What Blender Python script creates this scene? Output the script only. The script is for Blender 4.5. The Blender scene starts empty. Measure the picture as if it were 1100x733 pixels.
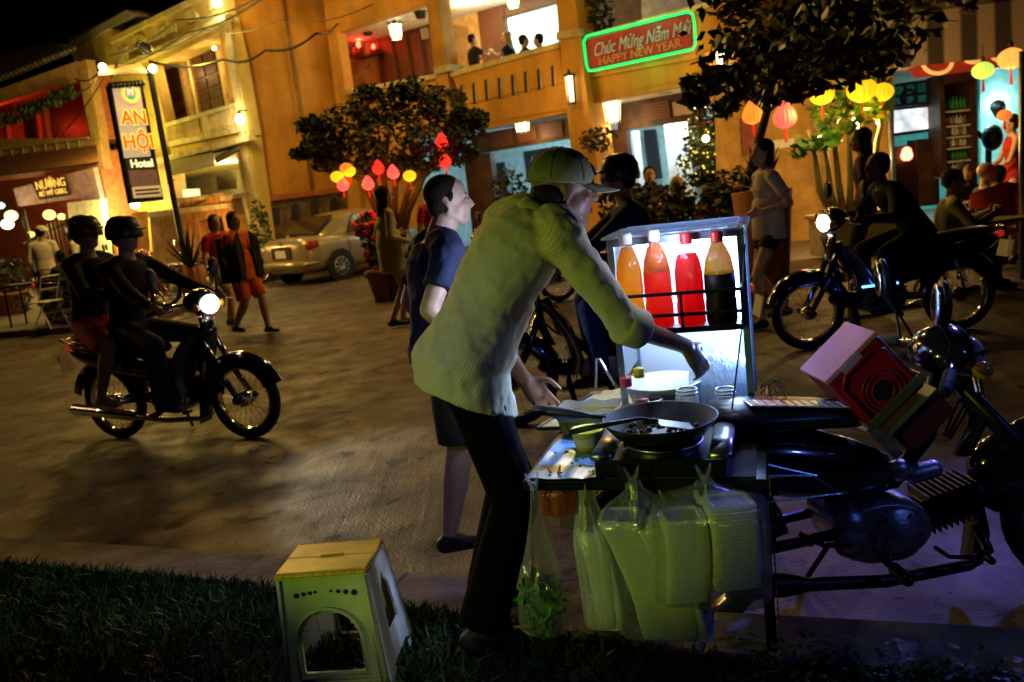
import bpy, bmesh, math, random
from mathutils import Vector, Matrix, Quaternion
random.seed(7)
S = bpy.context.scene; COL = S.collection
V = Vector; rad = math.radians
# ------------------------------------------------------------------ camera
FPX = 900.0; PITCH = rad(10.3); ROLL = rad(6.8); CAMZ = 1.5
CR = Matrix.Rotation(math.pi/2-PITCH, 3, 'X') @ Matrix.Rotation(-ROLL, 3, 'Z')
cd = bpy.data.cameras.new('camera'); cam = bpy.data.objects.new('camera', cd); COL.objects.link(cam)
cam.matrix_world = Matrix.Translation((0, 0, CAMZ)) @ CR.to_4x4()
cd.sensor_width = 36; cd.lens = 36*FPX/1100; cd.clip_start = .05; cd.clip_end = 800
S.camera = cam
cd.dof.use_dof = True; cd.dof.focus_distance = 2.9; cd.dof.aperture_fstop = 3.5
def ray(x, y): return CR @ V(((x-550)/FPX, -(y-366.5)/FPX, -1))
def P(x, y, Y):                       # the point seen at a place of the picture, Y metres ahead
    d = ray(x, y); return V((0, 0, CAMZ)) + d*(Y/d.y)
def G(x, y, z=0.0):                   # ... on a level plane
    d = ray(x, y); return V((0, 0, CAMZ)) + d*((z-CAMZ)/d.z)
class Plane:
    def __init__(s, p, vpx):          # upright plane through p; its level lines run to azimuth vpx
        s.o = V((p.x, p.y, 0))
        a = math.atan2(vpx-550, FPX); s.u = V((math.sin(a), math.cos(a), 0))
        n = V((s.u.y, -s.u.x, 0))
        if n.dot(V((0, 0, 0))-s.o) < 0: n = -n
        s.n = n
        if s.u.x < 0: s.u = -s.u      # u runs to the right in the picture
        s.rz = math.atan2(s.u.y, s.u.x)
    def hit(s, x, y, off=0):
        d = ray(x, y); o = s.o + s.n*off
        t = (o - V((0, 0, CAMZ))).dot(s.n)/d.dot(s.n)
        return V((0, 0, CAMZ)) + d*t
    def slab(s, mb, pix, a, b, px_off=None):
        if a > b: a, b = b, a
        mb.prism([s.hit(x, y, b) for x, y in pix], s.n*(a-b))
# ------------------------------------------------------------------ mesh builder
WM = {}
class MB:
    def __init__(s): s.v = []; s.f = []
    def add(s, vs, fs):
        k = len(s.v); s.v += [V(v) for v in vs]; s.f += [tuple(i+k for i in f) for f in fs]; return s
    def box(s, c, d, M=None):
        c = V(c); M = M or Matrix.Identity(3); vs = []
        for x in (-.5, .5):
            for y in (-.5, .5):
                for z in (-.5, .5): vs.append(c + M @ V((x*d[0], y*d[1], z*d[2])))
        return s.add(vs, [(0,1,3,2),(4,6,7,5),(0,4,5,1),(2,3,7,6),(0,2,6,4),(1,5,7,3)])
    def prism(s, pts, vec):
        n = len(pts); vec = V(vec)
        return s.add(list(pts)+[V(p)+vec for p in pts],
              [tuple(range(n)), tuple(range(2*n-1, n-1, -1))]+[(i, (i+1) % n, n+(i+1) % n, n+i) for i in range(n)])
    def tube(s, pts, r, n=8, cap=True):
        pts = [V(p) for p in pts]; m = len(pts)
        if not hasattr(r, '__len__'): r = [r]*m
        ref = None; vs = []
        for i in range(m):
            t = (pts[min(i+1, m-1)]-pts[max(i-1, 0)]).normalized()
            if ref is None:
                ref = t.orthogonal().normalized()
            ref = (ref - t*ref.dot(t)).normalized(); b = t.cross(ref)
            for k in range(n):
                a = 2*math.pi*k/n; vs.append(pts[i] + (ref*math.cos(a)+b*math.sin(a))*r[i])
        fs = [(i*n+k, i*n+(k+1) % n, (i+1)*n+(k+1) % n, (i+1)*n+k) for i in range(m-1) for k in range(n)]
        if cap: fs += [tuple(range(n-1, -1, -1)), tuple(range((m-1)*n, m*n))]
        return s.add(vs, fs)
    def cap(s, a, b, ra, rb, n=12):   # tapered capsule
        a = V(a); b = V(b); t = (b-a); L = t.length
        if L < 1e-5: return s.ell(a, (ra, ra, ra))
        t /= L; pts = []; rr = []
        for k in range(4):
            q = math.pi/2*(1-(k+.15)/4); pts.append(a - t*ra*math.sin(q)); rr.append(ra*math.cos(q))
        pts += [a, a+t*L*.5, b]; rr += [ra, (ra+rb)/2, rb]
        for k in range(4):
            q = math.pi/2*(k+.85)/4; pts.append(b + t*rb*math.sin(q)); rr.append(rb*math.cos(q))
        return s.tube(pts, rr, n)
    def rings(s, L, n=20):            # L: (centre, semi-axis vector a, semi-axis vector b)
        vs = []
        for c, a, b in L:
            for k in range(n):
                q = 2*math.pi*k/n; vs.append(V(c)+V(a)*math.cos(q)+V(b)*math.sin(q))
        m = len(L)
        fs = [(i*n+k, i*n+(k+1) % n, (i+1)*n+(k+1) % n, (i+1)*n+k) for i in range(m-1) for k in range(n)]
        return s.add(vs, fs+[tuple(range(n-1, -1, -1)), tuple(range((m-1)*n, m*n))])
    def ell(s, c, r, M=None, nu=14, nv=9):
        c = V(c); M = M or Matrix.Identity(3)
        if not hasattr(r, '__len__'): r = (r, r, r)
        vs = [c+M @ V((0, 0, -r[2]))]
        for j in range(1, nv):
            p = -math.pi/2+math.pi*j/nv
            for k in range(nu):
                a = 2*math.pi*k/nu
                vs.append(c+M @ V((r[0]*math.cos(p)*math.cos(a), r[1]*math.cos(p)*math.sin(a), r[2]*math.sin(p))))
        vs.append(c+M @ V((0, 0, r[2]))); e = len(vs)-1; fs = []
        for k in range(nu):
            k2 = (k+1) % nu
            fs.append((0, 1+k2, 1+k)); fs.append((e, 1+(nv-2)*nu+k, 1+(nv-2)*nu+k2))
            for j in range(nv-2): fs.append((1+j*nu+k, 1+j*nu+k2, 1+(j+1)*nu+k2, 1+(j+1)*nu+k))
        return s.add(vs, fs)
    def lathe(s, c, prof, M=None, n=24, closed=False):
        c = V(c); M = M or Matrix.Identity(3); vs = []; m = len(prof)
        for r, z in prof:
            for k in range(n):
                a = 2*math.pi*k/n; vs.append(c+M @ V((max(r, 1e-4)*math.cos(a), max(r, 1e-4)*math.sin(a), z)))
        fs = [(i*n+k, i*n+(k+1) % n, (i+1)*n+(k+1) % n, (i+1)*n+k) for i in range(m-1) for k in range(n)]
        if closed: fs += [((m-1)*n+k, (m-1)*n+(k+1) % n, (k+1) % n, k) for k in range(n)]
        return s.add(vs, fs)
    def torus(s, c, R, r, M=None, n=28, m=8, a0=0, a1=None):
        prof = [(R+r*math.cos(2*math.pi*k/m), r*math.sin(2*math.pi*k/m)) for k in range(m)]
        return s.lathe(c, prof, M, n, True)
    def build(s, name, mt, parent=None, smooth=False, bevel=0, vox=0, it=4, fix=True, sub=0):
        me = bpy.data.meshes.new(name)
        vs = s.v; Mw = WM.get(parent.name) if parent else None
        if Mw is not None:
            Mi = Mw.inverted(); vs = [Mi @ v for v in vs]
        org = None
        if parent is None:            # origin at the base of the thing
            xs = [v.x for v in vs]; ys = [v.y for v in vs]; zs = [v.z for v in vs]
            org = V(((min(xs)+max(xs))/2, (min(ys)+max(ys))/2, min(zs))); vs = [v-org for v in vs]
        me.from_pydata([tuple(v) for v in vs], [], s.f); me.validate()
        if fix:
            bm = bmesh.new(); bm.from_mesh(me); bmesh.ops.recalc_face_normals(bm, faces=bm.faces[:]); bm.to_mesh(me); bm.free()
        o = bpy.data.objects.new(name, me); COL.objects.link(o)
        if vox:
            md = o.modifiers.new('r', 'REMESH'); md.mode = 'VOXEL'; md.voxel_size = vox
            if it: sm = o.modifiers.new('s', 'SMOOTH'); sm.factor = .5; sm.iterations = it
            dg = bpy.context.evaluated_depsgraph_get(); dg.update()
            m2 = bpy.data.meshes.new_from_object(o.evaluated_get(dg)); o.modifiers.clear(); o.data = m2; me = m2; smooth = True
        if sub:
            md = o.modifiers.new('s', 'SUBSURF'); md.levels = md.render_levels = sub; smooth = True
        if bevel:
            md = o.modifiers.new('b', 'BEVEL'); md.width = bevel; md.segments = 2; md.limit_method = 'ANGLE'; md.angle_limit = rad(40)
        if mt: me.materials.clear(); me.materials.append(mt)
        if smooth:
            for p in me.polygons: p.use_smooth = True
        elif bevel:
            pass
        if parent: o.parent = parent; WM[o.name] = WM[parent.name]
        else: o.location = org; WM[o.name] = Matrix.Translation(org)
        return o
def tag(o, label=None, cat=None, group=None, kind=None):
    if label: o['label'] = label
    if cat: o['category'] = cat
    if group: o['group'] = group
    if kind: o['kind'] = kind
    return o
def thing(name, loc, rz, label, cat, group=None):
    o = bpy.data.objects.new(name, None); COL.objects.link(o); o.empty_display_size = .1
    o.location = loc; o.rotation_euler = (0, 0, rz)
    WM[o.name] = Matrix.Translation(V(loc)) @ Matrix.Rotation(rz, 4, 'Z')
    return tag(o, label, cat, group)
class Loc:                            # gives a builder that works in a thing's own axes
    def __init__(s, M): s.M = M
def pieces(mb):
    comp = {}; par_ = list(range(len(mb.v)))
    def find(i):
        while par_[i] != i: par_[i] = par_[par_[i]]; i = par_[i]
        return i
    for f in mb.f:
        for i in f[1:]: par_[find(i)] = find(f[0])
    for f in mb.f: comp.setdefault(find(f[0]), []).append(f)
    out = []
    for fs in comp.values():
        ids = sorted({i for f in fs for i in f}); mp = {i: j for j, i in enumerate(ids)}; q = MB(); q.add([mb.v[i] for i in ids], [tuple(mp[i] for i in f) for f in fs]); out.append(q)
    return out
def build_local(mb, name, mt, root, **k):
    M = WM[root.name]; mb.v = [M @ v for v in mb.v]
    if name in ('cart_leg', 'pedals', 'steel_side', 'wheel_arch'):
        for q in pieces(mb): o = q.build(name if name != 'pedals' else 'pedal', mt, root, **k)
        return o
    return mb.build(name, mt, root, **k)
def copy_tree(o, loc=None, rz=None, label=None, parent=None):
    c = o.copy(); COL.objects.link(c)
    if parent: c.parent = parent
    if loc is not None: c.location = loc
    if rz is not None: c.rotation_euler = (0, 0, rz)
    if label: c['label'] = label
    for ch in [x for x in bpy.data.objects if x.parent == o]: copy_tree(ch, parent=c)
    return c
def text(body, size, p, u, up, mt, parent, name='lettering', ext=.004, shear=0, align='CENTER', bold=0, sx=1, fill=None):
    c = bpy.data.curves.new(name, 'FONT'); c.body = body; c.size = size; c.extrude = ext; c.align_x = align; c.align_y = 'CENTER'
    c.shear = shear; c.offset = bold
    o = bpy.data.objects.new(name, c); COL.objects.link(o)
    dg = bpy.context.evaluated_depsgraph_get(); dg.update()
    me = bpy.data.meshes.new_from_object(o.evaluated_get(dg)); bpy.data.objects.remove(o)
    n = u.cross(up).normalized(); M = Matrix((u*sx, up, n)).transposed().to_4x4(); M.translation = p
    me.transform(WM[parent.name].inverted() @ M)
    me.materials.clear(); me.materials.append(mt)
    o = bpy.data.objects.new(name, me); COL.objects.link(o); o.parent = parent; WM[o.name] = WM[parent.name]
    return o
# ------------------------------------------------------------------ materials
MT = {}
def mat(name, col, rough=.6, metal=0, emit=0, ecol=None, var=.15, vs=6, bump=.0, bs=40, spec=.5, trans=0, alpha=1, coat=0, ior=1.45, detail=4, sss=0, col2=None, stain=0):
    if name in MT: return MT[name]
    m = bpy.data.materials.new(name); m.use_nodes = True; nt = m.node_tree; N = nt.nodes; Lk = nt.links
    b = N['Principled BSDF']; c = (*col, 1)
    b.inputs['Base Color'].default_value = c; b.inputs['Roughness'].default_value = rough; b.inputs['Metallic'].default_value = metal
    b.inputs['Specular IOR Level'].default_value = spec; b.inputs['Alpha'].default_value = alpha; b.inputs['IOR'].default_value = ior
    b.inputs['Transmission Weight'].default_value = trans; b.inputs['Coat Weight'].default_value = coat
    if sss: b.inputs['Subsurface Weight'].default_value = sss; b.inputs['Subsurface Radius'].default_value = (.01, .005, .003)
    tc = N.new('ShaderNodeTexCoord')
    if var:
        no = N.new('ShaderNodeTexNoise'); no.inputs['Scale'].default_value = vs; no.inputs['Detail'].default_value = detail
        Lk.new(tc.outputs['Object'], no.inputs['Vector'])
        mx = N.new('ShaderNodeMix'); mx.data_type = 'RGBA'
        rp = N.new('ShaderNodeMapRange'); rp.inputs[1].default_value = .3; rp.inputs[2].default_value = .7
        Lk.new(no.outputs['Fac'], rp.inputs[0]); Lk.new(rp.outputs[0], mx.inputs[0])
        d = col2 or tuple(x*(1-2*var) for x in col); l = tuple(min(1, x*(1+var*.6)) for x in col) if not col2 else col
        mx.inputs[6].default_value = (*d, 1); mx.inputs[7].default_value = (*l, 1)
        Lk.new(mx.outputs[2], b.inputs['Base Color'])
        if rough > .15 and rough < .9:
            r2 = N.new('ShaderNodeMapRange'); r2.inputs[3].default_value = min(1, rough*1.25); r2.inputs[4].default_value = rough*.8
            Lk.new(no.outputs['Fac'], r2.inputs[0]); Lk.new(r2.outputs[0], b.inputs['Roughness'])
    if stain:                                     # rain streaks and blotches of dirt
        src = b.inputs['Base Color'].links[0].from_socket if b.inputs['Base Color'].links else None
        mp = N.new('ShaderNodeMapping'); mp.inputs['Scale'].default_value = (1, 1, .16); Lk.new(tc.outputs['Object'], mp.inputs[0])
        n3 = N.new('ShaderNodeTexNoise'); n3.inputs['Scale'].default_value = 2.2; n3.inputs['Detail'].default_value = 9; n3.inputs['Roughness'].default_value = .65; Lk.new(mp.outputs[0], n3.inputs['Vector'])
        n4 = N.new('ShaderNodeTexNoise'); n4.inputs['Scale'].default_value = .9; n4.inputs['Detail'].default_value = 10; n4.inputs['Roughness'].default_value = .7; n4.inputs['Distortion'].default_value = .8; Lk.new(tc.outputs['Object'], n4.inputs['Vector'])
        ad = N.new('ShaderNodeMath'); ad.operation = 'ADD'; Lk.new(n3.outputs['Fac'], ad.inputs[0]); Lk.new(n4.outputs['Fac'], ad.inputs[1])
        r3 = N.new('ShaderNodeMapRange'); r3.inputs[1].default_value = .82; r3.inputs[2].default_value = 1.12; r3.inputs[3].default_value = 1-stain; r3.inputs[4].default_value = 1; Lk.new(ad.outputs[0], r3.inputs[0])
        vm = N.new('ShaderNodeVectorMath'); vm.operation = 'SCALE'; Lk.new(r3.outputs[0], vm.inputs['Scale'])
        if src: Lk.new(src, vm.inputs[0])
        else: vm.inputs[0].default_value = col
        Lk.new(vm.outputs[0], b.inputs['Base Color'])
    if bump:
        n2 = N.new('ShaderNodeTexNoise'); n2.inputs['Scale'].default_value = bs; n2.inputs['Detail'].default_value = 6
        Lk.new(tc.outputs['Object'], n2.inputs['Vector'])
        bp = N.new('ShaderNodeBump'); bp.inputs['Strength'].default_value = bump; bp.inputs['Distance'].default_value = .02
        Lk.new(n2.outputs['Fac'], bp.inputs['Height']); Lk.new(bp.outputs[0], b.inputs['Normal'])
    if emit:
        b.inputs['Emission Color'].default_value = (*(ecol or col), 1); b.inputs['Emission Strength'].default_value = emit
    MT[name] = m; return m
def stripes(name, c1, c2, axis, scale, rough=.7, wave='BANDS', sharp=(.35, .65), dist=0, bump=.2, translucent=0):
    if name in MT: return MT[name]
    m = mat(name, c1, rough, var=0, bump=bump, bs=14); nt = m.node_tree; N = nt.nodes; Lk = nt.links; b = N['Principled BSDF']
    tc = [n for n in N if n.type == 'TEX_COORD'][0]
    dt = N.new('ShaderNodeVectorMath'); dt.operation = 'DOT_PRODUCT'; dt.inputs[1].default_value = axis
    Lk.new(tc.outputs['Object'], dt.inputs[0])
    ml = N.new('ShaderNodeMath'); ml.operation = 'MULTIPLY'; ml.inputs[1].default_value = scale; Lk.new(dt.outputs['Value'], ml.inputs[0])
    fr = N.new('ShaderNodeMath'); fr.operation = 'SINE'; Lk.new(ml.outputs[0], fr.inputs[0])
    rp = N.new('ShaderNodeMapRange'); rp.inputs[1].default_value = sharp[0]*2-1; rp.inputs[2].default_value = sharp[1]*2-1; Lk.new(fr.outputs[0], rp.inputs[0])
    mx = N.new('ShaderNodeMix'); mx.data_type = 'RGBA'; Lk.new(rp.outputs[0], mx.inputs[0])
    mx.inputs[6].default_value = (*c1, 1); mx.inputs[7].default_value = (*c2, 1); Lk.new(mx.outputs[2], b.inputs['Base Color'])
    return m
def film(name, col, alpha=.25, rough=.2, tl=.5, gl_=.1):       # thin plastic film: clear, diffuse and shiny at once
    if name in MT: return MT[name]
    m = bpy.data.materials.new(name); m.use_nodes = True; nt = m.node_tree; N = nt.nodes; Lk = nt.links; N.clear()
    o = N.new('ShaderNodeOutputMaterial'); tr = N.new('ShaderNodeBsdfTransparent'); di = N.new('ShaderNodeBsdfDiffuse'); tn = N.new('ShaderNodeBsdfTranslucent')
    gl = N.new('ShaderNodeBsdfGlossy'); gl.inputs['Roughness'].default_value = rough
    for x in (di, tn): x.inputs['Color'].default_value = (*col, 1)
    tc = N.new('ShaderNodeTexCoord'); no = N.new('ShaderNodeTexNoise'); no.inputs['Scale'].default_value = 18; no.inputs['Detail'].default_value = 5
    mp = N.new('ShaderNodeMapping'); mp.inputs['Scale'].default_value = (1, 1, .25); Lk.new(tc.outputs['Object'], mp.inputs[0]); Lk.new(mp.outputs[0], no.inputs['Vector'])
    bp = N.new('ShaderNodeBump'); bp.inputs['Strength'].default_value = 1; bp.inputs['Distance'].default_value = .05; Lk.new(no.outputs['Fac'], bp.inputs['Height'])
    for x in (di, tn, gl): Lk.new(bp.outputs[0], x.inputs['Normal'])
    m1 = N.new('ShaderNodeMixShader'); m1.inputs[0].default_value = tl; Lk.new(di.outputs[0], m1.inputs[1]); Lk.new(tn.outputs[0], m1.inputs[2])
    m2 = N.new('ShaderNodeMixShader'); Lk.new(tr.outputs[0], m2.inputs[1]); Lk.new(m1.outputs[0], m2.inputs[2])
    lw = N.new('ShaderNodeLayerWeight'); lw.inputs[0].default_value = .4
    mr = N.new('ShaderNodeMapRange'); mr.inputs[3].default_value = alpha; mr.inputs[4].default_value = min(1, alpha*2.2); Lk.new(lw.outputs['Facing'], mr.inputs[0]); Lk.new(mr.outputs[0], m2.inputs[0])
    m3 = N.new('ShaderNodeMixShader'); m3.inputs[0].default_value = gl_; Lk.new(m2.outputs[0], m3.inputs[1]); Lk.new(gl.outputs[0], m3.inputs[2])
    Lk.new(m3.outputs[0], o.inputs[0]); MT[name] = m; return m
def light(kind, loc, power, col, size=.1, target=None, spot=60, blend=.6):
    d = bpy.data.lights.new('lamp_light', kind); d.energy = power; d.color = col
    if kind in ('POINT', 'SPOT'): d.shadow_soft_size = size
    if kind == 'AREA': d.size = size
    if kind == 'SPOT': d.spot_size = rad(spot); d.spot_blend = blend
    o = bpy.data.objects.new('lamp_light', d); COL.objects.link(o); o.location = loc
    if target is not None: o.rotation_euler = (V(target)-V(loc)).to_track_quat('-Z', 'Y').to_euler()
    return o
Mx = lambda a: Matrix.Rotation(a, 3, 'X')
My = lambda a: Matrix.Rotation(a, 3, 'Y')
Mz = lambda a: Matrix.Rotation(a, 3, 'Z')
def frame(x, up=(0, 0, 1)):           # columns: forward, left, up
    x = V(x).normalized(); y = V(up).cross(x)
    if y.length < 1e-4: y = V((0, 1, 0)).cross(x)
    y.normalize(); return Matrix((x, y, x.cross(y))).transposed()
def pic(v):                           # where a point falls in the picture (for checks)
    q = CR.transposed() @ (V(v)-V((0, 0, CAMZ))); return (550+FPX*q.x/-q.z, 366.5-FPX*q.y/-q.z)
BLACKM = mat('black_metal', (.015, .015, .018), .35, .6, var=.1)
BLACKP = mat('black_plastic', (.012, .012, .014), .4, var=.1)
RUBBER = mat('black_rubber', (.012, .012, .012), .8, bump=.2)
CHROME = mat('bright_chrome', (.75, .76, .8), .12, 1, var=.08)
STEEL = mat('brushed_steel', (.55, .56, .6), .3, 1, var=.15, bump=.1)
ALU = mat('cast_aluminium', (.45, .46, .48), .38, .9, var=.2, bump=.15)
WHITEP = mat('white_paint', (.78, .76, .7), .6, bump=.1)
GLASS = mat('clear_glass', (.95, .97, 1), .03, trans=1, var=0)
DGLASS = mat('dark_glass', (.01, .012, .015), .05, spec=.8, var=0)
LEAF = mat('leaf_green', (.05, .11, .025), .5, var=.4, vs=3)
LEAFD = mat('leaf_dark', (.03, .06, .02), .55, var=.4, vs=3)
BARK = mat('tree_bark', (.06, .04, .028), .85, bump=.6, bs=30, var=.3)
WOODD = mat('dark_wood', (.075, .028, .012), .5, var=.35, vs=4, bump=.1)
TERRA = mat('terracotta', (.35, .14, .07), .8, bump=.3)
# ------------------------------------------------------------------ people
def ik(a, t, l1, l2, hint):
    d = t-a; L = d.length
    if L > (l1+l2)*.995: t = a+d*((l1+l2)*.995/L); d = t-a; L = d.length
    d = d/L; x = (l1*l1-l2*l2+L*L)/(2*L); hgt = math.sqrt(max(0, l1*l1-x*x))
    h = V(hint)-d*V(hint).dot(d); h = h.normalized() if h.length > 1e-4 else d.orthogonal()
    return a+d*x+h*hgt, t
def hand(mb, w, fwd, palm, s, side, curl=.5, spread=.1, pinch=False, fat=1):
    # w wrist, fwd finger direction, palm = direction the palm faces
    f = fwd.normalized(); p = (palm-f*palm.dot(f)).normalized(); l = p.cross(f)*side   # l: towards the thumb
    c = w+f*.045*s
    mb.rings([(w-f*.01*s, l*.026*s, p*.018*s), (w+f*.02*s, l*.032*s, p*.017*s), (w+f*.06*s, l*.041*s, p*.015*s), (w+f*.085*s, l*.04*s, p*.012*s)], 14)
    for i, (o, ln) in enumerate(((.03, .070), (.010, .078), (-.011, .072), (-.031, .056))):
        b = w+f*.080*s+l*o*s; d = (f+l*o*spread*12).normalized(); r = .0088*s*fat; q = b; cu = curl*(1+.12*i)
        if pinch and i == 0: cu = curl*.8
        ang = cu*.5
        for seg, k in ((.46, 1), (.30, .92), (.24, .82)):
            dd = d*math.cos(ang)+p*math.sin(ang); e = q+dd*ln*s*seg; mb.cap(q, e, r*k, r*k*.92, 10); q = e; ang += cu
    b = w+f*.025*s+l*.028*s; d = (l*.75+f*.65+p*.35).normalized(); e = b+d*.045*s; mb.cap(b, e, .013*s, .0105*s, 10)
    d2 = (f*.85+p*(.5 if pinch else .2)+l*.15).normalized(); e2 = e+d2*.032*s; mb.cap(e, e2, .0105*s, .0095*s, 10); mb.cap(e2, e2+(d2+p*.3).normalized()*.02*s, .0095*s, .0078*s, 10)
def person(label, loc, rz, h=1.68, skin=None, pelvis=None, lean=0, twist=0, slean=0, head=(0, 0), feet=None, hands=None, top=None, topcol=None,
           sleeve='short', bot='trousers', botm=None, shoe=None, hair=None, hairlen='short', hat=None, vox=.013, group=None, female=False,
           elbow=None, knee=None, hc=None, hero=False, palms=None, hem=.02, fat=1.0, extra=None, curls=(.35, .35), slack=.0, fing=None, toes=None, hcoff=None, arm=1.0):
    s = h/1.72; root = thing('person', loc, rz, label, 'person', group)
    pv = V(pelvis) if pelvis else V((0, 0, .93*s))
    up = (Matrix.Rotation(lean, 3, 'Y') @ Matrix.Rotation(slean, 3, 'X')) @ V((0, 0, 1))
    fw = Matrix.Rotation(lean, 3, 'Y') @ V((1, 0, 0))
    tw = Matrix.Rotation(twist, 3, up); fwc = tw @ fw; sh = tw @ V((0, 1, 0)); sh = (sh-up*sh.dot(up)).normalized()
    Y = V((0, 1, 0)); nb = pv+up*.52*s
    bend = fw*(.03 if lean < .2 else -.05)*s*(1 if lean > .2 else -.3)
    sw = .152 if female else .178
    SHO = {1: nb-up*.055*s+sh*sw*s, -1: nb-up*.055*s-sh*sw*s}
    hip = {k: pv+Y*k*.088*s-V((0, 0, .03*s)) for k in (1, -1)}
    feet = feet or {1: (0, .1, .08), -1: (0, -.1, .08)}
    hands = hands or {}
    kn = knee or {}
    K = {}; A = {}
    for k in (1, -1):
        K[k], A[k] = ik(hip[k], V(feet[k]), .43*s, .42*s, kn.get(k, (1, .05*k, 0)))
    E_ = {}; W_ = {}
    for k in (1, -1):
        t = V(hands[k]) if k in hands else SHO[k]+V((.03, .06*k, -.53*s))
        E_[k], W_[k] = ik(SHO[k], t, .295*s*arm, .255*s*arm, (elbow or {}).get(k, (-.8, .5*k, -.3)))
    hx = Matrix.Rotation(head[0], 3, 'Z') @ Matrix.Rotation(head[1], 3, 'Y')
    HF = hx @ V((1, 0, 0)); HU = hx @ V((0, 0, 1)); HS = hx @ Y
    nd = (up*.55+V((0, 0, 1))*.45).normalized() if lean < .9 else up
    HC = nb+nd*.062*s+HU*.103*s+HF*.022*s
    if hcoff: HC = nb+V((hcoff[0], 0, hcoff[1]))
    HM = Matrix((HF, HS, HU)).transposed()
    g = fat*(.93 if female else 1)
    def torso(mb, inf, lo=-.1, hi=None, loose=0):
        L = [(-.10, .150, .105), (-.02, .168, .118), (.08, .150+loose*.3, .108), (.17, .138+loose, .100+loose), (.27, .152+loose*.6, .112+loose*.3), (.37, .165, .118), (.44, .160, .108), (.485, .120, .088), (.515, .075, .066)]
        if female: L = [(-.10, .160, .105), (-.02, .175, .118), (.08, .145, .1), (.17, .122, .09), (.27, .135, .105), (.35, .145, .125), (.43, .140, .098), (.485, .100, .078), (.515, .062, .058)]
        R = []
        for z, a, b in L:
            if z < lo-.001: continue
            q = max(0, min(1, (z+.02)/.4)); sd = (Y*(1-q)+sh*q); dp = sd.cross(up)
            cc = pv+up*z*s - fwc*(.02*s*math.sin(max(0, z)/.5*math.pi)*(-1 if lean < .25 else 1)*(1 if lean > .25 else -.6))
            R.append((cc, sd*(a*s*g+inf), dp*(b*s*g+inf)))
        mb.rings(R, 22)
    b = MB(); torso(b, 0)
    b.cap(nb-up*.03*s, HC-HU*.06*s-HF*.02*s, .058*s*g, .053*s*g)
    for k in (1, -1):
        b.cap(SHO[k], (SHO[k]+nb)/2+up*.01*s, .052*s*g, .05*s*g); b.cap(SHO[k], E_[k], .050*s*g, .038*s*g); b.cap(E_[k], W_[k], .038*s*g, .026*s)
        f_ = (W_[k]-E_[k]).normalized(); pm = V((palms or {}).get(k, (0, -k, -.2)))
        ff = V(fing[k]).normalized() if fing and k in fing else f_
        hand(b, W_[k], ff, pm, s, 1 if k == 1 else -1, curls[0 if k == 1 else 1], pinch=hero and k == -1)
        b.cap(hip[k], K[k], .086*s*g, .056*s*g); b.cap(K[k], K[k]*.6+A[k]*.4, .056*s*g, .055*s*g); b.cap(K[k]*.6+A[k]*.4, A[k], .054*s*g, .036*s)
    FD = {}
    for k in (1, -1):
        t = (K[k]-A[k]); td = V((toes or {}).get(k, (1, .12*k, -.02 if t.x > -.2 else -.5))).normalized(); FD[k] = td
        b.cap(A[k]-V((0, 0, .035*s)), A[k]+td*.14*s-V((0, 0, .05*s)), .036*s, .028*s)
    # head: cranium, jaw, chin, brow, nose, lips, ears
    def hp(x, y, z): return HC+HM @ (V((x, y, z))*s)
    b.ell(hp(-.012, 0, .035), (.098*s, .077*s, .088*s), HM, 22, 16); b.ell(hp(.022, 0, -.03), (.068*s, .060*s, .082*s), HM, 20, 14)
    b.ell(hp(.054, 0, -.088), (.030*s, .030*s, .024*s), HM); b.cap(hp(.074, -.03, .028), hp(.074, .03, .028), .014*s, .014*s)
    b.cap(hp(.088, 0, .012), hp(.106, 0, -.022), .008*s, .012*s); b.ell(hp(.098, 0, -.026), (.013*s, .017*s, .010*s), HM)
    b.ell(hp(.084, 0, -.052), (.011*s, .022*s, .0065*s), HM); b.ell(hp(.082, 0, -.064), (.011*s, .019*s, .007*s), HM)
    for k in (1, -1):
        b.ell(hp(-.008, .074*k, -.005), (.017*s, .008*s, .031*s), HM @ My(-.2)); b.ell(hp(.055, .036*k, -.022), (.026*s, .022*s, .022*s), HM)
        b.cap(hp(-.01, .052*k, -.05), hp(.045, .03*k, -.085), .02*s, .02*s)
    if hero and extra == 'open_mouth': b.ell(hp(.060, 0, -.104), (.028*s, .028*s, .022*s), HM)
    build_local(b, 'body', skin or SKIN, root, vox=vox, it=2 if vox < .008 else 3)
    for k in (1, -1):
        if vox <= .013:
            e = MB(); e.ell(hp(.0745, .031*k, .006), (.0125*s, .0135*s, .0075*s), HM); eo = build_local(e, 'eye', EYEW, root, smooth=True)
            e = MB(); e.ell(hp(.0855, .031*k, .006), (.0048*s, .006*s, .006*s), HM); build_local(e, 'iris', EYED, eo, smooth=True)
            e = MB(); e.cap(hp(.083, .014*k, .03), hp(.078, .048*k, .031), .0045*s, .003*s, 8); build_local(e, 'eyebrow', hair or HAIRB, root, smooth=True)
    if hero and extra == 'open_mouth':
        e = MB(); e.ell(hp(.090, 0, -.060), (.007*s, .017*s, .010*s), HM); build_local(e, 'mouth', mat('mouth_inside', (.12, .02, .02), .4, var=0), root, smooth=True)
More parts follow.
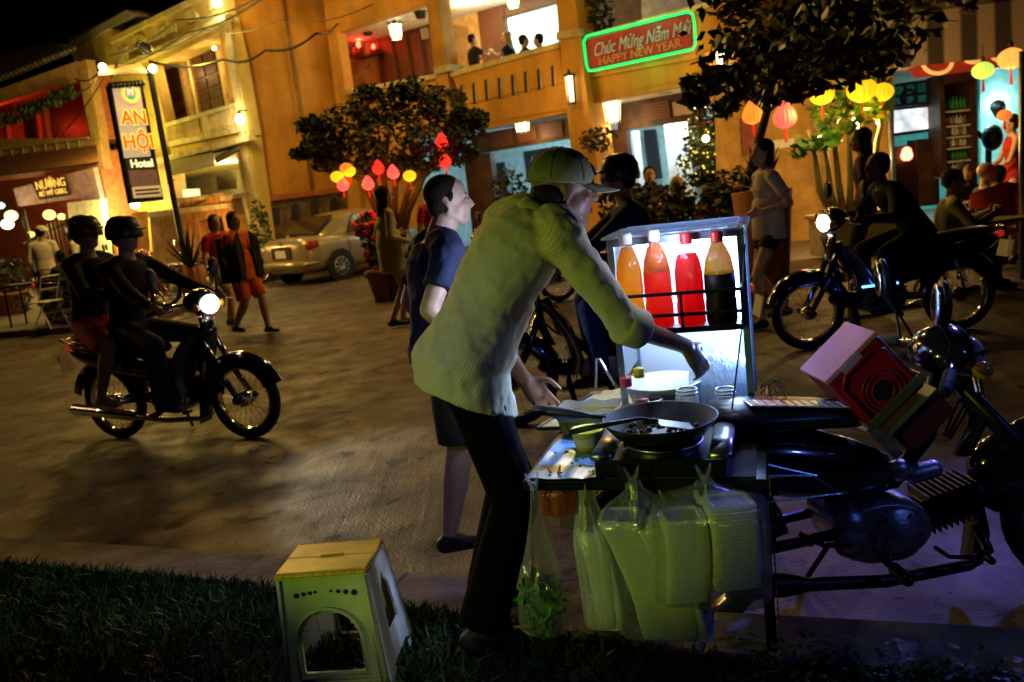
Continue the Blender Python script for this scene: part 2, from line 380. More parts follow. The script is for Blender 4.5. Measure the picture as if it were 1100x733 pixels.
    # clothes
    if topcol is not None:
        t = MB(); inf = .008 if hero else .014; torso(t, inf, lo=-.03 if hem > .05 else -.1, loose=slack)
        if hem > .05: t.rings([(pv-V((.0, 0, (.04+hem)*s)), Y*(.172*s*g+inf+slack), V((.122*s*g+inf+slack+(.010 if hero else 0), 0, -.07 if hero else 0))), (pv-V((0, 0, .0)), Y*(.168*s*g+inf+slack+(.010 if hero else 0)), (fw+V((1, 0, 0))).normalized()*(.122*s*g+inf+slack+(.014 if hero else 0))), (pv+up*.14*s, Y*(.15*s*g+inf+slack), fw*(.115*s*g+inf+slack*1.2)), (pv+up*.26*s, Y*(.15*s*g+inf), fw*(.11*s*g+inf+slack*.6))], 22)
        for k in (1, -1):
            if sleeve != 'none':
                t.cap(SHO[k], (SHO[k]+nb)/2+up*.012*s, .060*s*g+(.010 if hero else .006), .054*s*g+(.014 if hero else 0))
                if sleeve == 'short': t.tube([SHO[k], SHO[k]*.35+E_[k]*.65], [.064*s*g, .062*s*g], 14)
                elif sleeve == 'roll':
                    t.tube([SHO[k], SHO[k]*.4+E_[k]*.6, E_[k]], [.064*s*g, .060*s*g, .054*s*g], 16); q = E_[k]*.80+W_[k]*.20
                    t.tube([SHO[k]*.1+E_[k]*.9, E_[k], q], [.053*s*g, .056*s*g, .056*s*g], 16)
                else: t.tube([SHO[k], E_[k]], [.064*s*g, .052*s*g], 14); t.cap(E_[k], W_[k]*.97+E_[k]*.03, .051*s*g, .036*s)
            else: t.cap(SHO[k]*.6+nb*.4, (SHO[k]+nb)/2+up*.012*s, .04*s, .045*s)
        to = build_local(t, top or 'shirt', topcol, root, vox=max(vox, .007), it=3)
        if hero and to.data.materials[0].name.startswith('striped'):
            at_ = to.data.attributes.new('sv', 'FLOAT', 'POINT'); ax0 = sh.cross(up)
            for i_, v_ in enumerate(to.data.vertices):
                p_ = v_.co; best = None
                for k in (1, -1):
                    a_ = SHO[k]; b_ = E_[k]; d_ = (b_-a_); t_ = (p_-a_).dot(d_)/d_.length_squared; c_ = W_[k]; d2 = c_-b_
                    if t_ > .12 and (p_-(a_+d_*min(t_, 1))).length < .10:
                        dd = d_ if t_ < 1 else d2; o_ = (p_-a_)-dd.normalized()*(p_-a_).dot(dd.normalized()) if t_ < 1 else (p_-b_)-dd.normalized()*(p_-b_).dot(dd.normalized())
                        r1 = dd.normalized().cross(V((0, 0, 1))).normalized(); r2 = dd.normalized().cross(r1); best = math.atan2(o_.dot(r1), o_.dot(r2))*.062+3
                if best is None: q_ = p_-pv; best = math.atan2(q_.dot(sh), q_.dot(ax0))*.15
                at_.data[i_].value = best
        if hero:
            tx = bpy.data.textures.get('folds') or bpy.data.textures.new('folds', 'CLOUDS'); tx.noise_scale = .16; tx.noise_depth = 2
            dm = to.modifiers.new('folds', 'DISPLACE'); dm.texture = tx; dm.strength = .015; dm.mid_level = .5; dm.texture_coords = 'LOCAL'
            t2_ = bpy.data.textures.get('creases') or bpy.data.textures.new('creases', 'MARBLE'); t2_.noise_scale = .075; t2_.turbulence = 9; t2_.marble_type = 'SOFT'
            dm = to.modifiers.new('creases', 'DISPLACE'); dm.texture = t2_; dm.strength = .007; dm.mid_level = .5; dm.texture_coords = 'LOCAL'
            sd_ = to.modifiers.new('sm', 'SMOOTH'); sd_.iterations = 2; sd_.factor = .4
        if sleeve == 'roll':
            for k in (1, -1):
                c_ = MB(); q = E_[k]*.77+W_[k]*.23; q2 = E_[k]*1.08-W_[k]*.08; ax = (q-q2).normalized()
                c_.tube([q2, q2+ax*.01, q-ax*.008, q], [.054*s*g, .063*s*g, .063*s*g, .057*s*g], 20); build_local(c_, 'cuff', topcol, root, smooth=True)
            c_ = MB(); c_.rings([(nb-up*.035*s, sh*.085*s, sh.cross(up)*.083*s), (nb-up*.01*s, sh*.082*s, sh.cross(up)*.08*s), (nb+up*.02*s, sh*.070*s, sh.cross(up)*.07*s)], 24)
            build_local(c_, 'collar', topcol, root, smooth=True)
    t = MB(); bi = .0 if hero else .012*s
    R = [(pv+up*(.07 if not hero else .02)*s, Y*(.145*s*g+bi), fw*(.108*s*g+bi)), (pv, Y*((.170 if not hero else .150)*s*g+bi), fw*((.122 if not hero else .108)*s*g+bi)), (pv-V((0, 0, .09*s)), Y*(.160*s*g+bi), V((1, 0, 0))*(.112*s*g+bi))]
    if bot == 'skirt':
        mid = (K[1]+K[-1])/2; t.rings(R+[(mid*.8+pv*.2, Y*.2*s, V((.15*s, 0, 0)))], 22)
    elif bot:
        t.rings(R, 22)
        for k in (1, -1):
            if bot == 'shorts': t.tube([hip[k], hip[k]*.5+K[k]*.5, hip[k]*.08+K[k]*.92], [.102*s*g, .098*s*g, .088*s*g], 16); t.ell(hip[k], .098*s*g)
            elif bot == 'minishorts': t.tube([hip[k], hip[k]*.6+K[k]*.4], [.1*s*g, .1*s*g], 16); t.ell(hip[k], .098*s*g)
            else:
                t.cap(hip[k], K[k], (.092 if hero else .103)*s*g, .076*s*g); bt = A[k]+(K[k]-A[k]).normalized()*.03-V((0, 0, .0))
                t.tube([K[k], K[k]*.5+bt*.5, bt-V((.0, 0, .02*s))], [.074*s*g, .074*s*g, .080*s*g if hero else .062*s], 16)
    if bot:
        bo = build_local(t, 'trousers' if bot == 'trousers' else ('skirt' if bot == 'skirt' else 'shorts'), botm, root, vox=max(vox, .009), it=3)
    if shoe:
        for k in (1, -1):
            t = MB(); a = A[k]; d = FD[k]; t.cap(a-d*.03*s-V((0, 0, .045*s)), a+d*.16*s-V((0, 0, .052*s)), .043*s, .034*s)
            t.cap(a-V((0, 0, .02*s)), a+d*.06*s-V((0, 0, .045*s)), .045*s, .04*s)
            sl = t
            build_local(sl, 'shoe', shoe, root, vox=max(vox, .009), it=2)
    # hair and hats
    if hairlen != 'bald':
        t = MB()
        if hat == 'cap': t.ell(hp(-.046, 0, -.016), (.060*s, .074*s, .062*s), HM, 20, 14)
        elif hairlen == 'crop':
            t.ell(hp(-.022, 0, .044), (.096*s, .079*s, .087*s), HM, 22, 16); t.ell(hp(-.046, 0, .0), (.064*s, .075*s, .072*s), HM, 20, 14); [t.cap(hp(.006, .072*k, .03), hp(.002, .076*k, .002), .012*s, .007*s) for k in (1, -1)]
        else:
            t.ell(hp(-.026, 0, .045), (.100*s, .086*s, .092*s), HM, 22, 16); t.ell(hp(-.05, 0, -.005), (.065*s, .082*s, .08*s), HM, 20, 14)
        if hairlen == 'long':
            t.rings([(hp(-.06, 0, .02), HS*.085*s, HF*.05*s), (hp(-.075, 0, -.08), HS*.09*s, HF*.045*s), (hp(-.09, 0, -.2), HS*.085*s, HF*.04*s), (hp(-.1, 0, -.32), HS*.05*s, HF*.025*s)], 18)
            for k in (1, -1): t.cap(hp(-.01, .078*k, .03), hp(-.03, .085*k, -.14), .028*s, .02*s)
        if hairlen == 'bob':
            t.ell(hp(-.045, 0, -.04), (.07*s, .088*s, .1*s), HM)
        if hairlen == 'pony':
            t.cap(hp(-.11, 0, .03), hp(-.15, 0, -.06), .03*s, .025*s); t.cap(hp(-.15, 0, -.06), hp(-.14, 0, -.2), .026*s, .012*s)
        build_local(t, 'hair', hair or HAIRB, root, vox=max(vox*.9, .006), it=2)
    if hat == 'helmet':
        t = MB(); t.lathe(hp(-.012, 0, .01), [(.001, .145*s), (.06*s, .14*s), (.10*s, .115*s), (.127*s, .06*s), (.132*s, .0), (.126*s, -.03*s), (.118*s, -.03*s), (.122*s, .0)], HM, 24)
        ho = build_local(t, 'helmet', hc or BLACKP, root, smooth=True)
        t = MB(); t.rings([(hp(.10, 0, .05), HS*.08*s, HU*.008*s), (hp(.155, 0, .04), HS*.06*s, HU*.006*s)], 16); build_local(t, 'visor', BLACKP, ho, smooth=True)
    if hat == 'cap':
        t = MB(); C0 = hp(-.012, 0, .03)
        t.lathe(C0, [(.001, .098*s), (.028*s, .096*s), (.06*s, .084*s), (.085*s, .058*s), (.099*s, .022*s), (.102*s, -.008*s), (.099*s, -.012*s), (.094*s, .0), (.08*s, .05*s), (.03*s, .09*s), (.001, .092*s)], HM @ Matrix.Diagonal((1.06, .88, 1.0)), 30)
        ho = build_local(t, 'cap', hc, root, smooth=True)
        t = MB(); vs = []; n = 14
        for th in (0, 1):
            for i in range(n+1):
                a = -1.15+2.3*i/n
                for r_, (dx, dz) in enumerate(((0, 0), (.095, -.016))):
                    ca, sa = math.cos(a), math.sin(a); vs.append(hp(-.012+.100*ca+dx*(max(0, ca)**.6), .086*sa*(1.0 if r_ == 0 else .93), .026+dz-.018*abs(sa)**2*(1 if r_ else .4)-th*.004))
        fs = []; q = 2*(n+1)
        for i in range(n): fs += [(2*i, 2*i+1, 2*i+3, 2*i+2), (q+2*i, q+2*i+2, q+2*i+3, q+2*i+1), (2*i+1, q+2*i+1, q+2*i+3, 2*i+3)]
        t.add(vs, fs); build_local(t, 'cap_brim', hc, ho, smooth=True)
        t = MB(); t.ell(hp(-.012, 0, .128), (.009*s, .009*s, .005*s), HM); build_local(t, 'cap_button', hc, ho, smooth=True)
        t = MB()
        for a in (1.0, 2.1, -1.0, -2.1, .45, -.45): t.ell(C0+HM @ (V((.078*1.06*math.cos(a), .078*.88*math.sin(a), .066))*s), .0045*s)
        build_local(t, 'cap_eyelets', BLACKP, ho, smooth=True)
        t = MB(); t.ell(C0+HM @ (V((.094*1.06, 0, .040))*s), (.006*s, .026*s, .026*s), HM @ My(-.6)); build_local(t, 'cap_badge', BLACKP, ho, smooth=True)
        t = MB()
        for i in range(6):
            a = math.pi/3*i; pts = [C0+HM @ (V((r_*1.07*math.cos(a), r_*.89*math.sin(a), z_))*s) for r_, z_ in ((.002, .098), (.03, .0965), (.06, .085), (.085, .059), (.099, .022), (.102, 0))]; t.tube(pts, .0012, 5)
        build_local(t, 'cap_seams', hc, ho)
        t = MB(); pts = []
        for i in range(13):
            a = math.pi-.9+1.8*i/12; pts.append(C0+HM @ (V((.1035*1.06*math.cos(a), .1035*.88*math.sin(a), -.006))*s))
        t.tube(pts, .004, 6); build_local(t, 'cap_strap', hc, ho)
    if hat == 'headscarf':
        t = MB(); t.ell(hp(-.02, 0, .06), (.108*s, .092*s, .075*s), HM, 18, 12); t.torus(hp(-.01, 0, .03), .093*s, .016*s, HM); build_local(t, 'headscarf', hc, root, vox=.012)
    root['_j'] = 0; del root['_j']
    return root, dict(HC=HC, E=E_, W=W_, SHO=SHO, nb=nb, K=K, A=A)
SKIN = mat('skin_tan', (.42, .24, .15), .5, var=.1, vs=20, bump=.05, bs=200, sss=.05)
SKINL = mat('skin_light', (.62, .40, .30), .5, var=.1, vs=20, bump=.08, bs=150, sss=.05)
SKIND = mat('skin_brown', (.24, .12, .07), .45, var=.12, vs=20, bump=.08, bs=150, sss=.03)
EYEW = mat('eye_white', (.35, .33, .31), .2, var=0)
EYED = mat('eye_dark', (.03, .02, .015), .1, var=0)
HAIRB = mat('hair_black', (.008, .006, .005), .7, spec=.2, var=.3, vs=30, bump=.5, bs=120)
HAIRBR = mat('hair_brown', (.025, .014, .008), .7, spec=.2, var=.3, vs=30, bump=.5, bs=120)
HAIRBL = mat('hair_blonde', (.4, .25, .1), .5, var=.3, vs=30, bump=.4, bs=120)
def cloth(n, c, **k): return mat('cloth_'+n, c, .85, bump=.25, bs=25, vs=10, **k)
C_BLACK = cloth('black', (.012, .012, .014)); C_NAVY = cloth('navy', (.022, .03, .09)); C_WHITE = cloth('white', (.7, .68, .62))
C_ORANGE = cloth('orange', (.75, .13, .02)); C_RED = cloth('red', (.5, .02, .02)); C_GREEN = cloth('green', (.06, .12, .04)); C_KHAKI = cloth('khaki', (.27, .25, .13))
C_PINK = cloth('pink', (.7, .35, .3)); C_BLUE = cloth('blue', (.03, .06, .35)); C_CREAM = cloth('cream', (.55, .5, .3)); C_FLORAL = cloth('floral', (.02, .02, .03), col2=(.2, .12, .18), var=.3)
C_GREY = cloth('grey', (.12, .12, .12))
SH_BLACK = mat('shoe_black', (.02, .02, .02), .5); SH_BLUE = mat('shoe_blue', (.02, .12, .3), .5)
STAND = {}
# ------------------------------------------------------------------ motorbike (x forward)
def motorbike(label, loc, rz, paint, nac=(0, 0, 0), wf=.60, group=None, lamp=False, steer=0.0, blue=False, detail=False, name='motorbike', seatm=None, stripe=None):
    root = thing(name, loc, rz, label, 'motorbike', group); R0 = .285; wb = .60
    B = lambda mb, n, m, p=None, **k: build_local(mb, n, m, p or root, **k)
    MX = Mx(math.pi/2)
    SM = Matrix.Translation((.42, 0, 0)) @ Matrix.Rotation(steer, 4, 'Z') @ Matrix.Translation((-.42, 0, 0))
    def wheel(cx, T):
        w = MB(); w.torus((cx, 0, R0), R0-.03, .034, MX, 36, 10)
        if T: w.v = [T @ v for v in w.v]
        wo = B(w, 'tyre', RUBBER, smooth=True)
        w = MB(); w.lathe((cx, 0, R0), [(R0-.075, -.018), (R0-.058, -.024), (R0-.055, 0), (R0-.058, .024), (R0-.075, .018), (R0-.068, 0)], MX, 36, True)
        w.lathe((cx, 0, R0), [(.0, -.05), (.05, -.045), (.055, 0), (.05, .045), (.0, .05)], MX, 20)
        if T: w.v = [T @ v for v in w.v]
        B(w, 'rim', CHROME, wo, smooth=True)
        w = MB()
        for k in range(28):
            a = 2*math.pi*k/28; a2 = a+(.35 if k % 2 else -.35); sy = .035 if k % 4 < 2 else -.035
            w.tube([(cx+.045*math.cos(a2), sy, R0+.045*math.sin(a2)), (cx+(R0-.06)*math.cos(a), 0, R0+(R0-.06)*math.sin(a))], .0018, 4)
        if T: w.v = [T @ v for v in w.v]
        B(w, 'spokes', CHROME, wo)
    wheel(-wb, None); wheel(wf, SM)
    def fender(cx, a0, a1, r, wd, T, n, m):
        f = MB(); L = []; k = 14; vs = []
        for i in range(k+1):
            a = a0+(a1-a0)*i/k
            for j in range(7):
                b = math.pi*(j/6-.5); rr = r+.03*math.cos(b)-.03; y = wd*math.sin(b); dep = -.07*(1 if abs(j-3) == 3 else 0)
                vs.append(V((cx+(rr+dep)*math.cos(a), y, R0+(rr+dep)*math.sin(a))))
        fs = [(i*7+j, i*7+j+1, (i+1)*7+j+1, (i+1)*7+j) for i in range(k) for j in range(6)]; f.add(vs, fs)
        if T: f.v = [T @ v for v in f.v]
        return B(f, n, m, smooth=True)
    ff = fender(wf, rad(20), rad(175), R0+.055, .065, SM, 'front_mudguard', paint)
    f = MB(); f.prism([V((wf-R0-.065, -.045, R0+.05)), V((wf-R0-.05, -.05, R0-.05)), V((wf-R0-.075, -.055, R0-.15)), V((wf-R0-.11, -.05, R0-.17)), V((wf-R0-.085, -.04, R0+.0))], (0, .1, 0))
    f.v = [SM @ v for v in f.v]; B(f, 'mud_flap', RUBBER, ff)
    if detail:
        f = MB(); f.ell((wf-.27, 0, .44), (.12, .075, .115)); f.ell((wf-.16, 0, .52), (.13, .07, .09)); f.v = [SM @ v for v in f.v]; B(f, 'mudguard_skirt', paint, ff, vox=.012, it=5)
    fender(-wb, rad(10), rad(165), R0+.06, .08, None, 'rear_mudguard', paint)
    f = MB()
    for y in (-.075, .075):
        f.tube([(.36+nac[0], y*.8, .78), ((.36+nac[0]+wf)/2, y, .5), (wf+.01, y, R0)], [.022, .024, .02], 10)
        f.tube([(wf-.03, y, R0+.0), (wf+.01, y, R0), (wf+.05, y*.95, R0+.02)], [.028, .032, .02], 10)
    f.v = [SM @ v for v in f.v]; B(f, 'fork', paint if not detail else BLACKM, smooth=True)
    # frame, swing arm, shocks
    f = MB(); f.tube([(.34+nac[0], 0, .80), (.26+nac[0]*.6, 0, .58), (.10, 0, .44), (-.10, 0, .42), (-.25, 0, .55), (-.6, 0, .66 if not detail else .60)], [.03, .03, .028, .028, .026, .02], 10)
    for y in (-.09, .09): f.tube([(-.12, y, .33), (-wb, y, R0)], .018, 8)
    f.tube([(.0, -.24, .24), (.0, .24, .24)], .012, 8)
    for y in (-.24, .24): f.cap((.0, y*.8, .24), (0, y*1.1, .24), .02, .02)
    B(f, 'frame', BLACKM, smooth=True)
    for y in (-.12, .12):
        f = MB(); f.tube([(-wb+.02, y, R0+.05), (-.5, y, .62)], .012, 8)
        for k in range(8): f.torus(V((-wb+.02, y, R0+.12)).lerp(V((-.5, y, .62)), k/9), .024, .005, Matrix.Rotation(.27, 3, 'Y'), 12, 5)
        B(f, 'shock_absorber', CHROME, smooth=True)
    # engine
    e = MB(); e.rings([((.02, -.10, .31), (.15, 0, 0), (0, 0, .095)), ((.02, -.07, .31), (.165, 0, 0), (0, 0, .108)), ((.02, .09, .31), (.16, 0, 0), (0, 0, .10))], 20)
    e.cap((-.08, -.06, .35), (-.1, .06, .36), .06, .06)
    eo = B(e, 'engine', ALU, smooth=True, bevel=.004)
    e = MB(); e.lathe((.06, -.10, .305), [(.001, .028), (.05, .026), (.062, .012), (.082, .01), (.088, 0), (.088, -.02)], Mx(math.pi/2), 28)
    e.lathe((-.09, -.095, .30), [(.001, .02), (.045, .018), (.055, 0)], Mx(math.pi/2), 20)
    for k in range(6):
        a = k*1.047; e.cap((.06+.072*math.cos(a), -.112, .305+.072*math.sin(a)), (.06+.072*math.cos(a), -.118, .305+.072*math.sin(a)), .006, .006, 6)
    B(e, 'engine_cover', ALU, eo, smooth=True)
    e = MB()
    for k in range(9):
        x = .19+.019*k; e.box((x, 0, .335+.004*k), (.007, .135, .125), My(-.12))
    e.box((.27, 0, .345), (.19, .08, .08), My(-.12)); e.cap((.37, 0, .37), (.39, 0, .37), .055, .045); B(e, 'cylinder', BLACKM, eo, bevel=.002)
    e = MB(); e.cap((.15, -.02, .46), (.22, -.02, .47), .03, .03); e.ell((.1, -.04, .49), (.04, .03, .035)); B(e, 'carburettor', ALU, eo, smooth=True)
    e = MB(); e.tube([(.34, -.05, .28), (.36, -.08, .20), (.28, -.11, .175), (.0, -.13, .17), (-.25, -.14, .2), (-.32, -.14, .21), (-.85 if not detail else -.5, -.15, .27 if not detail else .23)], [.017, .018, .018, .02, .022, .038, .042], 14); B(e, 'exhaust_pipe', CHROME if not detail else mat('dark_pipe', (.05, .045, .04), .45, .8, var=.4, vs=20), smooth=True)  # detailed bike gets a dark pipe with uneven tone
    e = MB(); e.tube([(.16, -.13, .26), (.17, -.19, .255), (.22, -.20, .25), (.27, -.21, .25)], .007, 6); e.cap((.27, -.18, .25), (.27, -.24, .25), .012, .012); e.tube([(-.1, -.12, .3), (-.2, -.16, .33), (-.26, -.17, .37)], .008, 6); e.cap((-.26, -.15, .37), (-.26, -.21, .37), .012, .012); B(e, 'pedals', BLACKM, smooth=True)
    # body panels
    p = MB(); L = [] if detail else [(-.92, .70, .06, .035), (-.80, .655, .10, .075)]
    L += [(-.6, .62, .125, .10), (-.35, .585, .13, .12), (-.15, .53, .11, .125), (.0, .50, .09, .09), (.10, .48, .06, .055)]
    p.rings([((x, 0, z), (0, w, 0), (0, 0, hh)) for x, z, w, hh in L], 22); so = B(p, 'side_cover', paint, smooth=True, sub=1)
    if stripe:
        p = MB()
        for q in ([(-.62, -.134, .60), (-.20, -.134, .545), (-.42, -.14, .63), (-.62, -.134, .60)], [(-.60, -.136, .575), (-.22, -.13, .55), (-.12, -.126, .475), (-.5, -.138, .485), (-.60, -.136, .575)]): p.tube(q, .0035, 5)
        B(p, 'trim_line', stripe, so)
    st = MB(); L = ([] if detail else [(-.86, .765, .085, .03), (-.75, .755, .125, .045)])+[(-.5, .735, .14, .055), (-.3, .715, .125, .05), (-.12, .70, .105, .045), (.02, .665, .06, .04)]
    st.rings([((x, 0, z), (0, w, 0), (0, 0, hh)) for x, z, w, hh in L], 22); sO = B(st, 'seat', seatm or mat('seat_vinyl', (.012, .012, .014), .35), smooth=True, sub=1)
    # leg shield
    for k in (1, -1):
        p = MB(); vs = []; pr = [(.40, .78, .09), (.335, .70, .15), (.26, .56, .20), (.23, .44, .205), (.25, .33, .16)]
        for t in (0, .012):
            for x, z, w in pr:
                for j in range(5):
                    q = j/4; vs.append(V((x+.06*(1-q)*0-t-.07*q*q, k*(.03+w*q), z)))
        n5 = len(pr)*5; fs = []
        for i in range(len(pr)-1):
            for j in range(4):
                a = i*5+j; fs += [(a, a+1, a+6, a+5), (n5+a, n5+a+5, n5+a+6, n5+a+1)]
        for i in range(len(pr)-1): a = i*5+4; fs += [(a, n5+a, n5+a+5, a+5)]
        p.add(vs, fs)
        if not detail: B(p, 'leg_shield', paint, smooth=True)
    # handlebar and nacelle
    HB = MB(); HB.tube([(.26, -.34, .96), (.32, -.2, .985), (.36, 0, .965), (.32, .2, .985), (.26, .34, .96)], .012, 10); HB.v = [SM @ Matrix.Translation(nac) @ v for v in HB.v]; ho = B(HB, 'handlebar', CHROME, smooth=True)
    SM = SM @ Matrix.Translation(nac)
    for k in (1, -1):
        q = MB(); q.cap((.25, .36*k, .957), (.30, .25*k, .978), .018, .018); q.v = [SM @ v for v in q.v]; B(q, 'grip', RUBBER, ho, smooth=True)
        q = MB(); q.tube([(.32, .22*k, .975), (.36, .26*k, .965), (.33, .37*k, .95)], .005, 6); q.v = [SM @ v for v in q.v]; B(q, 'brake_lever', CHROME, ho)
        q = MB(); q.tube([(.30, .23*k, .98), (.30, .27*k, 1.07), (.27, .30*k, 1.13)], .005, 6); q.v = [SM @ v for v in q.v]; mo = B(q, 'mirror', BLACKM)
        q = MB(); q.ell((.27, .30*k, 1.19), (.02, .05, .072), Mx(-.25*k)); q.v = [SM @ v for v in q.v]; B(q, 'mirror_back', BLACKP, mo, smooth=True)
        q = MB(); q.ell((.252, .30*k, 1.19), (.008, .043, .063), Mx(-.25*k)); q.v = [SM @ v for v in q.v]; B(q, 'mirror_glass', CHROME, mo, smooth=True)
    n_ = MB(); n_.rings([((.26, 0, .985), (0, .055, 0), (0, 0, .03)), ((.31, 0, .99), (0, .12, 0), (0, 0, .075)), ((.38, 0, .98), (0, .14, 0), (0, 0, .10)), ((.44, 0, .965), (0, .12, 0), (0, 0, .095))], 22); n_.v = [SM @ v for v in n_.v]
    no = B(n_, 'headlight_housing', paint, smooth=True, sub=1)
    n_ = MB(); n_.ell((.445, 0, .96), (.035, .085, .065)); n_.v = [SM @ v for v in n_.v]
    B(n_, 'headlight', (mat('headlight_lit', (1, .93, .8), emit=14, ecol=(1, .93, .8), var=0) if lamp else mat('headlight_glass', (.5, .45, .35), .08, spec=.9, var=0)), no, smooth=True)
    for k in (1, -1):
        n_ = MB(); n_.ell((.43, .135*k, .95), (.03, .028, .028)); n_.v = [SM @ v for v in n_.v]; B(n_, 'indicator', mat('amber_lens', (.8, .3, .02), .15, trans=.3, var=0), no, smooth=True)
    n_ = MB(); n_.ell((-.93 if not detail else -.6, 0, .72 if not detail else .6), (.03, .055, .03)); B(n_, 'tail_light', mat('tail_lens', (.4, .01, .01), .2, emit=.25, ecol=(1, .05, .02), var=0), smooth=True)
    if blue:
        n_ = MB()
        for k in range(14): n_.ell((.0+.02*k, .222, .47), .009)
        q = MB(); q.box((.12, .19, .455), (.34, .07, .02)); B(q, 'footboard', BLACKP)
        B(n_, 'led_strip', mat('blue_led', (.05, .2, 1), emit=14, ecol=(.05, .25, 1), var=0), smooth=True)
    # front apron
    n_ = MB(); n_.rings([((.39+nac[0], 0, .88+nac[2]), (0, .07, 0), (.03, 0, 0)), ((.40+nac[0]*.8, 0, .76), (0, .07, 0), (.035, 0, .01)), ((.38, 0, .62), (0, .045, 0), (.03, 0, 0)), ((.33, 0, .50), (0, .03, 0), (.03, 0, 0))], 18); B(n_, 'front_apron', paint, smooth=True)
    n_ = MB(); n_.tube([(-.5, .13, .70), (-.75, .14, .74), (-.93, .08, .78), (-.93, -.08, .78), (-.75, -.14, .74), (-.5, -.13, .70)] if not detail else [(-.4, .13, .66), (-.6, .10, .64), (-.6, -.10, .64), (-.4, -.13, .66)], .01, 8); B(n_, 'grab_rail', CHROME, smooth=True)
    n_ = MB(); n_.box((-.98 if not detail else -.66, 0, .60 if not detail else .5), (.004, .18, .13), My(-.25)); B(n_, 'number_plate', WHITEP)
    n_ = MB(); n_.tube([(-.05, .08, .26), (-.12, .22, .02)], .01, 6); B(n_, 'side_stand', BLACKM)
    n_ = MB()
    for y in (-.03, .0, .035): n_.tube([(.34+nac[0], y-.05, .95+nac[2]), (.44+nac[0], y-.04, .85), (.40+nac[0]*.7, y, .68), (.28, y*.5, .56)], .005, 6)
    n_.v = [v for v in n_.v]; B(n_, 'cables', RUBBER)
    return root
def rider(label, loc, rz, s_=0, **k):
    d = dict(pelvis=(-.30+s_, 0, .84), lean=.18, feet={1: (.05+s_*.5, .2, .33), -1: (.05+s_*.5, -.2, .33)}, hands={1: (.26, .32, .98), -1: (.26, -.32, .98)}, elbow={1: (-.3, .6, -.8), -1: (-.3, -.6, -.8)}, h=1.64, knee={1: (1, .3, .4), -1: (1, -.3, .4)})
    d.update(k); return person(label, loc, rz, **d)
# ------------------------------------------------------------------ plants
def leaf_cloud(mb, blobs, n, size, flat=.3, rng=random):
    for c, r in blobs:
        c = V(c)
        if not hasattr(r, '__len__'): r = (r, r, r)
        for _ in range(int(n)):
            while 1:
                q = V((rng.uniform(-1, 1), rng.uniform(-1, 1), rng.uniform(-1, 1)))
                if q.length < 1 and (q.length > .45 or rng.random() < .3): break
            p = c+V((q.x*r[0], q.y*r[1], q.z*r[2])); d = V((rng.gauss(0, 1), rng.gauss(0, 1), rng.gauss(0, .7))).normalized(); w = d.cross(V((rng.gauss(0, 1), rng.gauss(0, 1), rng.gauss(0, 1)))).normalized()
            L = size*rng.uniform(.6, 1.3); W = L*flat
            mb.add([p-d*L*.5, p+w*W, p+d*L*.5, p-w*W], [(0, 1, 2, 3)])
def branchy(mb, base, tips, r0, r1, rng=random):
    for t in tips:
        b = V(base); t = V(t); m1 = b.lerp(t, .35)+V((rng.uniform(-.12, .12), rng.uniform(-.12, .12), rng.uniform(0, .1)))*(t-b).length*.4; m2 = b.lerp(t, .7)+V((rng.uniform(-.1, .1), rng.uniform(-.1, .1), 0))*(t-b).length*.4
        mb.tube([b, m1, m2, t], [r0, r0*.75, (r0+r1)/2, r1], 7)
# ------------------------------------------------------------------ ground
def road_mat():
    m = mat('road_concrete', (.13, .11, .09), .72, var=.0, bump=0); nt = m.node_tree; N = nt.nodes; Lk = nt.links; b = N['Principled BSDF']
    tc = [n for n in N if n.type == 'TEX_COORD'][0]
    def noise(sc, det=6, scale=(1, 1, 1), rot=0, dist=0):
        mp = N.new('ShaderNodeMapping'); mp.inputs['Scale'].default_value = scale; mp.inputs['Rotation'].default_value = (0, 0, rot)
        no = N.new('ShaderNodeTexNoise'); no.inputs['Scale'].default_value = sc; no.inputs['Detail'].default_value = det; no.inputs['Distortion'].default_value = dist
        Lk.new(tc.outputs['Object'], mp.inputs[0]); Lk.new(mp.outputs[0], no.inputs['Vector']); return no.outputs['Fac']
    def rng(s, a, b_, c, d):
        r = N.new('ShaderNodeMapRange'); r.inputs[1].default_value = a; r.inputs[2].default_value = b_; r.inputs[3].default_value = c; r.inputs[4].default_value = d; Lk.new(s, r.inputs[0]); return r.outputs[0]
    def op(o, x, y):
        q = N.new('ShaderNodeMath'); q.operation = o
        for i, v in enumerate((x, y)):
            if hasattr(v, 'is_linked') or hasattr(v, 'links'): Lk.new(v, q.inputs[i])
            else: q.inputs[i].default_value = v
        return q.outputs[0]
    big = rng(noise(.6, 6, dist=.6), .36, .64, .45, 1.2); spots = op('MULTIPLY', rng(noise(6, 2), .64, .68, 1, .30), rng(noise(19, 2), .66, .70, 1, .45)); st = noise(9, 5, (1, .07, 1), rad(38), .9); patch = rng(noise(2.0, 8, dist=2), .44, .56, .62, 1.12)
    k = op('MULTIPLY', op('MULTIPLY', big, spots), op('MULTIPLY', patch, rng(st, .3, .7, .80, 1.12)))
    mx = N.new('ShaderNodeVectorMath'); mx.operation = 'SCALE'; mx.inputs[0].default_value = (.120, .096, .072); Lk.new(k, mx.inputs['Scale']); Lk.new(mx.outputs[0], b.inputs['Base Color'])
    hgt = op('ADD', op('MULTIPLY', st, .7), op('MULTIPLY', noise(60, 8), .6)); hgt = op('ADD', hgt, op('MULTIPLY', spots, .4))
    bp = N.new('ShaderNodeBump'); bp.inputs['Strength'].default_value = .4; bp.inputs['Distance'].default_value = .03; Lk.new(hgt, bp.inputs['Height']); Lk.new(bp.outputs[0], b.inputs['Normal'])
    Lk.new(rng(noise(3, 5), .3, .7, .45, .85), b.inputs['Roughness']); return m
ROAD = road_mat()
